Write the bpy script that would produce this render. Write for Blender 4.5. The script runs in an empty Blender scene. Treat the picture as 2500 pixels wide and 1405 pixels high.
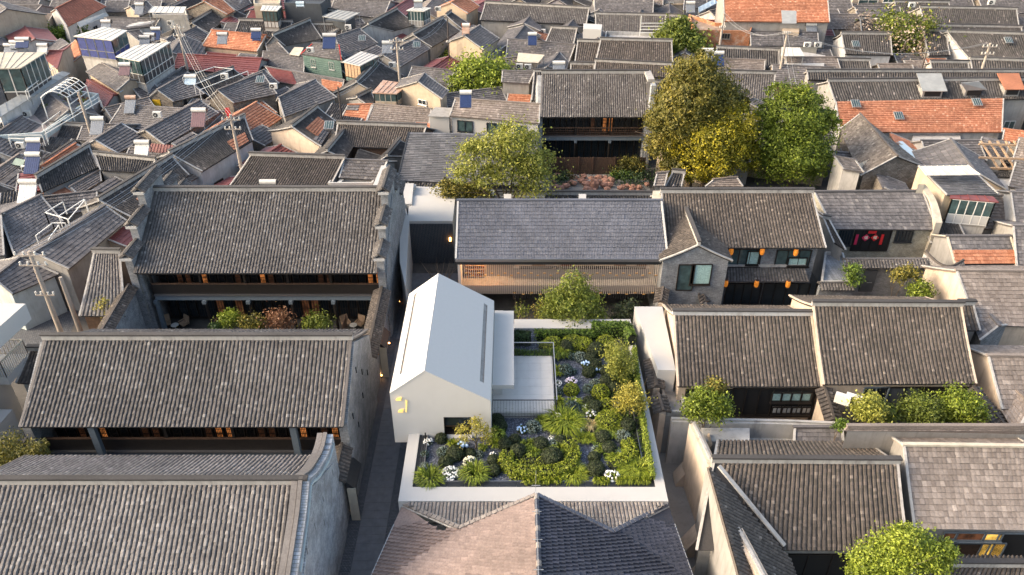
import bpy, math, random
import numpy as np
from math import radians as R
from mathutils import Matrix, Vector
rng = np.random.default_rng(7); random.seed(7)
SC = bpy.context.scene; COL = SC.collection
# ---------------------------------------------------------------- camera
FPX, PITCH, CAMH = 1920.0, R(33.3), 37.0
cam = bpy.data.cameras.new('camera'); co = bpy.data.objects.new('camera', cam); COL.objects.link(co)
co.location = (0, 0, CAMH); co.rotation_euler = (R(90) - PITCH, 0, 0)
cam.sensor_width = 36; cam.lens = 36 * FPX / 2500; cam.clip_start = .5; cam.clip_end = 3000
SC.camera = co
# ---------------------------------------------------------------- sky, sun, exposure
SUN_EL, SUN_AZ = R(27), R(-97)          # azimuth from +Y towards +X
w = bpy.data.worlds.new('World'); SC.world = w; w.use_nodes = True
nt = w.node_tree; bg = nt.nodes['Background']
sky = nt.nodes.new('ShaderNodeTexSky'); sky.sky_type = 'NISHITA'; sky.sun_disc = False
sky.sun_elevation = SUN_EL; sky.sun_rotation = SUN_AZ; sky.dust_density = 4.0; sky.ozone_density = .6; sky.air_density = 1.0
nt.links.new(sky.outputs[0], bg.inputs[0]); bg.inputs[1].default_value = .15
sl = bpy.data.lights.new('sun', 'SUN'); sl.energy = 1.1; sl.angle = R(35); sl.color = (1, .88, .78)
so = bpy.data.objects.new('sun', sl); COL.objects.link(so)
_d = Vector((math.sin(SUN_AZ) * math.cos(SUN_EL), math.cos(SUN_AZ) * math.cos(SUN_EL), math.sin(SUN_EL)))
so.rotation_euler = _d.to_track_quat('Z', 'Y').to_euler(); so.location = (-60, -10, 60)
SC.view_settings.view_transform = 'Standard'; SC.view_settings.look = 'None'
SC.view_settings.exposure = 1.6; SC.view_settings.use_white_balance = True; SC.view_settings.white_balance_temperature = 7300; SC.view_settings.white_balance_tint = 8; SC.view_settings.gamma = 1.0; SC.view_settings.use_curve_mapping = False
SC.render.engine = 'CYCLES'; SC.cycles.max_bounces = 5; SC.cycles.diffuse_bounces = 4; SC.cycles.glossy_bounces = 2
SC.cycles.transmission_bounces = 3; SC.cycles.use_denoising = True; SC.cycles.caustics_reflective = False; SC.cycles.caustics_refractive = False
# ---------------------------------------------------------------- picture point -> place
CP, SP = math.cos(PITCH), math.sin(PITCH)
def ray(u, v):
    a, b = (u - 1250) / FPX, (v - 702.5) / FPX
    return np.array([a, CP - b * SP, -(SP + b * CP)])
def P(u, v, z=0.0):
    d = ray(u, v); return np.array([0, 0, CAMH]) + d * ((z - CAMH) / d[2])
def onY(u, v, y):
    d = ray(u, v); return np.array([0, 0, CAMH]) + d * (y / d[1])
def onwall(u, v, a, b):                                  # vertical plane through a, b
    d = ray(u, v); n = np.array([-(b[1] - a[1]), b[0] - a[0], 0.])
    return np.array([0, 0, CAMH]) + d * (n.dot(np.array([a[0], a[1], 0]) - np.array([0, 0, 0])) / n.dot(d))
OFF = [(0, 0), (620, 0), (1240, 0), (1860, 0), (0, 340), (620, 340), (1240, 340), (1860, 340),
       (0, 680), (620, 680), (1240, 680), (1860, 680), (0, 1045), (620, 1045), (1240, 1045), (1860, 1045)]
def T(t, *pts):                                          # survey sheet t, sheet coordinates -> photograph
    ox, oy = OFF[t - 1]; r = [(ox + x / 3.903, oy + y / 3.903) for x, y in pts]
    return r if len(r) > 1 else r[0]
def A3(*a): return np.array(a, float)
def nrm(v):
    v = np.asarray(v, float); return v / max(1e-9, np.linalg.norm(v))
# ---------------------------------------------------------------- materials
MATS = {}
def srgb(h):
    c = [((h >> s) & 255) / 255 for s in (16, 8, 0)]
    return tuple(x / 12.92 if x <= .04045 else ((x + .055) / 1.055) ** 2.4 for x in c)
def newmat(name):
    m = bpy.data.materials.new(name); m.use_nodes = True; MATS[name] = m
    n = m.node_tree; return m, n, n.nodes['Principled BSDF']
def N(n, t, **k):
    x = n.nodes.new(t)
    for a, b in k.items(): setattr(x, a, b)
    return x
def mixc(n, fac, a, b, mode='MIX'):
    x = n.nodes.new('ShaderNodeMix'); x.data_type = 'RGBA'; x.blend_type = mode
    for sock, val in ((x.inputs[0], fac), (x.inputs[6], a), (x.inputs[7], b)):
        if hasattr(val, 'links') or hasattr(val, 'node'): n.links.new(val, sock)
        elif isinstance(val, (int, float)): sock.default_value = val
        else: sock.default_value = (*val, 1)
    return x.outputs[2]
def noise(n, scale, detail=4, rough=.6, vec=None, dist=0):
    t = N(n, 'ShaderNodeTexNoise'); t.inputs['Scale'].default_value = scale; t.inputs['Detail'].default_value = detail
    t.inputs['Roughness'].default_value = rough; t.inputs['Distortion'].default_value = dist
    n.links.new(vec if vec is not None else pos(n), t.inputs['Vector']); return t.outputs['Fac']
def pos(n):
    for x in n.nodes:
        if x.type == 'NEW_GEOMETRY': return x.outputs['Position']
    return N(n, 'ShaderNodeNewGeometry').outputs['Position']
def rampf(n, fac, stops):
    r = N(n, 'ShaderNodeValToRGB'); e = r.color_ramp.elements
    while len(e) < len(stops): e.new(.5)
    for i, (p, c) in enumerate(stops):
        e[i].position = p; e[i].color = (*c, 1) if not isinstance(c, (int, float)) else (c, c, c, 1)
    n.links.new(fac, r.inputs[0]); return r.outputs[0]
def rnd_out(n):
    a = N(n, 'ShaderNodeAttribute', attribute_name='rnd'); o = N(n, 'ShaderNodeObjectInfo')
    s = N(n, 'ShaderNodeMath', operation='ADD'); n.links.new(a.outputs['Fac'], s.inputs[0]); n.links.new(o.outputs['Random'], s.inputs[1])
    f = N(n, 'ShaderNodeMath', operation='FRACT'); n.links.new(s.outputs[0], f.inputs[0]); return f.outputs[0]
def bump(n, bs, h, strength, dist=.02):
    b = N(n, 'ShaderNodeBump'); b.inputs['Strength'].default_value = strength; b.inputs['Distance'].default_value = dist
    n.links.new(h, b.inputs['Height']); n.links.new(b.outputs[0], bs.inputs['Normal'])
def scl(c, k): return tuple(x * k for x in c)
def tile_mat(name, c0, c1, light, moss=None, rough=.85):
    m, n, bs = newmat(name)
    r = rnd_out(n); col = rampf(n, r, [(0, c0), (.55, tuple((a + b) / 2 for a, b in zip(c0, c1))), (.965, c1), (1, light)])
    big = noise(n, .35, 3); col = mixc(n, 1.0, col, rampf(n, big, [(.3, .78), (.7, 1.18)]), 'MULTIPLY')
    fine = noise(n, 9, 5, .7); col = mixc(n, 1.0, col, rampf(n, fine, [(.3, .72), (.75, 1.25)]), 'MULTIPLY')
    if moss:
        k = rampf(n, noise(n, 1.1, 6, .75), [(.60, 0), (.72, .55)]); col = mixc(n, k, col, moss)
    n.links.new(col, bs.inputs['Base Color']); bs.inputs['Roughness'].default_value = rough
    return m
def plaster_mat(name, c, stain=(.2, .18, .16), amt=.5, rough=.9, sc=1.0, var=.18):
    m, n, bs = newmat(name)
    col = mixc(n, 1.0, c, rampf(n, noise(n, 1.2 * sc, 5), [(.3, 1 - var), (.7, 1 + var * .55)]), 'MULTIPLY')
    mp = N(n, 'ShaderNodeMapping'); mp.inputs['Scale'].default_value = (1.6, 1.6, .25); n.links.new(pos(n), mp.inputs[0])
    k = rampf(n, noise(n, 1.5 * sc, 6, .7, mp.outputs[0]), [(.5, 0), (.74, amt)])
    col = mixc(n, k, col, stain); n.links.new(col, bs.inputs['Base Color']); bs.inputs['Roughness'].default_value = rough
    bump(n, bs, noise(n, 30, 3), .15, .01); return m
def brick_mat(name, c1, c2, mortar, bw=.24, bh=.07, msize=.008, stain=None):
    m, n, bs = newmat(name); g = N(n, 'ShaderNodeNewGeometry')
    # choose the horizontal coordinate that runs along the wall from its normal
    sp = N(n, 'ShaderNodeSeparateXYZ'); n.links.new(g.outputs['Position'], sp.inputs[0])
    sn = N(n, 'ShaderNodeSeparateXYZ'); n.links.new(g.outputs['Normal'], sn.inputs[0])
    ab = N(n, 'ShaderNodeMath', operation='ABSOLUTE'); n.links.new(sn.outputs[0], ab.inputs[0])
    gt = N(n, 'ShaderNodeMath', operation='GREATER_THAN'); n.links.new(ab.outputs[0], gt.inputs[0]); gt.inputs[1].default_value = .7
    mx = N(n, 'ShaderNodeMix'); n.links.new(gt.outputs[0], mx.inputs[0]); n.links.new(sp.outputs[0], mx.inputs[2]); n.links.new(sp.outputs[1], mx.inputs[3])
    cb = N(n, 'ShaderNodeCombineXYZ'); n.links.new(mx.outputs[0], cb.inputs[0]); n.links.new(sp.outputs[2], cb.inputs[1])
    b = N(n, 'ShaderNodeTexBrick'); b.inputs['Scale'].default_value = 1; b.inputs['Brick Width'].default_value = bw
    b.inputs['Row Height'].default_value = bh; b.inputs['Mortar Size'].default_value = msize; b.inputs['Bias'].default_value = 0
    b.inputs['Color1'].default_value = (*c1, 1); b.inputs['Color2'].default_value = (*c2, 1); b.inputs['Mortar'].default_value = (*mortar, 1)
    n.links.new(cb.outputs[0], b.inputs['Vector'])
    col = mixc(n, 1.0, b.outputs['Color'], rampf(n, noise(n, 1.3, 6, .7), [(.3, .6), (.7, 1.25)]), 'MULTIPLY')
    col = mixc(n, 1.0, col, rampf(n, noise(n, 14, 4, .7), [(.3, .7), (.7, 1.25)]), 'MULTIPLY')
    if stain: col = mixc(n, rampf(n, noise(n, .8, 6, .75), [(.5, 0), (.68, .8)]), col, stain)
    n.links.new(col, bs.inputs['Base Color']); bs.inputs['Roughness'].default_value = .95
    bump(n, bs, b.outputs['Fac'], .4, -.02); return m
def flat_mat(name, c, rough=.6, metal=0., var=.12, sc=6, em=0, spec=None):
    m, n, bs = newmat(name)
    col = mixc(n, 1.0, c, rampf(n, noise(n, sc, 4), [(.3, 1 - var), (.7, 1 + var)]), 'MULTIPLY')
    n.links.new(col, bs.inputs['Base Color']); bs.inputs['Roughness'].default_value = rough; bs.inputs['Metallic'].default_value = metal
    if em: n.links.new(col, bs.inputs['Emission Color']); bs.inputs['Emission Strength'].default_value = em
    return m
def leaf_mat(name, c0, c1, c2):
    m, n, bs = newmat(name); r = rnd_out(n)
    col = rampf(n, r, [(0, c0), (.5, c1), (1, c2)])
    col = mixc(n, 1.0, col, rampf(n, noise(n, 1.5, 3), [(.3, .8), (.7, 1.2)]), 'MULTIPLY')
    n.links.new(col, bs.inputs['Base Color']); bs.inputs['Roughness'].default_value = .6
    tr = N(n, 'ShaderNodeBsdfTranslucent'); n.links.new(col, tr.inputs[0])
    ms = N(n, 'ShaderNodeMixShader'); ms.inputs[0].default_value = .25
    n.links.new(bs.outputs[0], ms.inputs[1]); n.links.new(tr.outputs[0], ms.inputs[2])
    n.links.new(ms.outputs[0], n.nodes['Material Output'].inputs[0]); return m
def slat_mat(name, c0, c1, per=.1, axis=0):              # painted sheet metal: colour and grime only
    m, n, bs = newmat(name)
    col = mixc(n, rampf(n, noise(n, 1.4, 5), [(.4, 0), (.7, .8)]), c0, c1)
    n.links.new(col, bs.inputs['Base Color']); bs.inputs['Roughness'].default_value = .5; return m
tile_mat('t_barrel', (.082, .076, .076), (.150, .140, .138), (.26, .25, .245))
tile_mat('t_barrel_pale', (.14, .13, .13), (.225, .21, .207), (.32, .305, .30))
tile_mat('t_barrel_brown', (.062, .053, .048), (.118, .100, .090), (.22, .19, .17))
tile_mat('t_barrel_dark', (.042, .040, .042), (.088, .083, .083), (.24, .22, .22))
tile_mat('t_grey', (.10, .095, .10), (.175, .165, .17), (.27, .25, .24))
tile_mat('t_grey_brown', (.17, .142, .128), (.27, .232, .212), (.36, .31, .28))
tile_mat('t_red', (.36, .135, .075), (.52, .235, .14), (.62, .36, .25), (.12, .09, .08)); tile_mat('pan_dark', (.035, .032, .034), (.05, .047, .048), (.06, .055, .055)); tile_mat('terrace_pink', (.34, .27, .25), (.46, .38, .35), (.5, .45, .42))
tile_mat('t_redbrown', (.22, .075, .05), (.33, .12, .08), (.40, .2, .15), (.11, .09, .085))
tile_mat('t_modern', (.085, .095, .125), (.115, .125, .16), (.14, .15, .18), rough=.75)
tile_mat('t_roll_sunlit', (.225, .168, .152), (.285, .216, .194), (.32, .24, .215), rough=.7)
tile_mat('t_roll_shaded', (.038, .043, .062), (.055, .06, .085), (.075, .08, .11), rough=.6)
tile_mat('t_taupe', (.20, .175, .165), (.29, .26, .24), (.33, .3, .28), rough=.7)
tile_mat('t_slate', (.10, .105, .12), (.16, .165, .185), (.21, .21, .23))
tile_mat('t_ruin', (.13, .11, .10), (.27, .24, .21), (.42, .38, .34), (.06, .055, .05))
slat_mat('maroon', (.17, .045, .045), (.24, .085, .08)); slat_mat('white_sheet', (.62, .60, .56), (.5, .47, .42))
slat_mat('grey_sheet', (.27, .28, .28), (.36, .37, .37)); slat_mat('blue_sheet', (.42, .55, .65), (.55, .62, .68))
slat_mat('rust_sheet', (.40, .24, .17), (.5, .4, .34)); slat_mat('green_sheet', (.10, .17, .155), (.15, .23, .21))
plaster_mat('white_wall', (.50, .50, .51)); plaster_mat('clean_white', (.47, .465, .46), (.5, .49, .48), .12, .8, var=.03)
plaster_mat('cool_white', (.53, .525, .515), (.44, .43, .42), .12, .8, var=.03); flat_mat('roof_membrane', (.50, .50, .50), .85, var=.02)
plaster_mat('beige', (.44, .36, .28), (.22, .18, .14)); plaster_mat('peach', (.56, .46, .37), (.26, .2, .16), .6)
plaster_mat('grey_plaster', (.30, .29, .28), (.14, .13, .12), .6); plaster_mat('dirty_white', (.46, .45, .44), (.14, .13, .12), .7)
plaster_mat('cream', (.52, .47, .39), (.25, .22, .18)); plaster_mat('teal_white', (.45, .52, .54), (.2, .22, .22), .6)
plaster_mat('concrete', (.30, .285, .27), (.13, .12, .11), .6); plaster_mat('terrace', (.58, .565, .55), (.4, .38, .37), .25, var=.06)
plaster_mat('mortar', (.40, .39, .38), (.15, .14, .14), .8); plaster_mat('dark_concrete', (.055, .065, .08), (.035, .04, .05), .5, .6)
brick_mat('grey_brick', (.22, .235, .26), (.34, .355, .375), (.15, .15, .155), stain=(.32, .32, .33))
brick_mat('blue_brick', (.19, .205, .23), (.28, .295, .32), (.14, .145, .15))
brick_mat('pale_brick', (.33, .36, .40), (.45, .48, .52), (.20, .20, .21), stain=(.20, .20, .21))
brick_mat('red_brick', (.42, .13, .05), (.52, .20, .09), (.3, .22, .17), stain=(.5, .40, .33))
brick_mat('stone', (.20, .17, .14), (.32, .28, .24), (.09, .08, .07), .32, .13, .012, stain=(.11, .10, .09))
brick_mat('cream_tile', (.36, .34, .28), (.40, .38, .32), (.22, .21, .18), .3, .14)
flat_mat('dark_wood', (.014, .011, .010), .55, var=.3); flat_mat('wood', (.20, .11, .06), .6, var=.3)
flat_mat('brown_wood', (.085, .05, .035), .6, var=.3); flat_mat('timber', (.38, .26, .17), .7, var=.25)
flat_mat('black', (.008, .008, .009), .7); flat_mat('dark_metal', (.045, .05, .058), .45, .5); flat_mat('blue_grey_paint', (.13, .165, .20), .6)
flat_mat('grey_metal', (.30, .30, .32), .35, .8, .05); flat_mat('white_metal', (.70, .70, .68), .4, 0, .08); flat_mat('galv', (.42, .43, .44), .45, .6)
flat_mat('ac_white', (.62, .61, .58), .5); flat_mat('ac_dark', (.05, .05, .055), .5); flat_mat('steel_tank', (.60, .58, .55), .35, .3)
flat_mat('glass_dark', (.02, .028, .035), .06, 0, .2, 1.5); flat_mat('glass_teal', (.05, .085, .09), .08, 0, .4, 1.5)
flat_mat('curtain', (.30, .46, .45), .8, 0, .25, 9); flat_mat('blue_curtain', (.03, .05, .20), .7, 0, .4, 4)
flat_mat('pv_blue', (.03, .05, .13), .2, .1, .2); flat_mat('pv_grey', (.22, .24, .27), .25, .2, .2); flat_mat('pv_brown', (.18, .11, .12), .3, .1)
flat_mat('red_paint', (.45, .03, .02), .5); flat_mat('orange_paint', (.5, .14, .04), .5); flat_mat('yellow_paint', (.7, .42, .03), .5)
flat_mat('red_paper', (.55, .015, .02), .7); flat_mat('rose_paper', (.5, .02, .08), .7); flat_mat('gold', (.85, .62, .22), .4, em=.25)  # gold emits faintly to brighten the sign letters
flat_mat('lamp', (1.0, .45, .14), .5, em=6); flat_mat('warm_glow', (.75, .26, .08), .5, var=.95, sc=2.2, em=.2)
flat_mat('warm_dim', (.15, .06, .03), .5, var=.95, sc=2, em=.08); flat_mat('lantern', (.75, .24, .03), .6, var=.25, em=.12)
flat_mat('yellow_glow', (.9, .55, .12), .5, var=.6, sc=2, em=.25); flat_mat('screen_rod', (.60, .52, .47), .6, 0, .1); flat_mat('brass', (.6, .36, .14), .5, .2)
flat_mat('screen_back', (.50, .43, .39), .7, var=.1); flat_mat('orange_lit_interior', (.75, .26, .08), .6, var=.3, sc=1, em=.12)  # orange alcove: warm lamplight put into colour and weak emission
flat_mat('pole_concrete', (.38, .33, .29), .9); flat_mat('pole_dark', (.06, .05, .05), .9); flat_mat('wire', (.12, .12, .12), .6)
flat_mat('bark', (.11, .085, .065), .95, var=.4, sc=14); flat_mat('bark_pale', (.22, .17, .13), .9, var=.4, sc=14)
flat_mat('red_rock', (.36, .19, .14), .9, var=.35, sc=2.5); flat_mat('grey_rock', (.26, .25, .25), .9, var=.5, sc=2.5)
flat_mat('chair_tan', (.36, .25, .17), .7); flat_mat('pot', (.35, .12, .06), .8); flat_mat('blue_tarp', (.03, .15, .5), .6)
flat_mat('white_petal', (.85, .85, .84), .6, var=.08); flat_mat('blue_petal', (.42, .60, .85), .6, var=.1, sc=20); flat_mat('lilac_petal', (.75, .66, .80), .6)
flat_mat('cream_petal', (.82, .78, .62), .6); flat_mat('cloth_red', (.5, .03, .04), .8); flat_mat('cloth_navy', (.03, .04, .10), .8)
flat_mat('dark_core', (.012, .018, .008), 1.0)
leaf_mat('l_dome', (.018, .028, .012), (.035, .052, .020), (.075, .10, .035)); leaf_mat('l_lime', (.09, .12, .008), (.22, .27, .02), (.38, .42, .05))
leaf_mat('l_hedge', (.035, .065, .010), (.09, .16, .02), (.19, .28, .04)); leaf_mat('l_tree', (.05, .075, .012), (.13, .17, .025), (.27, .31, .05))
leaf_mat('l_bright', (.055, .085, .010), (.18, .24, .025), (.36, .43, .06)); leaf_mat('l_gold', (.11, .11, .012), (.36, .32, .025), (.65, .55, .05))
leaf_mat('l_olive', (.045, .055, .012), (.135, .13, .025), (.30, .25, .045))
leaf_mat('l_willow', (.11, .13, .02), (.25, .27, .05), (.42, .42, .09)); leaf_mat('l_yellow', (.18, .17, .03), (.38, .34, .06), (.55, .48, .10))
leaf_mat('l_silver', (.10, .14, .12), (.20, .27, .24), (.36, .42, .38)); leaf_mat('l_blue', (.06, .10, .09), (.11, .17, .16), (.2, .27, .25))
leaf_mat('l_grass', (.10, .14, .012), (.22, .28, .02), (.38, .42, .05)); leaf_mat('l_tan', (.30, .24, .10), (.45, .36, .17), (.55, .45, .25))
leaf_mat('l_autumn', (.13, .05, .025), (.24, .11, .06), (.36, .2, .11)); leaf_mat('l_deep', (.015, .035, .012), (.04, .08, .025), (.08, .14, .04))  # last one is the darkest leaf green
leaf_mat('l_bloom', (.26, .18, .12), (.42, .32, .25), (.6, .5, .42))
def gravel_mat():
    m, n, bs = newmat('gravel')
    v = N(n, 'ShaderNodeTexVoronoi'); v.inputs['Scale'].default_value = 16; n.links.new(pos(n), v.inputs['Vector'])
    col = rampf(n, v.outputs['Color'], [(.1, (.030, .036, .054)), (.6, (.066, .078, .110)), (.95, (.24, .26, .32))])
    n.links.new(col, bs.inputs['Base Color']); bs.inputs['Roughness'].default_value = .8; bump(n, bs, v.outputs['Distance'], .6, .03)
gravel_mat()
def ground_mat():
    m, n, bs = newmat('ground')
    col = rampf(n, noise(n, .5, 6, .7), [(.3, (.05, .048, .047)), (.55, (.10, .095, .09)), (.75, (.17, .16, .15))])
    n.links.new(col, bs.inputs['Base Color']); bs.inputs['Roughness'].default_value = .95; bump(n, bs, noise(n, 6, 6), .4, .03)
ground_mat()
# ---------------------------------------------------------------- meshes
def mesh(name, V, Q=None, Tr=None, rnd=None, smooth=False):
    V = np.asarray(V, np.float32).reshape(-1, 3); me = bpy.data.meshes.new(name)
    Q = np.zeros((0, 4), int) if Q is None or len(Q) == 0 else np.asarray(Q, int)
    Tr = np.zeros((0, 3), int) if Tr is None or len(Tr) == 0 else np.asarray(Tr, int)
    nq, ntr = len(Q), len(Tr)
    me.vertices.add(len(V)); me.vertices.foreach_set('co', V.ravel())
    me.loops.add(nq * 4 + ntr * 3); me.loops.foreach_set('vertex_index', np.concatenate([Q.ravel(), Tr.ravel()]).astype(np.int32))
    me.polygons.add(nq + ntr)
    st = np.concatenate([np.arange(nq) * 4, nq * 4 + np.arange(ntr) * 3]).astype(np.int32)
    me.polygons.foreach_set('loop_start', st)
    me.polygons.foreach_set('loop_total', np.concatenate([np.full(nq, 4), np.full(ntr, 3)]).astype(np.int32))
    me.polygons.foreach_set('use_smooth', np.full(nq + ntr, bool(smooth)))
    if rnd is not None:
        at = me.attributes.new('rnd', 'FLOAT', 'FACE'); at.data.foreach_set('value', np.asarray(rnd, np.float32))
    me.update(calc_edges=True); return me
class MB:
    def __init__(s): s.V = []; s.Q = []; s.T = []; s.RQ = []; s.RT = []; s.n = 0
    def add(s, V, Q=(), Tr=(), r=None):
        V = np.asarray(V, float).reshape(-1, 3); s.V.append(V)
        if len(Q):
            Q = np.asarray(Q, int); s.Q.append(Q + s.n); s.RQ.append(np.broadcast_to(0. if r is None else r, len(Q)))
        if len(Tr):
            Tr = np.asarray(Tr, int); s.T.append(Tr + s.n); s.RT.append(np.broadcast_to(0. if r is None else r, len(Tr)))
        s.n += len(V); return s
    def prism(s, poly, z0, z1, r=None):                   # poly: list of xy (convex), z0/z1 scalars or lists
        p = np.asarray([q[:2] for q in poly], float); k = len(p)
        ar = np.sum(p[:, 0] * np.roll(p[:, 1], -1) - np.roll(p[:, 0], -1) * p[:, 1])
        zb = np.broadcast_to(z0, k).astype(float); zt = np.broadcast_to(z1, k).astype(float)
        if ar < 0: p = p[::-1]; zb = zb[::-1]; zt = zt[::-1]
        V = np.vstack([np.c_[p, zb], np.c_[p, zt]]); Q = [(i, (i + 1) % k, (i + 1) % k + k, i + k) for i in range(k)]; Tr = []
        if k == 4: Q += [(4, 5, 6, 7), (3, 2, 1, 0)]
        else:
            Tr = [(k, k + i, k + i + 1) for i in range(1, k - 1)] + [(0, i + 1, i) for i in range(1, k - 1)]
        return s.add(V, Q, Tr, r)
    def box(s, c, sz, rot=0, r=None, M=None):
        x, y, z = [a / 2 for a in sz]
        V = np.array([(i * x, j * y, k * z) for k in (-1, 1) for j in (-1, 1) for i in (-1, 1)], float)
        if M is not None: V = V @ np.asarray(M).T
        elif rot:
            ca, sa = math.cos(rot), math.sin(rot); V = np.c_[V[:, 0] * ca - V[:, 1] * sa, V[:, 0] * sa + V[:, 1] * ca, V[:, 2]]
        return s.add(V + np.asarray(c, float), [(0, 2, 3, 1), (4, 5, 7, 6), (0, 1, 5, 4), (2, 6, 7, 3), (0, 4, 6, 2), (1, 3, 7, 5)], r=r)
    def bar(s, a, b, w, h=None, up=(0, 0, 1), r=None):    # beam a->b, centred
        a, b = np.asarray(a, float), np.asarray(b, float); h = w if h is None else h
        d = nrm(b - a); u = np.asarray(up, float)
        if abs(d.dot(u)) > .98: u = A3(0, 1, 0)
        x = nrm(np.cross(d, u)); y = np.cross(x, d)
        V = [q + x * i * w / 2 + y * j * h / 2 for q in (a, b) for i, j in ((-1, -1), (1, -1), (1, 1), (-1, 1))]
        return s.add(V, [(0, 3, 2, 1), (4, 5, 6, 7), (0, 1, 5, 4), (1, 2, 6, 5), (2, 3, 7, 6), (3, 0, 4, 7)], r=r)
    def tube(s, pts, rad, k=6, r=None, caps=True):
        pts = [np.asarray(p, float) for p in pts]; m = len(pts); rad = np.broadcast_to(rad, m); V = []; pd = None
        for i, p in enumerate(pts):
            d = nrm(pts[min(i + 1, m - 1)] - pts[max(i - 1, 0)]); u = A3(0, 0, 1) if abs(d[2]) < .9 else A3(0, 1, 0)
            x = nrm(np.cross(d, u)); y = np.cross(x, d)
            for j in range(k):
                t = 2 * math.pi * j / k; V.append(p + (x * math.cos(t) + y * math.sin(t)) * rad[i])
        Q = [(i * k + j, i * k + (j + 1) % k, (i + 1) * k + (j + 1) % k, (i + 1) * k + j) for i in range(m - 1) for j in range(k)]; Tr = []
        if caps:
            V += [pts[0], pts[-1]]; a = m * k
            Tr = [(a, (j + 1) % k, j) for j in range(k)] + [(a + 1, (m - 1) * k + j, (m - 1) * k + (j + 1) % k) for j in range(k)]
        return s.add(V, Q, Tr, r)
    def ball(s, c, rad, seg=8, rings=5, r=None, jit=0):
        rad = np.broadcast_to(rad, 3); V = [(0, 0, -1)]
        for i in range(1, rings):
            t = math.pi * i / rings
            for j in range(seg): V.append((math.sin(t) * math.cos(2 * math.pi * j / seg), math.sin(t) * math.sin(2 * math.pi * j / seg), -math.cos(t)))
        V.append((0, 0, 1)); V = np.array(V)
        if jit: V = V * (1 + rng.uniform(-jit, jit, (len(V), 1)))
        Tr = [(0, 1 + (j + 1) % seg, 1 + j) for j in range(seg)] + [(len(V) - 1, len(V) - 1 - seg + j, len(V) - 1 - seg + (j + 1) % seg) for j in range(seg)]
        Q = [(1 + i * seg + j, 1 + i * seg + (j + 1) % seg, 1 + (i + 1) * seg + (j + 1) % seg, 1 + (i + 1) * seg + j) for i in range(rings - 2) for j in range(seg)]
        return s.add(V * rad + np.asarray(c, float), Q, Tr, r)
    def data(s):
        V = np.vstack(s.V) if s.V else np.zeros((0, 3)); Q = np.vstack(s.Q) if s.Q else None; Tr = np.vstack(s.T) if s.T else None
        return V, Q, Tr, np.concatenate(s.RQ + s.RT) if (s.RQ or s.RT) else None
# ---------------------------------------------------------------- things and parts
class Thing:
    def __init__(s, name, label, cat, loc, group=None, kind=None):
        o = bpy.data.objects.new(name, None); COL.objects.link(o); s.loc = A3(*loc); o.location = s.loc; s.o = o; o.empty_display_size = .3
        o['label'] = label; o['category'] = cat
        if group: o['group'] = group
        if kind: o['kind'] = kind
    def part(s, name, mb, mat, parent=None, stuff=False, label=None, smooth=False):
        V, Q, Tr, r = mb.data() if isinstance(mb, MB) else mb
        if len(V) == 0: return None
        me = mesh(name, V - s.loc, Q, Tr, r, smooth); me.materials.append(MATS[mat])
        o = bpy.data.objects.new(name, me); COL.objects.link(o); o.parent = parent or s.o
        if stuff: o['kind'] = 'stuff'
        if label: o['label'] = label
        return o
def single(name, label, cat, mb, mat, group=None, kind=None, smooth=False):   # a thing that is one mesh
    V, Q, Tr, r = mb.data() if isinstance(mb, MB) else mb
    c = A3((V[:, 0].min() + V[:, 0].max()) / 2, (V[:, 1].min() + V[:, 1].max()) / 2, V[:, 2].min())
    me = mesh(name, V - c, Q, Tr, r, smooth); me.materials.append(MATS[mat])
    o = bpy.data.objects.new(name, me); COL.objects.link(o); o.location = c
    if label: o['label'] = label
    if cat: o['category'] = cat
    if group: o['group'] = group
    if kind: o['kind'] = kind
    return o
def copy_tree(o, parent=None, loc=None, rot=None, scale=None, label=None):
    c = o.copy(); COL.objects.link(c)
    if parent: c.parent = parent
    if loc is not None: c.location = loc
    if rot is not None: c.rotation_euler = (0, 0, rot)
    if scale is not None: c.scale = (scale,) * 3
    if label: c['label'] = label
    for ch in [x for x in o.children]: copy_tree(ch, c)
    return c
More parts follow.
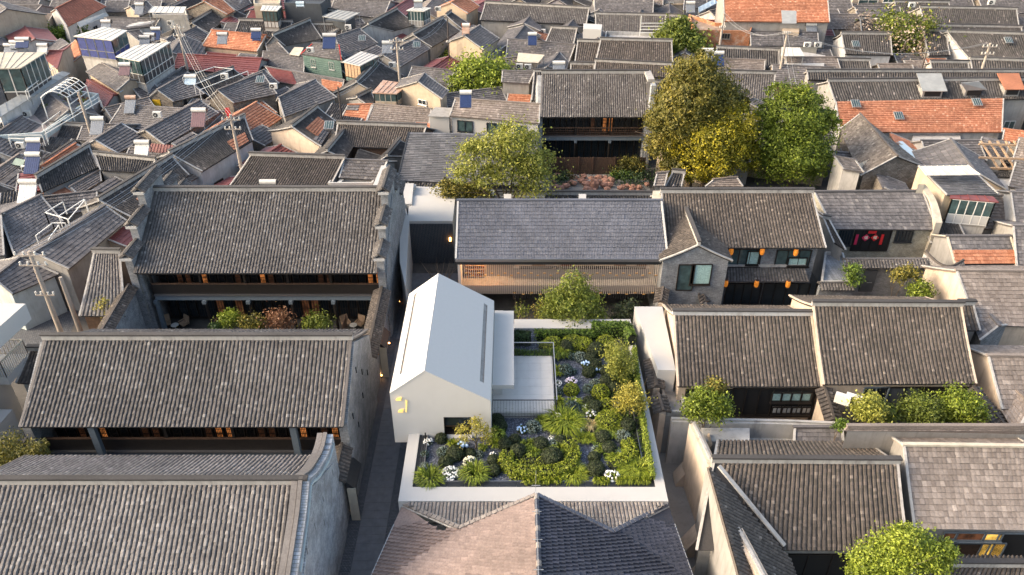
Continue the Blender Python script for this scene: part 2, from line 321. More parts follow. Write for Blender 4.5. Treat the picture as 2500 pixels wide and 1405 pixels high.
# ---------------------------------------------------------------- roofs
def quadf(a, b, c, d, sag):
    n = np.cross(b - a, c - a); n = n / np.linalg.norm(n)
    if n[2] < 0: n = -n
    L = (np.linalg.norm(c - a) + np.linalg.norm(d - b)) / 2
    def f(s, t, h=0.):
        s = np.asarray(s, float)[..., None]; t = np.asarray(t, float)[..., None]; h = np.asarray(h, float)[..., None]
        p = (a * (1 - s) + b * s) * (1 - t) + (c * (1 - s) + d * s) * t
        return p + n * (h - sag * L * np.sin(np.pi * t))
    return f, n, L, (np.linalg.norm(b - a) + np.linalg.norm(d - c)) / 2
TILE_CACHE = {}
def tile_mesh(kind, w, e, fac):
    k = (kind, w, e, fac)
    if k in TILE_CACHE: return TILE_CACHE[k]
    V = []; Q = []
    if kind == 'barrel':
        for yy, lip in ((-e / 2, .016), (e * .62, 0)):
            for j in range(fac + 1):
                th = math.pi * j / fac; V.append((w * .43 * math.cos(th), yy, .012 + lip + w * .33 * math.sin(th)))
        Q = [(j, j + 1, fac + 2 + j, fac + 1 + j) for j in range(fac)]
        n0 = len(V); V += [(x, y, z - .02) for x, y, z in V[:fac + 1]]; Q += [(j + 1, j, n0 + j, n0 + j + 1) for j in range(fac)]
    else:
        xs = (-.492, -.25, 0, .25, .492) if kind != 'roll' else (-.495, -.47, -.1, .2, .495); zs = (.0, .03, .0, .03, .0) if kind == 'wave' else ((.0, .075, .05, .018, .0) if kind == 'roll' else (.0, .004, .006, .004, .0))
        for yy, lip in ((-e / 2, .05), (e * .55, .012)):
            for x, z in zip(xs, zs): V.append((x * w, yy, lip + z))
        Q = [(j, j + 1, 6 + j, 5 + j) for j in range(4)]
        n0 = 10; V += [(x * w, -e / 2, -.005) for x in xs]; Q += [(j + 1, j, n0 + j, n0 + j + 1) for j in range(4)]
    V = np.array(V)
    if kind == 'barrel': pass
    me = mesh('tile', V, Q); TILE_CACHE[k] = me; return me
def tiles(th, roofobj, a, b, c, d, kind, mat, pitch=.235, expo=.16, fac=3, sag=.012, near=0, mask=None, stag=False, margin=0.):
    f, n, L, W = quadf(a, b, c, d, sag)
    nc = max(1, round(W / pitch)); nr = max(1, round(L / expo)); fac = max(2, fac)
    I, J = np.meshgrid(np.arange(nc), np.arange(nr), indexing='ij'); I = I.ravel(); J = J.ravel()
    off = (J % 2) * .5 if stag else 0.
    S = (I + .5 + off) / nc; Tt = (J + .5) / nr
    keep = (S < 1)
    if mask is not None: keep &= mask(S, Tt)
    I, J, S, Tt = I[keep], J[keep], S[keep], Tt[keep]; m = len(S)
    if m == 0: return
    rv = rng.uniform(0, 1, m); rv = (rv + np.repeat(0, m)) % 1
    jx = rng.normal(0, .035 if kind == 'barrel' else .012, m) / nc; jh = rng.normal(0, .006, m)
    sel = np.zeros(m, bool)
    if near:
        p = f(S, Tt); dist = np.linalg.norm(p - A3(0, 0, CAMH), axis=1)
        # only tiles inside the picture
        rel = p - A3(0, 0, CAMH); dep = rel[:, 1] * CP - rel[:, 2] * SP; uu = rel[:, 0] / dep * FPX + 1250; vv = (-(rel[:, 1] * SP + rel[:, 2] * CP)) / dep * FPX + 702.5
        ok = (uu > 0) & (uu < 2500) & (vv > 0) & (vv < 1405); order = np.argsort(np.where(ok, dist, 1e9))[:near]; order = order[ok[order]]; sel[order] = True
        ex = L / nr; me = tile_mesh(kind, pitch, ex, max(fac, 4))
        if not me.materials: me.materials.append(MATS[mat])
        if me.materials[0] != MATS[mat]:
            me = me.copy(); me.materials[0] = MATS[mat]
        idx = np.where(sel)[0]; e = 1e-3
        P0 = f(S[idx] + jx[idx], Tt[idx], jh[idx]); dx = f(np.minimum(S[idx] + e, 1), Tt[idx]) - f(np.maximum(S[idx] - e, 0), Tt[idx]); dy = f(S[idx], np.minimum(Tt[idx] + e, 1)) - f(S[idx], np.maximum(Tt[idx] - e, 0))
        for q in range(len(idx)):
            X = dx[q] / np.linalg.norm(dx[q]); Z = np.cross(X, dy[q]); Z /= np.linalg.norm(Z)
            if Z[2] < 0: X = -X; Z = -Z
            Y = np.cross(Z, X)
            o = bpy.data.objects.new('tile', me); COL.objects.link(o); o.parent = roofobj
            M = Matrix(((X[0], Y[0], Z[0], 0), (X[1], Y[1], Z[1], 0), (X[2], Y[2], Z[2], 0), (0, 0, 0, 1))); M.translation = Vector(P0[q] - th.loc); o.matrix_local = M
    r = ~sel; S, Tt, I, J, rv, jx, jh = S[r], Tt[r], I[r], J[r], rv[r], jx[r], jh[r]; m = len(S)
    if m:
        if kind == 'barrel':
            k = fac + 1; th_ = np.pi * np.arange(k) / fac; wx = .43 * np.cos(th_) / nc; hh = pitch * .33 * np.sin(th_)
            s = (S + jx)[:, None, None] + wx[None, None, :] * np.ones((1, 2, 1)); t = (Tt[:, None, None] + np.array([-.5, .60])[None, :, None] / nr) * np.ones((1, 1, k))
            h = .012 + hh[None, None, :] + np.array([.016, 0])[None, :, None] + jh[:, None, None]
            V = f(s, np.clip(t, -.5 / nr, 1.01), h).reshape(-1, 3); base = np.arange(m) * 2 * k
            Q = np.concatenate([np.stack([base + j, base + j + 1, base + k + j + 1, base + k + j], 1) for j in range(fac)]); rr = np.tile(rv, fac)
        else:
            xs = np.array([-.495, -.47, -.1, .2, .495]) if kind == 'roll' else np.array([-.492, -.25, 0, .25, .492]) if kind == 'wave' else np.array([-.492, 0, .492]); zz = np.array([0, .03, 0, .03, 0]) if kind == 'wave' else (np.array([0, .075, .05, .018, 0]) if kind == 'roll' else np.array([0, .008, 0]))
            lip = .05 if a[1] < 60 else .08; k = len(xs); s = (S + jx)[:, None, None] + xs[None, None, :] / nc * np.ones((1, 3, 1))
            t = (Tt[:, None, None] + np.array([-.5, .52, -.5])[None, :, None] / nr) * np.ones((1, 1, k))
            h = zz[None, None, :] + np.array([lip, .012, -.01])[None, :, None] + jh[:, None, None] * np.array([1, 1, 0])[None, :, None]
            V = f(s, np.clip(t, -.5 / nr, 1.01), h).reshape(-1, 3); base = np.arange(m) * 3 * k
            Q = np.concatenate([np.stack([base + j, base + j + 1, base + k + j + 1, base + k + j], 1) for j in range(k - 1)] + [np.stack([base + j + 1, base + j, base + 2 * k + j, base + 2 * k + j + 1], 1) for j in range(k - 1)])
            rr = np.concatenate([np.tile(rv, k - 1)] * 2)
        th.part('roof_tiles', (V, Q, None, rr), mat, roofobj, stuff=True)
def slab(a, b, c, d, t=.12, up=.0):
    f, n, L, W = quadf(a, b, c, d, 0); u = n * up; V = [a + u, b + u, d + u, c + u]; V = V + [v - n * (t + up) for v in V]
    V = [a + u, b + u, d + u, c + u, a - n * t, b - n * t, d - n * t, c - n * t]
    return V, [(0, 1, 2, 3), (7, 6, 5, 4), (0, 4, 5, 1), (1, 5, 6, 2), (2, 6, 7, 3), (3, 7, 4, 0)]
def curved_slab(a, b, c, d, sag, t=.12, seg=6):
    f, n, L, W = quadf(a, b, c, d, sag); V = []; Q = []
    for i in range(seg + 1):
        tt = i / seg; p, q = f(0., tt, 0.), f(1., tt, 0.); V += [p, q, q - n * t, p - n * t]
    for i in range(seg):
        k = i * 4; Q += [(k, k + 1, k + 5, k + 4), (k + 3, k + 7, k + 6, k + 2), (k, k + 4, k + 7, k + 3), (k + 1, k + 2, k + 6, k + 5)]
    Q += [(0, 3, 2, 1), (seg * 4, seg * 4 + 1, seg * 4 + 2, seg * 4 + 3)]
    return np.array(V), Q
KIND = {  # tile kind, material, pitch, exposure, facets
    'b': ('barrel', 't_barrel', .235, .19, 3), 'bp': ('barrel', 't_barrel_pale', .235, .17, 3), 'bb': ('barrel', 't_barrel_brown', .24, .17, 3), 'bd': ('barrel', 't_barrel_dark', .26, .24, 2),
    'g': ('flat', 't_grey', .24, .36, 2), 'gb': ('flat', 't_grey_brown', .24, .33, 2), 'r': ('flat', 't_red', .24, .34, 2), 'rb': ('flat', 't_redbrown', .24, .34, 2),
    'm': ('flat', 'maroon', 1.0, .38, 2), 'ruin': ('barrel', 't_ruin', .26, .22, 2), 'slate': ('flat', 't_slate', .5, .22, 2), 'n': ('wave', 't_grey', .3, .36, 2)}
def solve_ridge(A, B, C, D, ze, slope, zr=None):
    a, b = P(*A, ze), P(*B, ze); ab = nrm((b - a) * A3(1, 1, 0)); pn = A3(-ab[1], ab[0], 0)
    if zr is None:
        zs = np.linspace(ze + .1, ze + 9, 900); best = None
        for z in zs:
            m = (P(*C, z) + P(*D, z)) / 2 - (a + b) / 2; run = abs(m.dot(pn)); e = (z - ze) - slope * run
            if e >= 0: best = z; break
        zr = best or ze + 2
    return a, b, P(*C, zr), P(*D, zr), zr
class House: pass
RIDGEM = 'mortar'
def house(label, A, B, C, D, ze=3.4, kind='g', wall='grey_plaster', slope=.52, over=.35, back=1.0, cat='house', name='tiled_house', near=0, zr=None,
          ridge=True, verge='mortar', sag=None, base=0., world=None, mask=None, gable=None, group=None, ridge_mat=None, nb=None):
    H = House()
    if world: a, b, c, d = [A3(*p) for p in world]; zr = c[2]; ze = a[2]
    else: a, b, c, d, zr = solve_ridge(A, B, C, D, ze, slope, zr)
    if sag is None: sag = .014 if kind[0] == 'b' else .006
    def rear(p, q): r = q + (q - p) * back; r[2] = q[2] - (q[2] - p[2]) * back; return r
    a2, b2 = rear(a, c), rear(b, d)
    ctr = (a + b + a2 + b2) / 4; ctr[2] = base
    th = Thing(name, label, cat, ctr, group); H.t = th; H.a, H.b, H.c, H.d, H.a2, H.b2 = a, b, c, d, a2, b2
    # walls: one closed gabled solid
    def inset(p, q, o):
        L = np.linalg.norm((q - p)[:2]); return p + (q - p) * min(.4, o / max(L, .1))
    gi = .12; lx = nrm((b - a))
    fa, fb = inset(a, c, over) + lx * gi, inset(b, d, over) - lx * gi
    ra, rb = (inset(a2, c, over * min(1, back)) + lx * gi, inset(b2, d, over * min(1, back)) - lx * gi)
    ca, cb = c + nrm(d - c) * gi, d - nrm(d - c) * gi; dz = .14 + sag * np.linalg.norm(c - a)
    H.fa, H.fb, H.ra, H.rb = fa, fb, ra, rb
    g = lambda p, z: (p[0], p[1], z)
    V = [g(fa, base), g(fb, base), g(rb, base), g(ra, base), g(fa, fa[2] - dz), g(fb, fb[2] - dz), g(rb, rb[2] - dz), g(ra, ra[2] - dz), g(ca, ca[2] - .14), g(cb, cb[2] - .14)]
    m = MB().add(V, [(0, 1, 5, 4), (2, 3, 7, 6), (4, 5, 9, 8), (6, 7, 8, 9), (3, 2, 1, 0), (1, 2, 6, 5), (3, 0, 4, 7)], [(5, 6, 9), (7, 4, 8)])
    # outward winding check
    if np.cross(A3(*V[1]) - A3(*V[0]), A3(0, 0, 1)).dot(A3(*V[0]) - A3(*V[3])) < 0: m.Q = [q[:, ::-1] for q in m.Q]; m.T = [q[:, ::-1] for q in m.T]
    H.wall = th.part('wall', m, wall)
    K = KIND[kind]; tk, tm, pitch, ex, fac = K
    s1 = curved_slab(a, b, c, d, sag); s2 = curved_slab(b2, a2, d, c, sag); mm = MB().add(s1[0], s1[1], r=.1).add(s2[0], s2[1], r=.1)
    roof = th.part('roof', mm, 'pan_dark' if tk == 'barrel' else tm); H.roof = roof
    dist = np.linalg.norm(ctr - A3(0, 0, CAMH)); f = 1.0 if dist < 75 else (1.25 if dist < 95 else 1.5)
    if tk == 'barrel' and f > 1: pitch *= (1.15 if f > 1.25 else 1.0); ex *= f
    tiles(th, roof, a, b, c, d, tk, tm, pitch, ex, fac, sag, near, mask)
    e2 = max(.5, rear(a, c)[2]); tiles(th, roof, b2, a2, d, c, tk, tm, pitch, ex * 1.3, 2 if not near else fac, sag, near if nb is None else nb)
    if ridge:
        rm = MB(); e = nrm(d - c); hh = .34 if kind[0] == 'b' else .14; rw = .2 if kind[0] == 'b' else .22
        rm.bar(c - e * .12 + A3(0, 0, hh / 2 + .02), d + e * .12 + A3(0, 0, hh / 2 + .02), rw, hh)
        r1 = th.part('ridge', rm, ridge_mat or (RIDGEM if kind[0] == 'b' else tm))
        if kind[0] == 'b':
            cp = MB(); nseg = max(2, int(np.linalg.norm(d - c) / .45)); tp = A3(0, 0, hh + .06)
            cp.bar(c - e * .14 + tp, d + e * .14 + tp, rw + .1, .10); th.part('ridge_cap', cp, 't_barrel_dark')
    if verge:
        vm = MB(); up = A3(0, 0, .07)
        for p, q, r_ in ((a, c, 1), (b, d, -1), (a2, c, 1), (b2, d, -1)):
            if back < .3 and (p is a2 or p is b2): continue
            pr = None
            F2, n2, L2, W2 = quadf(p, p + lx * .1, q, q + lx * .1, sag)
            vm = MB()
            for i in range(5):
                x = F2(0., i / 4, .05)
                if pr is not None: vm.bar(pr, x, .14, .10)
                pr = x
            th.part('verge', vm, verge)
    return H
def windows(H, side, rects, frame='white_metal', pane='glass_dark', bars=1, name='window', off=.03, sill=True, depth=.08):
    a, b = {'f': (H.fa, H.fb), 'l': (H.ra, H.fa), 'r': (H.fb, H.rb), 'b': (H.rb, H.ra)}[side]
    wall_windows(H.t, a, b, rects, frame, pane, bars, name, off, sill, depth)
def wall_windows(th, a, b, rects, frame='white_metal', pane='glass_dark', bars=1, name='window', off=.03, sill=True, depth=.08, px=True):
    a = A3(a[0], a[1], 0); b = A3(b[0], b[1], 0); d = nrm(b - a); nn = A3(d[1], -d[0], 0)
    cdir = A3(0, 0, 0) - (a + b) / 2
    if nn.dot(A3(cdir[0], cdir[1], 0)) < 0: nn = -nn
    for rc in rects:
        if px:
            p, q = onwall(rc[0], rc[1], a, b), onwall(rc[2], rc[3], a, b); s0, s1 = (p - a).dot(d), (q - a).dot(d); z0, z1 = sorted((p[2], q[2])); s0, s1 = sorted((s0, s1))
        else: s0, z0, s1, z1 = rc[:4]
        if z1 - z0 < .1 or s1 - s0 < .1: continue
        z0 = max(z0, .05)
        fr = MB(); w_ = .07; G = lambda s, z, o: a + d * s + nn * o + A3(0, 0, z)
        o = off + depth / 2
        for s, e in (((s0, z0), (s1, z0)), ((s0, z1), (s1, z1)), ((s0, z0), (s0, z1)), ((s1, z0), (s1, z1))):
            fr.bar(G(*s, o), G(*e, o), w_, depth, up=nn)
        for k in range(bars):
            s = s0 + (s1 - s0) * (k + 1) / (bars + 1); fr.bar(G(s, z0, o), G(s, z1, o), .05, depth * .8, up=nn)
        if sill: fr.bar(G(s0 - .08, z0 - .06, o + .05), G(s1 + .08, z0 - .06, o + .05), .18, .06)
        fo = th.part(name, fr, frame)
        pm = MB(); pp = rc[4] if len(rc) > 4 else pane
        pm.bar(G((s0 + s1) / 2, z0 + .02, off * .5 + .02), G((s0 + s1) / 2, z1 - .02, off * .5 + .02), (s1 - s0) - .04, .02, up=nn); th.part('pane', pm, pp, fo)
def blockpx(label, corners, zt, zb, mat, cat, name, parapet=0, pmat=None, group=None, ztilt=None, thing=False):
    pts = [P(u, v, zt) for u, v in corners]; m = MB(); m.prism(pts, zb, zt)
    if not (parapet or thing): return single(name, label, cat, m, mat, group), pts
    c = np.mean(pts, 0); c[2] = zb; th = Thing(name, label, cat, c, group); th.part('wall', m, mat)
    if parapet:
        pm = MB(); k = len(pts); w_ = .16
        for i in range(k):
            p, q = pts[i] * 1.0, pts[(i + 1) % k] * 1.0; p = p + nrm((c - p) * A3(1, 1, 0)) * .1; q = q + nrm((c - q) * A3(1, 1, 0)) * .1
            pm.bar(p + A3(0, 0, parapet / 2), q + A3(0, 0, parapet / 2), w_, parapet + .01 * (i % 2))
        th.part('parapet', pm, pmat or mat)
    return th, pts
def canopy(label, corners, zs, mat, cat='canopy', name='sheet_canopy', t=.06, ribs=0, posts=True, group=None, postm='galv', gz=0):
    pts = [P(u, v, z) for (u, v), z in zip(corners, zs)]; c = np.mean(pts, 0); c[2] = gz; th = Thing(name, label, cat, c, group)
    V, Q = slab(pts[0], pts[1], pts[3], pts[2], t); th.part('sheet', MB().add(V, Q), mat)
    if ribs:
        m = MB()
        for i in range(ribs + 1):
            s = i / ribs; m.bar(pts[0] * (1 - s) + pts[1] * s + A3(0, 0, .03), pts[3] * (1 - s) + pts[2] * s + A3(0, 0, .03), .04, .05)
        th.part('rib', m, mat)
    if posts:
        for p in pts:
            q = p + nrm((c - p) * A3(1, 1, 0)) * .15; th.part('post', MB().bar((q[0], q[1], gz if isinstance(posts, bool) else q[2] - posts), (q[0], q[1], q[2] - .05), .08), postm)
    return th
def glassroom(label, corners, zt, h, roofm, cat='sunroom', name='glazed_sunroom', n=(5, 3), rise=0, curtain=None, low=None, over=.25, drop=None, frame='white_metal', sides=(0, 1, 3), gz=0.):
    pts = [P(u, v, zt) for u, v in corners]; c = np.mean(pts, 0); c0 = c.copy(); c[2] = zt - h; th = Thing(name, label, cat, c)
    ins = [p + nrm((c0 - p) * A3(1, 1, 0)) * over for p in pts]
    V, Q = slab(pts[0], pts[1], pts[3], pts[2], .1); th.part('roof', MB().add(V, Q), roofm)
    m = MB()
    for i in range(1, 5):
        s = i / 5; m.bar(pts[0] * (1 - s) + pts[1] * s + A3(0, 0, .03), pts[3] * (1 - s) + pts[2] * s + A3(0, 0, .03), .05, .05)
    th.part('roof_seam', m, roofm)
    for si in sides:
        p, q = ins[si], ins[(si + 1) % 4]; L = np.linalg.norm(q - p); k = n[0] if si in (0, 2) else n[1]; zb = zt - h
        fr = MB(); dz = A3(0, 0, 1)
        for i in range(k + 1):
            x = p + (q - p) * i / k; fr.bar((x[0], x[1], zb), (x[0], x[1], zt - .1), .07)
        for zz in (zb + .03, zb + h * .36, zt - .14): fr.bar((p[0], p[1], zz), (q[0], q[1], zz), .06)
        fo = th.part('frame', fr, frame)
        for i in range(k):
            x0 = p + (q - p) * (i + .08) / k; x1 = p + (q - p) * (i + .92) / k; mm = MB(); mid = (x0 + x1) / 2; wd = np.linalg.norm(x1 - x0)
            nn = nrm(np.cross(q - p, dz)); pn = curtain if (curtain and si == 0) else 'glass_teal'
            mm.bar((mid[0], mid[1], zb + h * .38), (mid[0], mid[1], zt - .16), wd, .02, up=nn); th.part('pane', mm, pn, fo)
            mm = MB(); mm.bar((mid[0], mid[1], zb + .06), (mid[0], mid[1], zb + h * .34), wd, .02, up=nn); th.part('panel', mm, low or 'clean_white', fo)
    f2 = MB(); f2.prism([p + nrm((c0 - p) * A3(1, 1, 0)) * .02 for p in ins], zt - h - .2, zt - h - .01); th.part('floor', f2, 'concrete')
    b2 = MB(); b2.prism([p + nrm((c0 - p) * A3(1, 1, 0)) * .12 for p in ins], gz, zt - h - .2); th.part('base_wall', b2, 'dirty_white')
    return th
def coping_wall(label, pts, w=.35, mat='grey_plaster', cope='t_barrel_brown', name='courtyard_wall', zb=0., tilec=True, roofw=.75, cat='wall', rise=.22, group=None, pitch=.24):
    pts = [np.asarray(p, float) for p in pts]; c = np.mean(pts, 0); c[2] = zb; th = Thing(name, label, cat, c, group); m = MB(); cm = MB()
    for p, q in zip(pts[:-1], pts[1:]):
        d = nrm((q - p) * A3(1, 1, 0)); x = A3(-d[1], d[0], 0) * w / 2
        m.prism([p - x - d * .01, q - x + d * .01, q + x + d * .01, p + x - d * .01], zb, [p[2], q[2], q[2], p[2]])
    th.part('wall', m, mat)
    cop = MB()
    for p, q in zip(pts[:-1], pts[1:]):
        cop.bar(p + A3(0, 0, rise + .05), q + A3(0, 0, rise + .05), .16, .12)
    co_ = th.part('coping', cop, cope)
    if tilec:
        for p, q in zip(pts[:-1], pts[1:]):
            d = nrm((q - p) * A3(1, 1, 0)); x = A3(-d[1], d[0], 0) * roofw / 2
            for sg in (-1, 1):
                a_, b_ = (p, q) if sg > 0 else (q, p); xx = -x * sg if sg > 0 else x * 1
                xx = x * (-1 if sg > 0 else 1)
                A_, B_, C_, D_ = a_ + xx, b_ + xx, a_ + A3(0, 0, rise), b_ + A3(0, 0, rise)
                V, Q = slab(A_, B_, C_, D_, .06); th.part('coping_slab', MB().add(V, Q), cope, co_)
                tiles(th, co_, A_, B_, C_, D_, 'barrel', cope, pitch, .13, 3, 0.)
    return th
# ---------------------------------------------------------------- plants
def leafq(C, Nn, size, asp=.55):
    m = len(C); Nn = Nn / np.maximum(1e-6, np.linalg.norm(Nn, axis=1))[:, None]
    u = np.cross(Nn, rng.normal(size=(m, 3))); u /= np.maximum(1e-6, np.linalg.norm(u, axis=1))[:, None]; v = np.cross(Nn, u)
    s = (size * rng.uniform(.6, 1.3, m))[:, None]
    V = np.stack([C - u * s, C - v * s * asp, C + u * s, C + v * s * asp], 1).reshape(-1, 3)
    return V, np.arange(m * 4).reshape(-1, 4)
def shell(n, c, r, lo=.75, hi=1.05, zmin=-.5):
    d = rng.normal(size=(int(n * 1.8), 3)); d /= np.linalg.norm(d, axis=1)[:, None]; d = d[d[:, 2] > zmin][:n]; k = rng.uniform(lo, hi, (len(d), 1))
    return np.asarray(c) + d * k * np.asarray(r), d / np.asarray(r)
def crown(lobes, n, size, clump=40, spread=.3, lo=.55, zmin=-.75, jit=.9):
    """foliage of clumps on uneven lobes; lobes = [(centre, radii)]"""
    ex = []
    for c, r in lobes:
        ex.append((c, r))
        if r[0] > 1.15 and n > 4000:
            for _ in range(4):
                d = rng.normal(size=3); d[2] = abs(d[2]) * .8 + .1; d /= np.linalg.norm(d); ex.append((c + d * r * .78, r * rng.uniform(.3, .5)))
    lobes = ex; vol = np.array([np.prod(r) ** (2 / 3) for _, r in lobes]); vol = vol / vol.sum(); C = []; D = []; Rn = []
    for (c, r), f in zip(lobes, vol):
        k = max(3, int(n * f / clump)); p, d = shell(k, c, r, lo, 1.08, zmin); sp = spread * np.mean(r) * rng.uniform(.5, 1.2, (len(p), 1))
        q = p[:, None, :] + rng.normal(size=(len(p), clump, 3)) * sp[:, None, :] * np.array([1, 1, .75])
        tone = rng.uniform(0, 1, len(p))[:, None] * .55 + rng.uniform(0, 1, (len(p), clump)) * .45
        C.append(q.reshape(-1, 3)); D.append(np.repeat(d, clump, 0)); Rn.append(tone.ravel())
    C = np.vstack(C); D = np.vstack(D); V, Q = leafq(C, D / np.linalg.norm(D, axis=1)[:, None] + rng.normal(size=C.shape) * jit, size); return V, Q, None, np.concatenate(Rn)
def limbs(base, targets, r0, seg=5, sub=2, lean=.3):
    m = MB(); base = np.asarray(base, float)
    fork = base + (np.mean(targets, 0) - base) * A3(.25, .25, .38)
    m.tube([base, base * .5 + fork * .5 + A3(.03, 0, 0), fork], [r0 * 1.25, r0, r0 * .9], 8)
    for t in targets:
        t = np.asarray(t, float); mid = fork * .5 + t * .5 + rng.normal(size=3) * .12 + A3(0, 0, .15)
        m.tube([fork - A3(0, 0, .1), mid, t], [r0 * .6, r0 * .4, r0 * .12], 6)
        for _ in range(sub):
            e = t + rng.normal(size=3) * np.linalg.norm(t - fork) * .28 + A3(0, 0, .1); m.tube([mid, (mid + e) / 2 + rng.normal(size=3) * .1, e], [r0 * .25, r0 * .16, r0 * .05], 5)
    return m
def tree(label, base, lobes, mat, n=16000, size=.14, trunk=.18, bark='bark', name='leafy_tree', clump=36, spread=.3, group=None, lo=.55, cat='tree', limb_t=None, zmin=-.75, jit=.9, sub=2):
    base = np.asarray(base, float); th = Thing(name, label, cat, base, group)
    tg = limb_t if limb_t is not None else [np.asarray(c, float) for c, r in lobes]
    th.part('trunk', limbs(base, tg, trunk, sub=sub), bark)
    th.part('crown', crown(lobes, n, size, clump, spread, lo, zmin, jit), mat); return th
def lobes_px(items, z0=None):
    """items: (u, v, y, radius m, flat) -> lobe centres where the photograph shows them, at depth y"""
    return [(onY(u, v, y), A3(r, r, r * f)) for u, v, y, r, f in items]
GZ = 4.0                                                   # level of the garden on its podium
def base_from_top(u, v, r, hz): return P(u, v, GZ + hz)
def dome(label, u, v, rp, mat='l_dome', flat=.85, size=.045, dens=1., name='clipped_shrub', group=None, lo=.9, core=True, jit=.55):
    c = P(u, v, GZ + .35); pxm = FPX / (c[1] * CP + (CAMH - c[2]) * SP); r = rp / pxm; c[2] = GZ + r * flat * .55
    d_ = ray(u, v); c = A3(0, 0, CAMH) + d_ * ((c[2] - CAMH) / d_[2])
    b = c.copy(); b[2] = GZ; th = Thing(name, label, 'shrub', b, group); rad = A3(r, r, r * flat)
    n = int(900 * dens * (r / .4) ** 2 * (.045 / size) ** 2 * .9); C, D = shell(n, c, rad, lo, 1.06, -.55)
    V, Q = leafq(C, D / np.linalg.norm(D, axis=1)[:, None] + rng.normal(size=C.shape) * jit, size)
    if core: th.part('inner_core', MB().ball(c, rad * .88, 12, 8), 'dark_core', smooth=True)  # dark solid core closes leaf gaps, inner shade put in as colour
    th.part('foliage', (V, Q, None, rng.uniform(0, 1, len(Q))), mat); return th, c, rad
def blooms(th, c, rad, mat, n=14, s=.07, zmin=.25, spread=1.05):
    p, d = shell(n, c, rad, spread * .95, spread * 1.08, zmin)
    for i, q in enumerate(p):
        th.part('flower', MB().ball(q, s * rng.uniform(.7, 1.2), 6, 4, jit=.15), mat)
def tuft(label, u, v, rp, mat='l_grass', h=.45, name='grass_tuft', group=None, bw=.018, n=90, droop=.5, cat='grass', blade='blades', z=None):
    z = GZ if z is None else z; b = P(u, v, z); pxm = FPX / (b[1] * CP + (CAMH - b[2]) * SP); r = rp / pxm; th = Thing(name, label, cat, b, group)
    th.part(blade, tuft_data(b, r, h, n, bw, droop), mat); return th
def tuft_data(b, r, h, n, bw=.018, droop=.5):
    an = rng.uniform(0, 2 * np.pi, n); rr = r * np.sqrt(rng.uniform(0, 1, n)); L = h * rng.uniform(.6, 1.15, n)
    dirv = np.stack([np.cos(an), np.sin(an), 0 * an], 1); p0 = b + dirv * (rr * .75)[:, None]; out = rr * .75 + r * rng.uniform(.15, .5, n)
    p1 = p0 + dirv * (out * .45)[:, None] + A3(0, 0, 1) * (L * .8)[:, None]; p2 = p0 + dirv * out[:, None] + A3(0, 0, 1) * (L * (1 - droop * rng.uniform(.3, 1, n)))[:, None]
    s = np.stack([-np.sin(an), np.cos(an), 0 * an], 1) * bw
    V = np.stack([p0 - s, p0 + s, p1 - s, p1 + s, p2 - s * .2, p2 + s * .2], 1).reshape(-1, 3); k = np.arange(n) * 6
    Q = np.concatenate([np.stack([k, k + 1, k + 3, k + 2], 1), np.stack([k + 2, k + 3, k + 5, k + 4], 1)]); return V, Q, None, np.tile(rng.uniform(0, 1, n), 2)
def hedge(label, pts, wpx, h, mat, size=.05, n_m2=700, name='hedge', z=None, rough=.12, cat='hedge'):
    z = GZ if z is None else z; p = [P(u, v, z) for u, v in pts]; c = np.mean(p, 0); c[2] = z; th = Thing(name, label, cat, c)
    core = MB(); C = []; D = []
    for a, b in zip(p[:-1], p[1:]):
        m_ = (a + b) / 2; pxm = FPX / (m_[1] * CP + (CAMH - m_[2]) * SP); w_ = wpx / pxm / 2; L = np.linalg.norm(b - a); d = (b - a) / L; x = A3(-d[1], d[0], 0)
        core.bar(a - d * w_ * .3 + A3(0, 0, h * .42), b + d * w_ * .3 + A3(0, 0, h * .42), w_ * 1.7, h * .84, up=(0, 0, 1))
        n = int(n_m2 * L * (2 * w_ + 2 * h)); s = rng.uniform(-.05, 1.05, n); th_ = rng.uniform(-.15, np.pi + .15, n); cs, sn = np.cos(th_), np.sin(th_)
        pw = lambda q: np.sign(q) * np.abs(q) ** .55
        q = a + (b - a) * s[:, None] + x * (pw(cs) * w_)[:, None] + A3(0, 0, 1) * (np.clip(pw(sn), 0, 1) * h)[:, None] + rng.normal(size=(n, 3)) * rough * np.array([.4, .4, .4])
        C.append(q); D.append(x * cs[:, None] + A3(0, 0, 1) * sn[:, None])
    th.part('inner_core', core, 'dark_core'); C = np.vstack(C); V, Q = leafq(C, np.vstack(D) + rng.normal(size=C.shape) * .7, size)  # dark core bar closes gaps in the hedge, shade as colour
    th.part('foliage', (V, Q, None, rng.uniform(0, 1, len(Q))), mat); return th
def rock(c, r, seed=0):
    m = MB(); m.ball(c, np.asarray(r), 7, 5, jit=.22); return m
# ================================================================ SETTING
single('ground', None, None, MB().add([(-260, -20, 0), (260, -20, 0), (260, 420, 0), (-260, 420, 0)], [(0, 1, 2, 3)]), 'ground', kind='structure')
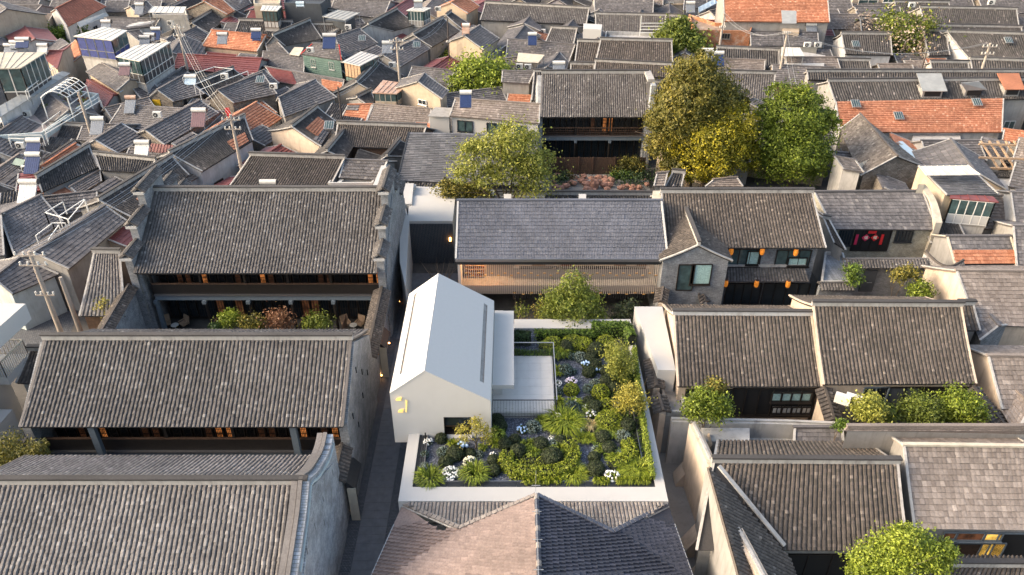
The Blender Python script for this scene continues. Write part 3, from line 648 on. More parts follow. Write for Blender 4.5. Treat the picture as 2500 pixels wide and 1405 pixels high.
# alley: cobble strips and slabs
def strip(name, L, mat, z, kind='structure'):
    m = MB(); m.add([(x, y, z) for x, y in L], [(0, 1, 2, 3)]); return single(name, None, None, m, mat, kind=kind)
def cobble_mat():
    m, n, bs = newmat('cobble'); b = N(n, 'ShaderNodeTexBrick'); b.inputs['Scale'].default_value = 1; b.inputs['Brick Width'].default_value = .16; b.inputs['Row Height'].default_value = .11
    b.inputs['Mortar Size'].default_value = .012; b.inputs['Color1'].default_value = (.10, .11, .13, 1); b.inputs['Color2'].default_value = (.15, .16, .18, 1); b.inputs['Mortar'].default_value = (.02, .022, .028, 1)
    n.links.new(pos(n), b.inputs['Vector']); col = mixc(n, 1.0, b.outputs['Color'], rampf(n, noise(n, 6, 5), [(.3, .7), (.7, 1.3)]), 'MULTIPLY')
    n.links.new(col, bs.inputs['Base Color']); bs.inputs['Roughness'].default_value = .75; bump(n, bs, b.outputs['Fac'], .8, -.04)
cobble_mat(); flat_mat('slab_stone', (.15, .155, .17), .7, var=.16, sc=2.2)
AX = lambda y: -9.15 - (56 - y) * .03                       # foot of the brick walls along the alley
strip('alley_pavement', [(AX(18) - .2, 18), (-5.9, 18), (-6.2, 58), (AX(58) - .2, 58)], 'cobble', .004)
SL = []
alley = bpy.data.objects.new('alley_path', mesh('alley_path', [(-8.94, 18, .008), (-7.32, 18, .008), (-7.32, 48.4, .008), (-8.94, 48.4, .008)], [(0, 1, 2, 3)])); COL.objects.link(alley); alley['kind'] = 'structure'; alley.data.materials.append(MATS['cobble'])
sm = mesh('paving_slab', *MB().box((0, 0, 0), (.79, .59, .03)).data()[:3]); sm.materials.append(MATS['slab_stone'])
for j in range(50):
    y = 18.5 + j * .60
    for i in range(2):
        x = -8.53 + i * .80
        o = bpy.data.objects.new('paving_slab', sm); COL.objects.link(o); o.parent = alley; o.location = (x, y, .018 + rng.uniform(-.003, .003)); o.rotation_euler = (0, 0, 0)
strip('courtyard_pavement', [(-9.0, 49), (-4.6, 49), (-4.6, 58.6), (-9.0, 58.6)], 'slab_stone', .012)
strip('side_alley', [(8.4, 14), (12, 14), (11.2, 47), (8.9, 47)], 'concrete', .006)
strip('rock_garden_floor', [(2.2, 63), (14.6, 63), (14.6, 79), (2.2, 79)], 'concrete', .012)
# ================================================================ THE THREE GREY HALLS ALONG THE ALLEY
def beam(th, name, x0, x1, y, z0, z1, dy, mat, parent=None):
    return th.part(name, MB().box(((x0 + x1) / 2, y, (z0 + z1) / 2), (x1 - x0, dy, z1 - z0)), mat, parent)
def lattice(th, x0, x1, y, z0, z1, lit, parent=None, n=3):
    """one wooden window leaf: frame, lattice bars, pane"""
    f = MB(); w_ = .07; yc = y - .04
    f.box(((x0 + x1) / 2, yc, z0 + w_ / 2), (x1 - x0, .06, w_)); f.box(((x0 + x1) / 2, yc, z1 - w_ / 2), (x1 - x0, .06, w_)); f.box((x0 + w_ / 2, yc, (z0 + z1) / 2), (w_, .062, z1 - z0)); f.box((x1 - w_ / 2, yc, (z0 + z1) / 2), (w_, .062, z1 - z0))
    for i in range(n):
        z = z0 + (z1 - z0) * (i + 1) / (n + 1); f.box(((x0 + x1) / 2, yc, z), (x1 - x0, .03, .03))
        x = x0 + (x1 - x0) * (i + 1) / (n + 1); f.box((x, yc + .002, (z0 + z1) / 2), (.03, .03, z1 - z0))
    o = th.part('window', f, 'dark_wood', parent)
    th.part('pane', MB().box(((x0 + x1) / 2, y, (z0 + z1) / 2), (x1 - x0 - .04, .02, z1 - z0 - .04)), lit, o); return o
def hall_front(H, x0, x1, y, depth, bays, zs, lit_up, lit_dn, pillar='blue_grey_paint', rail='solid', pil_big=()):
    """gallery front: upper window row, parapet, beam, ground-floor recess"""
    th = H.t; zg, zb0, zb1, zp, ze = zs
    beam(th, 'beam', x0, x1, y, zb0, zb1, .22, pillar); beam(th, 'beam_top', x0, x1, y - .03, zb1, zb1 + .10, .34, 'grey_metal')
    if rail == 'solid': beam(th, 'parapet', x0, x1, y + .02, zb1 + .10, zp, .10, 'dark_wood')
    else:
        nb = len(bays) - 1
        for i in range(nb):
            m = MB(); a, b = bays[i] + .18, bays[i + 1] - .18; z0, z1 = zb1 + .15, zp - .05
            for q in range(int((b - a) / .26)):
                xx = a + q * .26; m.box((xx + .13, y, (z0 + z1) / 2 + (.12 if q % 2 else -.12)), (.22, .04, .04)); m.box((xx, y, (z0 + z1) / 2), (.035, .04, z1 - z0))
            for k in range(4): m.box(((a + b) / 2, y + .003, z0 + (z1 - z0) * k / 3), (b - a, .035, .04))
            th.part('lattice_rail', m, 'brown_wood')
    beam(th, 'handrail', x0, x1, y, zp, zp + .07, .14, 'brown_wood')
    for i, x in enumerate(bays):
        big = i in pil_big; r_ = .26 if big else .11
        if 0 < i < len(bays) - 1 or big:
            if big: th.part('pillar', MB().box((x, y - .02, (zg + ze) / 2 if rail == 'solid' and zg < -50 else (zg + zb0) / 2), (r_, .3, zb0 - zg)), pillar)
            else: th.part('pillar', MB().tube([(x, y + .05, zg), (x, y + .05, zb0)], r_, 8), 'dark_wood')
            th.part('bracket', MB().box((x, y - .12, zb0 - .12), (.28, .4, .26)), pillar)
            th.part('post', MB().box((x, y + .06, (zb1 + ze) / 2), (.16, .16, ze - zb1)), 'dark_wood')
    n = int((x1 - x0) / .62); wd = (x1 - x0) / n
    for i in range(n):
        lattice(th, x0 + i * wd + .05, x0 + (i + 1) * wd - .05, y + depth, zb1 + .12, ze - .2, lit_up(i), n=5)
    nd = int((x1 - x0) / .75); wd = (x1 - x0) / nd
    for i in range(nd):
        lattice(th, x0 + i * wd + .03, x0 + (i + 1) * wd - .03, y + depth * 1.15, zg + .5, zb0 - .1, lit_dn(i), n=2)
def hall_wall(H, x0, x1, y0, y1, ze, zr, yr, mat='grey_brick', th_=.5, zf=0.):
    """carve: replace the solid wall by gable walls, a rear wall and dark recessed back, so the gallery is hollow"""
    bpy.data.objects.remove(H.wall, do_unlink=True); t = H.t
    for nm, xa, xb in (('gable_wall', x0 - .05, x0 + th_ - .05), ('gable_wall', x1 - th_ + .05, x1 + .05)):
        m = MB(); prof = [(y0, zf), (y1, zf), (y1, ze - .18), (yr, zr - .2), (y0, ze - .18)]
        V = [(xa, y, z) for y, z in prof] + [(xb, y, z) for y, z in prof]; k = 5
        m.add(V, [(i, (i + 1) % k, (i + 1) % k + k, i + k) for i in range(k)], [(0, 4, 3), (0, 3, 2), (0, 2, 1), (5, 8, 9), (5, 7, 8), (5, 6, 7)]); t.part(nm, m, mat)
    t.part('rear_wall', MB().box(((x0 + x1) / 2, y1 - .15, (zf + ze - .2) / 2), (x1 - x0 - 1, .3, ze - .2 - zf)), mat)
ZE = 6.1
# --- hall 1 (far), hall 2, hall 3 (near) in metres
def hall(label, x0, x1, ye, yr, zr, near, kind='b'):
    return house(label, None, None, None, None, kind=kind, name='grey_hall', cat='hall', near=near, sag=.012, verge='t_barrel', wall='grey_brick',
                 world=[(x0, ye, ZE), (x1, ye, ZE), (x0, yr, zr), (x1, yr, zr)])
H1 = hall('far two-storey grey hall with stepped gables and shaded patio of shrubs', -27.75, -10.0, 48.9, 55.4, 9.6, 300)
H2 = hall('middle two-storey grey hall with bare brick gable beside the alley', -27.7, -9.55, 32.7, 37.3, 8.8, 300)
H3 = hall('nearest grey tiled hall filling the bottom left corner, wavy gable top', -26.2, -9.85, 22.05, 26.25, 8.54, 300, 'bp')
hall_wall(H1, -28.1, -9.4, 49.6, 61.5, ZE, 9.6, 55.4)
hall_wall(H2, -28.0, -9.45, 33.2, 41.6, ZE, 8.8, 37.3)
hall_wall(H3, -26.5, -9.6, 22.5, 30.2, ZE, 8.54, 26.25, 'pale_brick')
orange = lambda pat: (lambda i: 'warm_glow' if pat[i % len(pat)] == '2' else ('warm_dim' if pat[i % len(pat)] == '1' else 'glass_dark'))
bx = [-27.2, -23.5, -20.15, -16.9, -13.65, -9.9]
hall_front(H1, -27.2, -9.95, 49.8, 1.3, bx, (0, 3.2, 3.62, 4.6, 5.9), orange('00110200010021000001100002200'), orange('000001010000001100000010010'), pil_big=(0,))
b2 = [-27.0, -22.9, -18.9, -15.0, -11.2, -9.7]
hall_front(H2, -27.2, -9.6, 33.5, 1.0, [-27.0, -24.0, -20.1, -16.2, -12.5, -9.7], (.02, 3.06, 3.46, 4.44, 5.9), orange('0011200011000012200110120120'), orange('000'), pil_big=())
for x in (-24.0, -12.5): H2.t.part('pillar', MB().box((x, 33.15, (3.46 + 5.95) / 2), (.36, .3, 2.5)), 'blue_grey_paint')
H3.t.part('rear_strip', MB().box((-18, 30.1, 5.6), (16, .1, .5)), 'dark_wood')
# tile lip along the near gables, brick end piers of hall 1
def stepped_gable(label, x, ys, w_, zt):
    """horse-head wall: stepped firewall with little tiled copings"""
    th = Thing('stepped_firewall', label, 'wall', (x, ys[0][0], 0)); m = MB(); prev = None
    for (y0, y1, z) in ys:
        m.box((x, (y0 + y1) / 2, z / 2), (w_, y1 - y0 - .01, z))
    th.part('wall', m, 'grey_brick')
    for (y0, y1, z) in ys:
        for sg in (-1, 1):
            A_, B_ = A3(x + sg * .52, y0 - .25, z), A3(x + sg * .52, y1 + .1, z); C_, D_ = A3(x, y0 - .25, z + .34), A3(x, y1 + .1, z + .34)
            if sg > 0: pass
            V, Q = slab(A_, B_, C_, D_, .07); so_ = th.part('coping', MB().add(V, Q), 't_barrel'); tiles(th, so_, A_, B_, C_, D_, 'barrel', 't_barrel', .26, .15, 3, 0.)
        th.part('coping_ridge', MB().bar((x, y0 - .3, z + .40), (x, y1 + .1, z + .40), .18, .14), 't_barrel_dark')
        th.part('corbel', MB().box((x, y0 - .18, z - .12), (w_ + .25, .2, .2)), 'clean_white')
    return th
stepped_gable('stepped firewall with three small tiled copings on the alley side of the far hall', -9.7, [(49.3, 51.2, 7.3), (51.25, 53.6, 8.9), (53.65, 57.2, 10.5), (57.25, 59.6, 8.9), (59.65, 61.6, 7.3)], .55, 0)
stepped_gable('weathered stepped firewall on the outer side of the far hall by the lane', -28.15, [(49.3, 51.2, 7.3), (51.25, 53.6, 8.9), (53.65, 57.2, 10.5), (57.25, 59.6, 8.9), (59.65, 61.6, 7.3)], .55, 0)
# low walls with tiled copings that tie the halls together
coping_wall('tile-capped wall closing the yard between far and middle halls, alley side', [(-9.75, 49.3, 4.3), (-9.75, 41.7, 3.9)], .4, 'grey_brick', 't_barrel_brown', roofw=1.3, rise=.35)
coping_wall('tile-capped wall closing the yard between middle and near halls, alley side', [(-9.85, 33.1, 4.1), (-9.85, 30.6, 3.9)], .4, 'grey_brick', 't_barrel_brown', roofw=1.2, rise=.35)
coping_wall('tile-capped yard wall with dry creeper beside the far hall', [(-28.6, 49.2, 4.6), (-28.3, 41.9, 4.2)], .5, 'pale_brick', 't_barrel_brown', roofw=1.2, rise=.35)
coping_wall('tile-capped yard wall with dry shrub at the left edge of the near yard', [(-27.9, 33.0, 4.6), (-27.6, 28.6, 4.2)], .5, 'grey_brick', 't_barrel', roofw=1.2, rise=.35)
# wavy gable parapet of hall 3
wg = MB(); ys = np.linspace(22.2, 31.0, 36); top = np.array([8.15 - abs(y - 26.25) * .42 + .35 * math.exp(-((y - 26.25) / .9) ** 2) + (.7 * ((y - 29.2) / 1.8) ** 2 if y > 29.2 else 0) + .35 for y in ys])
for i in range(35):
    y0, y1 = ys[i], ys[i + 1]; V = [(-10.15, y0, 0), (-9.62, y0, 0), (-9.62, y1, 0), (-10.15, y1, 0), (-10.15, y0, top[i]), (-9.62, y0, top[i]), (-9.62, y1, top[i + 1]), (-10.15, y1, top[i + 1])]
    wg.add(V, [(4, 5, 6, 7), (1, 2, 6, 5), (3, 0, 4, 7)])
wg.add([(-10.15, ys[-1], 0), (-9.62, ys[-1], 0), (-9.62, ys[-1], top[-1]), (-10.15, ys[-1], top[-1])], [(0, 1, 2, 3)])
tw = Thing('wavy_gable_wall', 'pale blue-grey brick gable wall with curling top beside the alley', 'wall', (-9.9, 26, 0)); tw.part('wall', wg, 'pale_brick')
vm = MB()
for i in range(35): vm.bar((-10.3, ys[i], top[i] + .06), (-10.3, ys[i + 1], top[i + 1] + .06), .30, .12); vm.bar((-10.02, ys[i], top[i] + .1), (-10.02, ys[i + 1], top[i + 1] + .1), .2, .14)
tw.part('verge_tile', vm, 't_barrel_pale')
mo = MB()
for i in range(2, 34): mo.bar((-9.58, ys[i], top[i] - .35), (-9.58, ys[i + 1], top[i + 1] - .35), .07, .12)
tw.part('moulding', mo, 'teal_white')
tw.part('broken_patch', MB().add([(-9.6, 24.3, 4.6), (-9.6, 24.1, 3.9), (-9.6, 24.5, 3.3), (-9.6, 24.85, 4.1)], [(0, 1, 2, 3)]), 'black')
iron = MB()
for y, z in ((27.4, 6.2), (26.9, 5.0), (23.4, 4.9), (29.6, 5.8), (25.5, 6.4), (23.9, 6.6)): iron.box((-9.57, y, z), (.05, .07, .42))
tw.part('iron_clamp', iron, 'dark_metal')
i2 = MB()
for y, z in ((34.6, 5.2), (36.8, 6.9), (38.2, 5.6), (39.6, 4.4), (35.6, 3.6), (37.6, 4.2)): i2.box((-9.37, y, z), (.05, .07, .42))
H2.t.part('iron_clamp', i2, 'dark_metal')
# dark doorway canopies along the alley
for (y, lab) in ((45.4, 'dark doorway hood on the alley wall beside the far yard'), (37.6 - 5.3, 'dark doorway hood on the alley wall beside the near yard')):
    th = Thing('doorway_hood', lab, 'canopy', (-9.2, y, 0)); th.part('hood', MB().prism([(-9.5, y - 1.0), (-8.95, y - 1.0), (-8.95, y + 1.0), (-9.5, y + 1.0)], [2.9, 2.5, 2.5, 2.9], [3.3, 2.62, 2.62, 3.3]), 'dark_metal')
    th.part('door', MB().box((-9.42, y, 1.2), (.08, 1.3, 2.4)), 'dark_wood'); th.part('side_panel', MB().box((-9.2, y - 1.0, 1.35), (.5, .06, 2.7)), 'cream')
ORD = ['first', 'second', 'third', 'fourth', 'fifth', 'sixth', 'seventh', 'eighth', 'ninth', 'tenth', 'eleventh', 'twelfth', 'thirteenth', 'fourteenth', 'fifteenth', 'sixteenth', 'seventeenth', 'eighteenth', 'nineteenth', 'twentieth']
# little uplights at the wall foot
ul = None
for i, (u, v) in enumerate([(985, 685), (974, 737), (964, 778), (950, 839), (931, 918), (918, 976), (889, 1093), (874, 1158), (864, 1198), (852, 1248), (836, 1316), (817, 1398), (985, 628), (983, 720 - 55)]):
    p = P(u, v, .12)
    if ul is None:
        ul = Thing('ground_uplight', ORD[0] + ' small warm uplight at the foot of the alley brick wall, counted from the court', 'light', p, 'uplights along the alley wall')
        ul.part('housing', MB().tube([p + A3(0, 0, -.12), p + A3(0, 0, .02)], .08, 8), 'dark_metal'); ul.part('lens', MB().ball(p + A3(0, 0, .04), (.075, .075, .05), 8, 5), 'lamp'); UL = ul.o
    else: copy_tree(UL, loc=p, label=ORD[i] + ' small warm uplight at the foot of the alley brick wall, counted from the court')
    if i % 2 == 0:
        l = bpy.data.lights.new('uplight_glow', 'POINT'); l.energy = 14; l.color = (1, .5, .2); l.shadow_soft_size = .08
        lo_ = bpy.data.objects.new('uplight_glow', l); COL.objects.link(lo_); lo_.location = p + A3(-.05, 0, .25)
# patio furniture and screens of hall 1
def patio_chair(label, u, v, rot, first=[None]):
    p = P(u, v, 0.)
    if first[0] is None:
        th = Thing('patio_chair', label, 'chair', (0, 0, 0), 'tan patio chairs before the far hall')
        th.part('seat', MB().box((0, 0, .42), (.62, .58, .1)), 'chair_tan'); th.part('backrest', MB().box((0, .3, .72), (.62, .08, .6), M=np.array(Matrix.Rotation(R(-12), 3, 'X'))), 'chair_tan')
        for s in (-1, 1):
            th.part('armrest', MB().box((s * .3, 0, .6), (.06, .55, .06)), 'chair_tan')
            for q in (-1, 1): th.part('leg', MB().box((s * .26, q * .24, .2), (.05, .05, .4)), 'dark_metal')
        first[0] = th.o; th.o.location = p; th.o.rotation_euler = (0, 0, rot); return th.o
    return copy_tree(first[0], loc=p, rot=rot, label=label)
patio_chair('tan patio chair leftmost, beside the pale pillar', 410, 800, R(25)); patio_chair('tan patio chair turned toward the white table near the pale pillar', 452, 800, R(-35))
patio_chair('tan patio chair left of the small table at the alley end', 846, 800, R(35)); patio_chair('tan patio chair at the alley end corner of the patio', 880, 800, R(-25))
for lab, u in (('small round white table between the chairs by the pale pillar', 430), ('small round white table between the chairs at the alley end', 864)):
    p = P(u, 806, 0.); th = Thing('side_table', lab, 'table', p); th.part('table_top', MB().tube([p + A3(0, 0, .46), p + A3(0, 0, .5)], .3, 14), 'ac_white'); th.part('leg', MB().tube([p, p + A3(0, 0, .46)], .05, 8), 'ac_white'); th.part('foot', MB().tube([p, p + A3(0, 0, .03)], .2, 12), 'ac_white')
for k, (x) in enumerate((-22.7, -19.35, -16.1, -12.85)):
    m = MB(); m.box((x, 48.6, .95), (.08, 1.9, 1.9)); single('privacy_screen', ['first', 'second', 'third', 'fourth'][k] + ' brown privacy screen from the pale pillar across the patio', 'screen', m, 'brown_wood', 'patio privacy screens')
def pshrub(label, u, v, y, r, mat, n=1600, size=.09, f=.9, z=0.):
    c = onY(u, v, y); th = Thing('patio_shrub', label, 'shrub', (c[0], y, z)); th.part('stem', limbs((c[0], y, z), [c + A3(.2, 0, .1), c - A3(.25, 0, 0), c], .04, sub=2), 'bark')
    th.part('foliage', crown([(c, A3(r, r * .8, r * f))], n, size, 20, .35, .4), mat)
pshrub('bright green leafy shrub left of centre on the far hall patio', 562, 782, 47.6, .8, 'l_bright'); pshrub('olive shrub in the middle of the patio', 615, 793, 47.2, .9, 'l_olive')
pshrub('reddish brown maple shrub on the patio', 683, 786, 47.4, .95, 'l_autumn'); pshrub('yellow-green shrub at the alley end of the patio', 774, 790, 47.3, .95, 'l_tree')
pshrub('low green plants beneath the first patio screen', 525, 800, 47.0, .45, 'l_deep', 500)
# ================================================================ MAIN HALL WITH VERANDA, SCREEN HALL, BRICK HOUSE
H4 = house('old two-storey hall with carved veranda above the red rock garden', None, None, None, None, kind='b', name='veranda_hall', cat='hall', wall='grey_brick', verge='t_barrel', near=0,
           world=[(3.06, 80.1, ZE), (14.7, 80.1, ZE), (3.35, 85.3, 9.15), (14.85, 85.3, 9.15)])
hall_wall(H4, 2.85, 14.85, 80.9, 90.1, ZE, 9.15, 85.3, 'pale_brick')
hall_front(H4, 3.3, 14.4, 81.0, 1.0, [3.3, 6.95, 10.7, 14.4], (0, 3.15, 3.6, 4.55, 5.9), orange('0000000010220000012210'), orange('0'), rail='lattice')
H4.t.part('end_pier', MB().box((14.9, 81.0, 4.7), (.5, .8, 9.4)), 'pale_brick'); H4.t.part('pier_cap', MB().box((14.9, 84, 9.3), (.7, 3.0, .3)), 'mortar')
fn = Thing('bamboo_fence', 'brown bamboo screen fence across the foot of the veranda hall', 'fence', (8.8, 79.0, 0)); x = 3.1
for i in range(56): fn.part('slat', MB().box((3.15 + i * .205, 78.95, 1.0), (.19, .05, 2.0)), 'brown_wood')
for z in (.4, 1.7): fn.part('rail', MB().box((8.8, 79.02, z), (11.5, .06, .08)), 'dark_wood')
for i, u in enumerate((1360, 1412, 1447, 1500, 1563)):
    p = onY(u, 410, 78.85); fn.part('post', MB().box((p[0], 78.85, 1.05), (.12, .12, 2.1)), 'brown_wood')
kb = single('low_plinth', 'long low grey stone plinth before the bamboo fence', 'kerb', MB().box((8.6, 76.6, .2), (12.0, .5, .4)), 'grey_plaster')
# --- screen hall (modern)
H7 = house('modern two-storey hall with blue-grey tiles and metal rod screen', None, None, None, None, kind='n', name='screen_hall', cat='hall', wall='clean_white', verge='clean_white', near=0, sag=0, ridge_mat='t_modern',
           world=[(-4.25, 51.0, ZE), (11.8, 51.0, ZE), (-4.25, 55.5, 8.7), (11.75, 55.5, 8.7)])
for ch in list(H7.roof.children): bpy.data.objects.remove(ch, do_unlink=True)
H7.roof.data.materials[0] = MATS['t_modern']
tiles(H7.t, H7.roof, H7.a, H7.b, H7.c, H7.d, 'wave', 't_modern', .24, .325, 2, 0, 300, stag=True)
tiles(H7.t, H7.roof, H7.b2, H7.a2, H7.d, H7.c, 'wave', 't_modern', .3, .325, 2, 0, 0, stag=True)
bpy.data.objects.remove(H7.wall, do_unlink=True)
t7 = H7.t
t7.part('back_wall', MB().box((3.75, 53.8, 4.45), (15.8, .2, 3.3)), 'screen_back'); t7.part('rear_wall', MB().box((3.75, 59.6, 3.0), (15.8, .3, 6.0)), 'cool_white')
for x in (-4.1, 11.6): t7.part('gable_wall', MB().prism([(x - .12, 51.9), (x + .12, 51.9), (x + .12, 59.7), (x - .12, 59.7)], 0, [6.0, 6.0, 6.0, 6.0]), 'cool_white')
for x in (-4.1, 11.6): t7.part('gable_wall', MB().add([(x - .12, 51.3, 5.95), (x - .12, 59.7, 5.95), (x - .12, 55.5, 8.5), (x + .12, 51.3, 5.95), (x + .12, 59.7, 5.95), (x + .12, 55.5, 8.5)], [(0, 1, 4, 3), (1, 2, 5, 4), (2, 0, 3, 5)], [(0, 2, 1), (3, 4, 5)]), 'cool_white')
beam(t7, 'gutter', -4.3, 11.85, 50.93, 5.92, 6.16, .2, 'grey_metal'); beam(t7, 'fascia', -4.25, 11.8, 51.15, 5.55, 5.92, .2, 'dark_metal'); beam(t7, 'soffit', -4.2, 11.75, 52.4, 5.85, 5.93, 2.6, 'dark_metal')
beam(t7, 'gallery_floor', -4.0, 11.5, 52.9, 2.85, 3.05, 1.9, 'grey_plaster'); beam(t7, 'gallery_front', -4.0, 11.5, 51.95, 2.55, 3.05, .12, 'grey_metal'); beam(t7, 'corridor_wall', -4.0, 11.5, 55.4, 0, 2.8, .15, 'grey_plaster')
beam(t7, 'counter', .1, 10.9, 53.2, 3.05, 4.0, .35, 'grey_metal'); beam(t7, 'counter_gap_shade', .6, 10.6, 53.0, 4.02, 4.14, .3, 'black')  # solid black bar stands for shade in the gap above the counter
beam(t7, 'partition', -2.0, .2, 53.5, 3.05, 4.7, .3, 'grey_metal'); beam(t7, 'glowing_alcove', -3.9, -.05, 53.65, 4.3, 5.8, .08, 'orange_lit_interior')
beam(t7, 'shelf_unit', -3.7, -2.2, 53.4, 3.1, 4.7, .35, 'wood')
for i in range(5): beam(t7, 'shelf', -3.7, -2.2, 53.15, 3.15 + i * .34, 3.2 + i * .34, .2, 'timber')
for x0, x1, mt in ((-.35, .0, 'yellow_glow'), (1.6, 2.7, 'wood'), (3.9, 4.8, 'warm_dim'), (5.0, 5.9, 'beige'), (8.2, 9.1, 'yellow_paint'), (10.0, 10.8, 'wood')): t7.part('door', MB().box(((x0 + x1) / 2, 53.62, 4.6), (x1 - x0, .1, 2.0)), 'wood' if mt == 'yellow_paint' else mt)
for i in range(100):
    x = -4.0 + i * .156
    t7.part('screen_rod', MB().box((x, 51.62, 4.1), (.042, .03, 3.2)), 'screen_rod')
tg = MB()
for k, (z) in enumerate((4.45, 4.25)):
    for i in range(15): t7.part('brass_tag', MB().box((-3.6 + i * 1.02 + (.5 if k else 0), 51.58, z), (.2, .04, .08)), 'brass')
for i in range(17): t7.part('brass_tag', MB().box((.2 + i * .68, 51.58, 2.62 - (.13 if i % 2 else 0)), (.2, .04, .08)), 'brass')
for i in range(60): t7.part('lower_slat', MB().box((.1 + i * .19, 51.9, 2.2), (.07, .05, .7)), 'dark_metal')
for x in (-2.2, 1.2, 4.6, 8.0, 10.6):
    l = bpy.data.lights.new('gallery_lamp', 'POINT'); l.energy = 45 if x > -1 else 170; l.color = (1, .78, .58) if x > -1 else (1, .5, .2); l.shadow_soft_size = .2; q = bpy.data.objects.new('gallery_lamp', l); COL.objects.link(q); q.location = (x, 52.9, 5.5)
# --- brick guesthouse to its right with a gabled bay
H5 = house('grey brick two-storey guesthouse with orange lanterns', None, None, None, None, kind='bb', name='brick_guesthouse', cat='house', wall='blue_brick', near=300, over=1.0,
           world=[(11.95, 52.6, ZE), (24.3, 52.6, ZE), (12.0, 57.0, 8.65), (24.1, 57.0, 8.65)])
def lantern(th_label, p, group=None, first=[None]):
    if first[0] is None:
        th = Thing('orange_lantern', th_label, 'lantern', p, 'orange lanterns under the guesthouse eaves'); p = np.asarray(p, float)
        th.part('shade', MB().tube([p + A3(0, 0, -.3), p + A3(0, 0, -.24), p, p + A3(0, 0, .24), p + A3(0, 0, .3)], [.1, .16, .19, .16, .1], 12), 'lantern')
        for dz in (-.32, .32): th.part('cap', MB().tube([p + A3(0, 0, dz - .03), p + A3(0, 0, dz + .03)], .13, 10), 'brown_wood')
        th.part('cord', MB().bar(p + A3(0, 0, .38), p + A3(0, 0, .6), .02), 'black'); first[0] = th.o; return
    copy_tree(first[0], loc=p, label=th_label)
for u, v, l in ((1785, 614, 'at the upper left window'), (1861, 614, 'between the two upper windows'), (1943, 616, 'before the upper right window')): lantern('orange lantern under the guesthouse upper eave ' + l, onY(u, v, 52.9))
for u, v, l in ((1772, 692, 'at the left pillar'), (1847, 693, 'in the middle of the glass front'), (1924, 694, 'over the right-hand glass doors')): lantern('orange lantern under the lower tiled awning ' + l, onY(u, v, 52.2))
wall_windows(H5.t, H5.fa, H5.fb, [(1780, 608, 1852, 648, 'glass_teal'), (1898, 610, 1972, 650, 'glass_teal')], 'dark_wood', bars=2)
wall_windows(H5.t, H5.fa, H5.fb, [(1826, 612, 1848, 644), (1925, 628, 1966, 646)], 'dark_wood', 'curtain', bars=0, name='curtained_sash', off=.12)
wall_windows(H5.t, H5.fa, H5.fb, [(1775, 692, 1850, 742), (1866, 692, 1965, 746), (1995, 692, 2016, 718)], 'dark_wood', bars=3, name='glass_door', sill=False)
aw = H5.t; a_, b_, c_, d_ = A3(14.85, 52.35, 3.15), A3(23.6, 52.35, 3.15), A3(15.1, 53.55, 3.75), A3(23.5, 53.55, 3.75); V, Q = slab(a_, b_, c_, d_, .08); ao = aw.part('awning', MB().add(V, Q), 't_barrel'); tiles(aw, ao, a_, b_, c_, d_, 'barrel', 't_barrel', .24, .16, 4, .01)
aw.part('awning_ridge', MB().bar((15, 53.5, 3.95), (23.5, 53.5, 3.95), .18, .2), 'mortar')
H5b = house('gabled grey brick bay with curtained window beside the screen hall', None, None, None, None, world=[(11.14, 50.5, 6.22), (11.14, 56.5, 6.22), (13.85, 50.5, 7.57), (13.85, 56.5, 7.57)], kind='bb', wall='blue_brick', name='gabled_bay', near=200, over=.25, slope=.45, cat='house')
yb_ = H5b.fa[1]; H5b.t.part('gable_trim', MB().bar((11.1, 50.6, 6.12), (13.85, 50.6, 7.46), .08, .16).bar((13.85, 50.6, 7.46), (16.6, 50.6, 6.12), .08, .16), 'mortar'); wall_windows(H5b.t, A3(11.3, yb_, 0), A3(16.3, yb_, 0), [(1690, 645, 1731, 693, 'curtain')], 'dark_wood', bars=0); wall_windows(H5b.t, A3(11.3, yb_, 0), A3(16.3, yb_, 0), [(1658, 646, 1688, 708, 'glass_teal')], 'dark_wood', bars=0, name='balcony_door', sill=False)
# ================================================================ PODIUM GARDEN AND WHITE HOUSE
pod = Thing('garden_podium', 'white-walled podium carrying the raised gravel garden', 'terrace', (1.2, 37, 0))
pod.part('wall', MB().prism([(-6.1, 28.95), (8.38, 28.95), (8.45, 45.7), (-6.1, 45.7)], 0, GZ - .12), 'cool_white')
LZ = GZ + .28
pod.part('ledge', MB().prism([(-6.1, 28.95), (8.38, 28.95), (8.38, 29.95), (-6.1, 29.95)], GZ - .11, LZ), 'clean_white')
pod.part('ledge', MB().prism([(-6.1, 29.95), (-5.45, 29.95), (-5.45, 34.1), (-6.1, 34.1)], GZ - .11, LZ), 'clean_white')
pod.part('ledge', MB().prism([(7.85, 29.95), (8.38, 29.95), (8.45, 45.7), (7.95, 45.7)], GZ - .11, LZ), 'clean_white')
pod.part('ledge', MB().prism([(.15, 44.6), (7.95, 44.6), (7.95, 45.7), (.15, 45.7)], GZ - .11, LZ), 'clean_white')
for x0, x1, y0, y1, vert in ((-5.45, 7.85, 29.95, 30.4, 0), (-5.45, -5.0, 30.4, 34.1, 1), (7.45, 7.85, 30.4, 44.6, 1)):
    L = (y1 - y0) if vert else (x1 - x0); k = max(1, int(L / .9))
    for q in range(3):
        for i in range(k):
            if vert: c_ = (x0 + .075 + q * .15, y0 + (i + .5) * L / k); s_ = (.12, L / k - .012, .05)
            else: c_ = (x0 + (i + .5) * L / k, y0 + .075 + q * .15); s_ = (L / k - .012, .12, .05)
            pod.part('gutter_slat', MB().box((c_[0], c_[1], GZ + .16), s_), 'dark_metal')
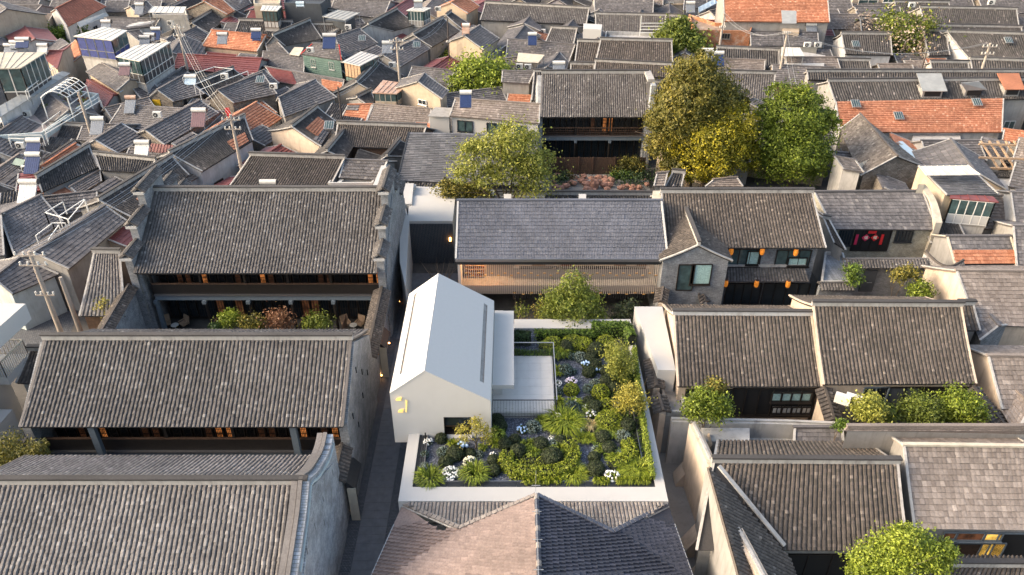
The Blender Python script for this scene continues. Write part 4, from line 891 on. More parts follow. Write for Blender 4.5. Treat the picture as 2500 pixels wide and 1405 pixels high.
pod.part('edge_strip', MB().box((1.2, 30.43, GZ + .13), (12.4, .05, .2)), 'grey_metal'); pod.part('edge_strip', MB().box((-4.97, 32.3, GZ + .13), (.05, 3.7, .2)), 'grey_metal'); pod.part('edge_strip', MB().box((7.42, 37.5, GZ + .13), (.05, 14.1, .2)), 'grey_metal')
strip('gravel_bed', [(-5.0, 30.4), (7.45, 30.4), (7.45, 44.6), (-5.0, 44.6)], 'gravel', GZ)
W = Thing('white_gabled_house', 'pale gable-roofed house with gold wall sign overhanging the alley', 'house', (-4.1, 39, 3.6))
xl, xr, xa, y0, y1, zl, zr_, za, zb = -6.95, -1.22, -4.88, 34.05, 44.15, 7.47, 6.9, 9.12, 3.62
g = [(xl, zb), (xr, zb), (xr, zr_ - .1), (xa, za - .1), (xl, zl - .1)]
# body as gable walls and side walls with the square window opened in the front
wx0, wx1, wz0, wz1 = -3.98, -2.38, 4.25, 5.62
fr = MB(); q = lambda x, z: (x, y0, z); zt_ = lambda x: (zl - .1 + (za - zl) * (x - xl) / (xa - xl)) if x < xa else (za - .1 + (zr_ - za) * (x - xa) / (xr - xa))
def fq(*p): fr.add([q(*a) for a in p], [(0, 1, 2, 3)])
fq((xl, zb), (xa, zb), (xa, za - .1), (xl, zl - .1)); fq((xa, zb), (wx0, zb), (wx0, zt_(wx0)), (xa, za - .1)); fq((wx0, zb), (wx1, zb), (wx1, wz0), (wx0, wz0)); fq((wx0, wz1), (wx1, wz1), (wx1, zt_(wx1)), (wx0, zt_(wx0))); fq((wx1, zb), (xr, zb), (xr, zr_ - .1), (wx1, zt_(wx1)))
W.part('front_wall', fr, 'cool_white')
sd = MB(); sd.add([(xl, y0, zb), (xl, y1, zb), (xl, y1, zl - .1), (xl, y0, zl - .1), (xr, y0, zb), (xr, y1, zb), (xr, y1, zr_ - .1), (xr, y0, zr_ - .1)], [(1, 0, 3, 2), (4, 5, 6, 7), (0, 1, 5, 4)])
sd.add([(xl, y1, zb), (xr, y1, zb), (xr, y1, zr_ - .1), (xa, y1, za - .1), (xl, y1, zl - .1)], [], [(0, 1, 2), (0, 2, 3), (0, 3, 4)]); W.part('side_wall', sd, 'cool_white')
def roof_plane(x0, z0, x1, z1, slot):
    m = MB(); t = .1; S = slot
    def pt(s, y, up=0): return (x0 + (x1 - x0) * s, y, z0 + (z1 - z0) * s + up)
    for s0, s1, ya, yb in ((0, S[0], y0 - .02, y1 + .02), (S[1], 1, y0 - .02, y1 + .02), (S[0], S[1], y0 - .02, S[2]), (S[0], S[1], S[3], y1 + .02)):
        V = [pt(s0, ya), pt(s1, ya), pt(s1, yb), pt(s0, yb), pt(s0, ya, -t), pt(s1, ya, -t), pt(s1, yb, -t), pt(s0, yb, -t)]
        m.add(V, [(0, 1, 2, 3), (7, 6, 5, 4), (0, 4, 5, 1), (1, 5, 6, 2), (2, 6, 7, 3), (3, 7, 4, 0)])
    W.part('roof', m, 'roof_membrane'); W.part('skylight', MB().add([pt(S[0], S[2], -.085), pt(S[1], S[2], -.085), pt(S[1], S[3], -.085), pt(S[0], S[3], -.085)], [(0, 1, 2, 3)]), 'grey_plaster')
roof_plane(xl, zl, xa, za, (.22, .30, 35.2, 43.6)); roof_plane(xa, za, xr, zr_, (.82, .885, 35.3, 43.3))
W.part('window', MB().box(((wx0 + wx1) / 2, y0 + .32, wz0 + .02), (wx1 - wx0, .6, .04)).box((wx0 + .02, y0 + .31, (wz0 + wz1) / 2), (.04, .6, wz1 - wz0)).box((wx1 - .02, y0 + .31, (wz0 + wz1) / 2), (.04, .6, wz1 - wz0)).box(((wx0 + wx1) / 2, y0 + .31, wz1 - .02), (wx1 - wx0, .6, .04)), 'dark_wood')
W.part('window_back', MB().box(((wx0 + wx1) / 2, y0 + .62, (wz0 + wz1) / 2), (wx1 - wx0, .04, wz1 - wz0)), 'wood'); W.part('pane', MB().box(((wx0 + wx1) / 2, y0 + .2, 5.2), (wx1 - wx0 - .1, .02, .8)), 'glass_dark'); W.part('sill_board', MB().box(((wx0 + wx1) / 2 - .05, y0 - .12, 4.08), (1.75, .25, .22)), 'clean_white')
W.part('window_lamp', MB().box(((wx0 + wx1) / 2, y0 + .5, wz1 - .08), (1.2, .05, .04)), 'warm_glow')
# gold sign: two fan-shaped glyph plates and a vertical lettering bar
def glyph(cx, cz, s, sx=1):
    m = MB(); yy = y0 - .05
    for k in range(5):
        a0 = R(180 - k * 22); a1 = R(180 - (k + .75) * 22)
        m.add([(cx + .5 * s + math.cos(a) * s * r_ * sx, yy - .03 * f_, cz - .25 * s + math.sin(a) * s * r_ * .9) for f_ in (0, 1) for a, r_ in ((a0, .35), (a0, .95), (a1, .95), (a1, .35))], [(4, 5, 6, 7), (0, 1, 5, 4), (1, 2, 6, 5), (2, 3, 7, 6), (3, 0, 4, 7)])
    m.box((cx + .35 * s, yy - .015, cz - .2 * s), (.5 * s, .03, .07 * s)); m.box((cx + .5 * s, yy - .015, cz + .15 * s), (.07 * s, .03, .75 * s)); return m
W.part('gold_glyph', glyph(-6.5, 7.02, .30), 'gold'); W.part('gold_glyph', glyph(-6.45, 6.12, .30), 'gold')
lm = MB()
for i in range(11): lm.box((-6.02 - .01 * i, y0 - .04, 6.92 - i * .085), (.055 + .03 * (i % 2), .03, .055)); 
lm.box((-6.09, y0 - .04, 6.5), (.02, .028, .95)); W.part('gold_lettering', lm, 'gold')
AN = Thing('white_annex', 'low flat white annex between the pale house and the terrace', 'building', (-.55, 40, GZ))
AN.part('wall', MB().box((-.9, 41, 4.9), (.6, 7.2, 1.8)), 'cool_white'); AN.part('roof', MB().prism([(-1.2, 36.55), (.12, 36.55), (.12, 44.4), (-1.2, 44.4)], 5.62, 5.92), 'clean_white')
TR = Thing('terrace', 'grey paved terrace fenced with thin rods beside the white annex', 'terrace', (.7, 38.6, GZ))
TR.part('base', MB().prism([(-1.2, 35.75), (2.62, 35.75), (2.68, 41.3), (-1.2, 41.3)], GZ - .05, GZ + .42), 'cool_white')
for i in range(5):
    for j in range(7): TR.part('paving_tile', MB().box((-.82 + i * .76, 36.2 + j * .78, GZ + .435), (.75, .77, .03)), 'terrace')
rz = GZ + 1.5
def railing(th, p, q, z0, z1, n, mat='dark_metal', posts=True, top='dark_metal', w_=.018):
    p, q = A3(*p, 0), A3(*q, 0)
    for i in range(n + 1):
        x = p + (q - p) * i / n; th.part('baluster', MB().box((x[0], x[1], (z0 + z1) / 2), (w_, w_, z1 - z0)), mat)
    th.part('handrail', MB().bar((p[0], p[1], z1), (q[0], q[1], z1), .05, .04), top); th.part('bottom_rail', MB().bar((p[0], p[1], z0 + .04), (q[0], q[1], z0 + .04), .03, .03), mat)
RL = Thing('terrace_railing', 'thin dark rod railing round the grey terrace', 'railing', (1.5, 38, GZ + .4))
railing(RL, (-1.15, 35.68), (2.66, 35.68), GZ + .1, rz, 42); railing(RL, (2.7, 35.7), (2.72, 41.35), GZ + .1, rz, 60, top='galv'); railing(RL, (.1, 41.35), (2.7, 41.35), GZ + .1, rz, 28, top='galv')
single('bollard_lamp', 'slim black bollard on the garden edge by the white house corner', 'light', MB().box((-5.05, 33.6, GZ + .45), (.07, .07, .7)), 'black')
# ---------------------------------------------------------------- plants of the garden (picture positions)
DM = [(1077, 1071, 14, 'under the square window'), (1111, 1108, 20, 'largest of the trio in the left bed'), (1088, 1129, 16, 'front left of the trio beside silver leaves'), (1148, 1108, 13, 'behind the white plume flowers'),
      (1205, 1124, 14, 'capped by white petals beside the lime crescent'), (1206, 1149, 15, 'at the left tip of the lime crescent'), (1233, 1086, 16, 'beside the ferns near the white house corner'), (1257, 1074, 14, 'small one behind the pair above the crescent'),
      (1265, 1102, 18, 'inside the lime crescent, left one'), (1222, 1040, 15, 'against the white house side wall'), (1214, 1024, 14, 'below the terrace grass against the wall'), (1320, 1085, 18, 'inside the lime crescent, right one'), (1369, 1076, 15, 'beside the silver bush at the gravel path'),
      (1348, 1117, 24, 'widest one, nested in the lime crescent'), (1532, 1041, 19, 'beside the right hedge below the yellow tree'), (1473, 1068, 17, 'right of the low path grass'), (1488, 1095, 17, 'in the middle of the right bed'), (1451, 1117, 14, 'at the path edge, upper of two'),
      (1455, 1145, 20, 'at the path edge, lower and larger of two'), (1442, 875, 15, 'beside the upper silver bush'), (1454, 891, 14, 'behind the two blue hydrangeas'), (1482, 906, 16, 'right of the pale blue hydrangea'), (1484, 932, 18, 'midway down the right bed under the willow bush'),
      (1501, 949, 16, 'left of the yellow round tree'), (1453, 994, 17, 'above the white and blue flowers on the path bend'), (1438, 979, 13, 'olive one on the path bend'), (1383, 848, 18, 'beyond the terrace rail in the back bed'), (1456, 856, 20, 'broadest in the back bed'), (1438, 909, 15, 'low olive one before the blue hydrangeas')]
for k, (u, v, r, l) in enumerate(DM): dome('dark clipped dome shrub ' + l, u, v, r * 1.12, 'l_dome' if k % 5 else 'l_hedge' if k in (28,) else 'l_dome', .86, .042, 1.1)
LM = [(1487, 1030, 30, 'wide cushion above the yellow ferns', .55), (1466, 959, 19, 'upright mound beside the path', .95), (1480, 988, 16, 'lower mound joined to the upright one', .8), (1478, 838, 20, 'in the back bed by the willow bush', .8), (1395, 952, 17, 'round mound under the lilac hydrangea', .7), (1350, 842, 22, 'left end of the back row', .7), (1398, 838, 22, 'middle of the back row', .7), (1425, 842, 20, 'right end of the back row', .7)]
for u, v, r, l, f in LM: dome('lime green leafy shrub ' + l, u, v, r * 1.15, 'l_lime', f, .06, 1.0, 'leafy_shrub', jit=.9)
SV = [(1081, 1104, 14, 'l_silver', 'behind the left trio of domes'), (1171, 1110, 9, 'l_silver', 'tiny, right of the plume flowers'), (1037, 1110, 10, 'l_blue', 'upper lavender on the left edge'), (1038, 1142, 13, 'l_silver', 'lower lavender on the left edge'), (1301, 1043, 17, 'l_silver', 'beside the small blue hydrangea'), (1350, 1086, 13, 'l_silver', 'inside the crescent between two domes'),
      (1520, 1067, 17, 'l_silver', 'pale round one by the right hedge'), (1454, 1097, 9, 'l_silver', 'small ball at the path edge'), (1510, 1108, 11, 'l_blue', 'dull one in the right bed'), (1417, 873, 14, 'l_silver', 'at the top of the gravel path'), (1394, 871, 10, 'l_blue', 'left of the upper silver bush'), (1381, 904, 16, 'l_blue', 'by the terrace rail'), (1400, 908, 8, 'l_blue', 'small one at the path below the rail bush'),
      (1452, 938, 12, 'l_silver', 'pale one in the right bed'), (1436, 950, 13, 'l_blue', 'dark teal one beside the path'), (1396, 996, 17, 'l_blue', 'base of the mixed island of white flowers'), (1363, 957, 11, 'l_blue', 'under the white flowers by the rail'), (1504, 992, 12, 'l_silver', 'variegated one under the yellow tree')]
for u, v, r, m, l in SV: dome('grey-green silver-leaved bush ' + l, u, v, r * 1.15, m, .8, .055, .9, 'silver_bush', lo=.75, jit=1.0)
def flowers(label, u, v, r, pet, leaf='l_tree', n=22, s=.075, f=.7, name='flowering_bush'):
    th, c, rad = dome(label, u, v, r, leaf, f, .06, .8, name, lo=.7, jit=1.); blooms(th, c, rad, pet, n, s, .0); return th
flowers('white flowering bush in the left corner by the bollard', 1045, 1080, 11, 'white_petal', 'l_silver', 34, .05); flowers('pale blue hydrangea in the left bed', 1129, 1092, 12, 'blue_petal', n=12, s=.11)
flowers('broad mat of white flowers at the front of the left bed', 1100, 1158, 21, 'white_petal', 'l_silver', 90, .055, .5); flowers('cream plume flowers in the left bed', 1147, 1130, 15, 'cream_petal', 'l_silver', 60, .055, .9)
flowers('small blue hydrangea near the terrace grass', 1275, 1050, 13, 'blue_petal', n=18, s=.07); flowers('white flowers on top of the silver bush inside the crescent', 1346, 1073, 8, 'white_petal', 'l_silver', 22, .05); flowers('white round flowering bush beside the long grasses', 1413, 1044, 13, 'white_petal', 'l_silver', 48, .055)
flowers('white daisy bush at the front right corner', 1494, 1164, 17, 'white_petal', 'l_bright', 40, .07); flowers('blue hydrangea, left of the pair in the right bed', 1430, 892, 11, 'blue_petal', n=20, s=.075); flowers('blue hydrangea, right of the pair in the right bed', 1458, 903, 11, 'blue_petal', n=16, s=.08)
flowers('white flowers tight against the terrace rail', 1362, 937, 9, 'white_petal', 'l_silver', 26, .05); flowers('lilac and white hydrangea on the path island', 1395, 934, 13, 'lilac_petal', n=30, s=.07); flowers('small white flowers on the path bend', 1430, 996, 8, 'white_petal', n=16, s=.06); flowers('white and blue flowers running down the path bend', 1443, 1013, 12, 'white_petal', n=26, s=.06)
flowers('white flowers at the top of the mixed island', 1406, 979, 9, 'white_petal', n=22, s=.06); flowers('little white flowers at the foot of the mixed island', 1388, 996, 7, 'white_petal', n=12, s=.055); flowers('single white bloom by the rail bush', 1366, 904, 5, 'white_petal', n=5, s=.08); flowers('cream blossom spikes rising from the long grasses', 1359, 1022, 12, 'cream_petal', 'l_grass', 40, .055, 1.1); flowers('white blossoms at the right end of the silver bush', 1314, 1046, 9, 'white_petal', 'l_silver', 30, .05)
flowers('white petals capping the shrub left of the crescent', 1204, 1111, 7, 'white_petal', 'l_dome', 12, .06, .5)
GR = [(1050, 1173, 22, 'l_bright', .55, 'broad leafy clump at the front left corner', 220), (1159, 1165, 22, 'l_bright', .6, 'broad leafy clump before the plume flowers', 240), (1105, 1090, 9, 'l_grass', .4, 'tuft behind the largest left dome', 60), (1211, 1064, 12, 'l_bright', .5, 'ferny clump at the white house corner', 120), (1208, 1086, 12, 'l_grass', .4, 'tuft below the corner fern', 90), (1180, 1098, 8, 'l_bright', .35, 'small clump beside the thin tree', 50),
      (1377, 1042, 30, 'l_grass', .75, 'big group of long grasses in the middle of the path', 420), (1350, 1046, 16, 'l_grass', .6, 'left flank of the long grass group', 160), (1392, 1040, 18, 'l_bright', .65, 'right flank of the long grass group', 200), (1441, 1046, 11, 'l_tan', .5, 'tan feather grass at the path bend', 160), (1420, 1074, 12, 'l_grass', .3, 'low tuft on the path, left', 110), (1437, 1074, 12, 'l_grass', .3, 'low tuft on the path, right', 110),
      (1487, 1053, 20, 'l_bright', .5, 'bright fern band below the lime cushion', 260), (1500, 1062, 14, 'l_bright', .5, 'bright fern band, right end', 140), (1366, 870, 15, 'l_bright', .6, 'bright fern by the rail corner', 220), (1360, 913, 11, 'l_grass', .45, 'mop of grass pushing through the rail', 140), (1346, 906, 9, 'l_grass', .45, 'mop of grass on the terrace side of the rail', 100), (1363, 988, 10, 'l_grass', .5, 'grass mop at the rail lower end', 140),
      (1400, 990, 12, 'l_grass', .4, 'grass mop on the mixed island', 140), (1435, 1005, 10, 'l_bright', .4, 'lime leaves under the white path flowers', 90), (1399, 1162, 22, 'l_grass', .4, 'soft grass at the right foot of the crescent', 300), (1300, 1110, 12, 'l_bright', .45, 'lime fern inside the crescent', 110), (1290, 1090, 10, 'l_bright', .45, 'lime fern between two crescent domes', 90), (1368, 1100, 12, 'l_bright', .45, 'fern behind the widest dome', 100),
      (1553, 1150, 24, 'l_grass', .45, 'soft grass bank at the right edge', 380), (1535, 1163, 18, 'l_grass', .4, 'soft grass before the daisy bush', 240), (1515, 1128, 20, 'l_grass', .4, 'soft dull grass in the right bed', 240), (1465, 1104, 8, 'l_bright', .4, 'tiny bright fern beside the path dome', 60), (1319, 1030, 8, 'l_bright', .4, 'small bright clump left of the long grasses', 60), (1515, 960, 14, 'l_tree', .4, 'loose greenery left of the yellow tree', 160), (1525, 925, 16, 'l_hedge', .45, 'dark grass under the willow bush', 200), (1450, 1000, 10, 'l_tree', .4, 'leafy clump with the white path flowers', 80), (1490, 1008, 14, 'l_grass', .35, 'grass above the lime cushion', 160), (1340, 1100, 10, 'l_bright', .4, 'bright fern behind the widest crescent dome', 90)]
for u, v, r, m, h, l, n in GR: tuft(l, u, v, r * 1.15, m, h, n=int(n * 1.5), bw=.024)
k = 0
for i_, u in enumerate(range(1206, 1312, 9)): tuft(ORD[i_] + ' dark grass tuft from the pale house in the row beneath the terrace', u, 1014, 7, 'l_hedge', .5, n=60, group='grass row beneath the terrace')
for i_, u in enumerate((1258, 1268, 1278, 1290, 1302, 1314, 1326, 1338, 1347)): tuft(ORD[i_] + ' grass tuft from the annex hanging over the back edge of the terrace', u, 868 - (u % 3), 8, 'l_hedge', .4, n=60, group='grass along the terrace back edge', z=GZ + .3)
for i_, u in enumerate((1285, 1296, 1311, 1322, 1333, 1344, 1362, 1458, 1468, 1480, 1512, 1522, 1533, 1546, 1556, 1566, 1578)): tuft(ORD[i_] + ' yellow-green tuft from the left spilling over the front slats of the garden', u, 1180, 8, 'l_grass', .4, n=70, droop=.9, group='grass spilling over the front slats', z=GZ + .1)
hedge('clipped lime hedge forming the big crescent at the front', [(1238, 1116), (1233, 1140), (1256, 1157), (1306, 1163), (1358, 1160), (1392, 1143), (1400, 1112), (1384, 1092)], 33, .5, 'l_lime', .06, 520)
hedge('clipped lime hedge forming the small right crescent', [(1529, 1088), (1543, 1112), (1524, 1132), (1496, 1146)], 32, .5, 'l_lime', .06, 520)
hedge('bright upright hedge along the right edge of the garden', [(1547, 870), (1556, 960), (1569, 1050), (1590, 1176)], 9, .75, 'l_bright', .06, 420)
hedge('dark leafy hedge across the back of the garden', [(1312, 830), (1445, 830)], 14, .8, 'l_hedge', .07, 380); hedge('taller dark hedge in the back right corner', [(1446, 824), (1528, 824), (1540, 850)], 20, 1.25, 'l_hedge', .08, 330)
hedge('dark hedge block beside the white annex', [(1257, 838), (1292, 838)], 26, .9, 'l_deep', .07, 380); hedge('low lime hedge row before the back hedge', [(1318, 850), (1372, 850)], 12, .4, 'l_lime', .06, 400)
for lab_, pt_, w_, m_ in (('low green ground cover along the foot of the right hedge', [(1522, 880), (1540, 1000), (1556, 1100), (1570, 1168)], 46, 'l_hedge'), ('low yellow-green ground cover behind the front slats, right', [(1475, 1174), (1576, 1174)], 16, 'l_grass'), ('low green ground cover under the domes of the right bed', [(1465, 935), (1482, 985), (1478, 1030)], 44, 'l_hedge'), ('low green ground cover in the back bed', [(1372, 856), (1500, 862)], 30, 'l_tree'),
    ('low green ground cover by the pale house corner', [(1216, 1024), (1222, 1076)], 26, 'l_hedge'), ('yellow-green ground cover inside the crescent hedge', [(1262, 1122), (1330, 1132), (1378, 1120)], 26, 'l_lime'), ('low green cover between path and right crescent', [(1462, 1082), (1500, 1120)], 34, 'l_hedge'), ('soft grass at the feet of the crescent hedge', [(1250, 1172), (1380, 1172)], 14, 'l_grass')):
    hedge(lab_, pt_, w_, .2, m_, .06, 260, name='ground_cover', cat='ground cover')
# small trees of the garden
def gtree(label, u, v, lobes, mat, n, size, tr=.05, clump=22, spread=.35, z=GZ, bark='bark', lo=.35, name='ornamental_tree', lt=None):
    b = P(u, v, z); L = [(onY(a, c, b[1] + dy), A3(r, r, r * f)) for a, c, dy, r, f in lobes]; return tree(label, b, L, mat, n, size, tr, bark, name, clump, spread, lo=lo, limb_t=lt)
gtree('thin yellow-leaved tree before the white house window', 1162, 1095, [(1128, 1052, -.1, .42, .6), (1165, 1046, 0, .45, .9), (1185, 1070, .1, .4, .6), (1160, 1030, .1, .35, .9), (1134, 1075, -.3, .3, .5), (1192, 1050, 0, .3, .7)], 'l_yellow', 1500, .06, .045, 12, .45)
gtree('yellow-green willow-like bush at the right edge of the garden', 1512, 928, [(1506, 862, 0, .75, .9), (1524, 885, 0, .75, .9), (1496, 885, -.2, .6, 1.0), (1514, 908, -.2, .7, .8)], 'l_willow', 5200, .07, .06, 30, .3)
gtree('round yellow tree at the right edge of the garden', 1537, 1016, [(1540, 972, 0, .85, .75), (1517, 985, -.1, .55, .8), (1560, 985, .1, .55, .8), (1545, 955, .1, .6, .7)], 'l_yellow', 4500, .065, .07, 26, .3)
tree('bright green maple behind the garden wall before the screen hall', (3.6, 46.6, 0), [(onY(1400, 700, 47.0), A3(1.0, 1.0, 1.1)), (onY(1360, 735, 47.0), A3(1.2, 1.1, .9)), (onY(1430, 735, 46.8), A3(1.2, 1.1, .9)), (onY(1395, 760, 46.2), A3(1.5, 1.2, .9)), (onY(1345, 768, 46.6), A3(.9, .9, .7)), (onY(1458, 772, 46.4), A3(.9, .9, .6)), (onY(1400, 795, 45.8), A3(1.0, .8, .5))], 'l_tree', 14000, .09, .12, clump=26, spread=.3, lo=.35)
tree('dark camellia at the back right corner outside the garden wall', (8.0, 47.4, 0), [(onY(1532, 765, 47.2), A3(.9, .9, 1.0)), (onY(1518, 785, 47.0), A3(.7, .7, .7))], 'l_dome', 2400, .09, .06, name='camellia_bush')
for lab, u, m in (('thin bare sapling before the dark passage of the screen hall', 1312, 'l_olive'), ('small pale shrub beside the bare sapling', 1270, 'l_tree')):
    c = onY(u, 765, 47.5); tree(lab, (c[0], 47.5, 0), [(c, A3(.4, .4, .8)), (c + A3(.3, 0, .4), A3(.3, .3, .5))], m, 260, .09, .04, 'timber', 'sapling', 10, .5, lo=.2)
# ================================================================ NEAR MODERN ROOF AT THE BOTTOM
def poly_mask(pts):
    pts = np.array(pts)
    def f(s, t):
        ins = np.zeros(len(s), bool); j = len(pts) - 1
        for i in range(len(pts)):
            c = ((pts[i, 1] > t) != (pts[j, 1] > t)) & (s < (pts[j, 0] - pts[i, 0]) * (t - pts[i, 1]) / (pts[j, 1] - pts[i, 1] + 1e-12) + pts[i, 0]); ins ^= c; j = i
        return ins
    return f
FR = Thing('modern_front_building', 'tile-roofed building at the bottom edge, sunlit slope coloured pink and shaded slope navy', 'building', (1.2, 22, 0))
zR, zE = 6.1, 3.3; pk = lambda u, v, z: P(u, v, z)
r1 = pk(1310, 1210, zR); xr_ = r1[0]; r0 = A3(xr_, 17.0, zR)
eL = pk(985, 1232, zE + .55); eR = pk(1629, 1233, zE + .55)
l0, l1 = A3(pk(908, 1405, zE)[0], 17.0, zE), A3(pk(985, 1232, zE)[0] - .1, r1[1] + .0, zE); q0, q1 = A3(pk(1690, 1405, zE)[0], 17.0, zE), A3(pk(1629, 1233, zE)[0] + .15, r1[1], zE)
def on_plane(u, v, m):
    d = ray(u, v); o = A3(0, 0, CAMH); k = 1 if u < 1310 else -1      # z = zR + k*m*(x - xr_)
    t = (zR - k * m * xr_ - o[2]) / (d[2] - k * m * d[0]); return o + d * t
def eave(far, near, m):
    a, b = on_plane(*far, m), on_plane(*near, m); k = (17.0 - a[1]) / (b[1] - a[1]); n_ = a + (b - a) * k; f_ = a + (b - a) * ((r1[1] - a[1]) / (b[1] - a[1])); return n_, f_
l0, l1 = eave((985, 1232), (908, 1405), .31); q0, q1 = eave((1629, 1233), (1690, 1405), .31)
def plane_pt(u, v, a, b, c):
    n = np.cross(b - a, c - a); d = ray(u, v); o = A3(0, 0, CAMH); return o + d * (n.dot(a - o) / n.dot(d))
for side, (e0, e1), mat, Qp, Lp in (('pink', (l0, l1), 't_roll_sunlit', (1122, 1291), (985, 1232)), ('navy', (q1, q0), 't_roll_shaded', (1497, 1300), (1629, 1233))):  # sunlit slope painted pink, shaded slope navy: light put into tile colour
    a, b, c, d = (e0, e1, r0, r1) if side == 'pink' else (e0, e1, r1, r0)
    Qw = plane_pt(*Qp, a, b, c); Lw = plane_pt(*Lp, a, b, c)
    # outline in (s, t): s along the eave, t towards the ridge
    e = b - a; g_ = c - a; G = np.array([[e @ e, e @ g_], [e @ g_, g_ @ g_]]); st = lambda p: np.linalg.solve(G, [(p - a) @ e, (p - a) @ g_])
    if side == 'pink': out = [(0, -.01), (st(Lw)[0], -.01), tuple(st(Lw)), tuple(st(Qw)), (1.0, 1.01), (0, 1.01)]
    else: out = [(st(Lw)[0], -.01), (1, -.01), (1, 1.01), (0, 1.01), tuple(st(Qw)), tuple(st(Lw))]
    mk = poly_mask(out); f, n, L, Wd = quadf(a, b, c, d, 0); poly = [f(s, t, -.02) for s, t in out]
    m = MB(); V = [np.array(p).reshape(3) for p in poly]; V2 = [p - n * .15 for p in V]; k = len(V); ctr_ = 5 if side == 'pink' else 2
    tri = [(0, 1, 2), (0, 2, 3), (0, 3, 5), (3, 4, 5)] if side == 'pink' else [(0, 1, 5), (1, 4, 5), (1, 2, 4), (2, 3, 4)]
    m.add(V + V2, [(i, i + k, (i + 1) % k + k, (i + 1) % k) for i in range(k)], tri + [(x + k, z + k, y + k) for x, y, z in tri], r=.3)
    ro = FR.part('roof', m, mat); tiles(FR, ro, a, b, c, d, 'roll', mat, .21, .34, 2, 0, 300, mk, stag=True)
    # caps along the notch and the ridge
    for p, q, nm in ((Lw, Qw, 'hip_cap'), (Qw, r1, 'hip_cap')):
        L_ = np.linalg.norm(q - p); kk = int(L_ / .3); dd = (q - p) / L_
        for i in range(kk): FR.part('ridge_tile', MB().bar(p + dd * (i * L_ / kk) + n * .06, p + dd * ((i + .93) * L_ / kk) + n * .09, .2, .12, up=n), 't_taupe' if side == 'pink' else 't_modern')
        FR.part('mortar_bed', MB().bar(p - n * .0 + A3(0, 0, .0), q, .34, .05, up=n), 'mortar')
    # lower slope showing behind the notch
    zt = LZ - .06; A_, B_ = (pk(985, 1229, zt), pk(1300, 1229, zt)) if side == 'pink' else (pk(1330, 1229, zt), pk(1629, 1229, zt))
    mid = Qw - A3(0, 0, .35); run = A3(0, mid[1] - A_[1], mid[2] - zt - .0); C_, D_ = A_ + run * 1.05, B_ + run * 1.05
    sq = (Qw[0] - A_[0]) / (B_[0] - A_[0]); lo_ = FR.part('lower_roof', MB().add([A_, B_, C_ + (D_ - C_) * sq], [], [(0, 1, 2)]), 't_taupe'); tiles(FR, lo_, C_, D_, A_, B_, 'barrel', 't_taupe', .2, .3, 3, 0, mask=lambda s, t, q=sq: (s > q * (1 - t)) & (s < 1 - (1 - q) * (1 - t)))
kk = 32
for i in range(kk):
    y = r1[1] - (i + .5) * (r1[1] - 17) / kk; FR.part('ridge_tile', MB().tube([(xr_, y - .17, zR + .05), (xr_, y + .17, zR + .03)], .13, 8), 't_roll_shaded' if i % 3 else 't_taupe')
FR.part('lightning_rod', MB().bar((xr_ - .05, 17, zR + .26), (xr_ - .05, r1[1] + .3, zR + .26), .03), 'galv'); FR.part('lightning_rod', MB().bar((xr_ - .05, r1[1] + .25, zR), (xr_ - .05, r1[1] + .25, zR + 1.5), .025), 'galv')
for i in range(7):
    y = 18 + i * 1.7; FR.part('rod_clip', MB().bar((xr_ - .25, y, zR + .2), (xr_ + .2, y, zR + .2), .03), 'galv')
for p, q in ((l0, l1), (q1, q0)): FR.part('eave_rod', MB().bar(p + A3(0, 0, .1), q + A3(0, 0, .1), .035), 'galv')
FR.part('wall', MB().prism([(l0[0] + .5, 17), (q0[0] - .5, 17), (q1[0] - .5, 28.8), (l1[0] + .5, 28.8)], 0, 2.6), 'cool_white')
# ================================================================ RIGHT-HAND COURTYARD HOUSES
H8 = house('brown-grey tiled courtyard house right of the garden, left of its pair', (1655, 945), (2005, 945), (1645, 769), (1980, 771), ze=4.6, kind='bb', slope=.52, wall='peach', name='courtyard_house', near=300, verge='peach', ridge_mat='white_wall')
H9 = house('brown-grey tiled courtyard house right of the garden, taller right one of the pair', (2010, 940), (2382, 938), (1985, 747), (2345, 749), ze=5.0, kind='bb', slope=.52, wall='peach', name='courtyard_house', near=300, verge='peach')
wall_windows(H8.t, H8.fa, H8.fb, [(1790, 948, 1975, 1012, 'black')], 'dark_wood', bars=5, name='lattice_front'); wall_windows(H8.t, H8.fa, H8.fb, [(1885 + i * 24, 955, 1903 + i * 24, 976, 'curtain') for i in range(4)], 'dark_wood', bars=0, off=.16); wall_windows(H8.t, H8.fa, H8.fb, [(1885 + i * 24, 990, 1903 + i * 24, 1006, 'ac_white') for i in range(4)], 'dark_wood', bars=1, off=.16); wall_windows(H8.t, H8.fa, H8.fb, [(1675, 950, 1780, 1005, 'glass_dark')], 'dark_wood', bars=3)
wall_windows(H9.t, H9.fa, H9.fb, [(2150, 945, 2235, 1040, 'dark_concrete'), (2245, 945, 2340, 1000, 'black')], 'dark_wood', bars=1, name='timber_door', sill=False); wall_windows(H9.t, H9.fa, H9.fb, [(2110, 945, 2145, 1020, 'glass_dark')], 'blue_grey_paint', bars=1)
H10 = house('brown tiled house at the bottom right with white mortared valley', (1700, 1344), (2215, 1346), (1742, 1129), (2190, 1132), ze=4.0, kind='bb', slope=.58, wall='grey_plaster', name='courtyard_house', near=300, mask=lambda s, t: s > .40 - .37 * t, over=.5)
wall_windows(H10.t, H10.fa, H10.fb, [(1915, 1352, 2075, 1404, 'black')], 'dark_wood', bars=2, name='dark_opening', sill=False)  # black pane stands for the shade inside the opening
H11 = house('pinkish grey flat-tiled house at the bottom right corner with white ridge', (2232, 1292), (2540, 1296), (2206, 1088), (2520, 1092), ze=4.2, kind='gb', slope=.55, wall='grey_plaster', name='courtyard_house', near=300, ridge_mat='cream')
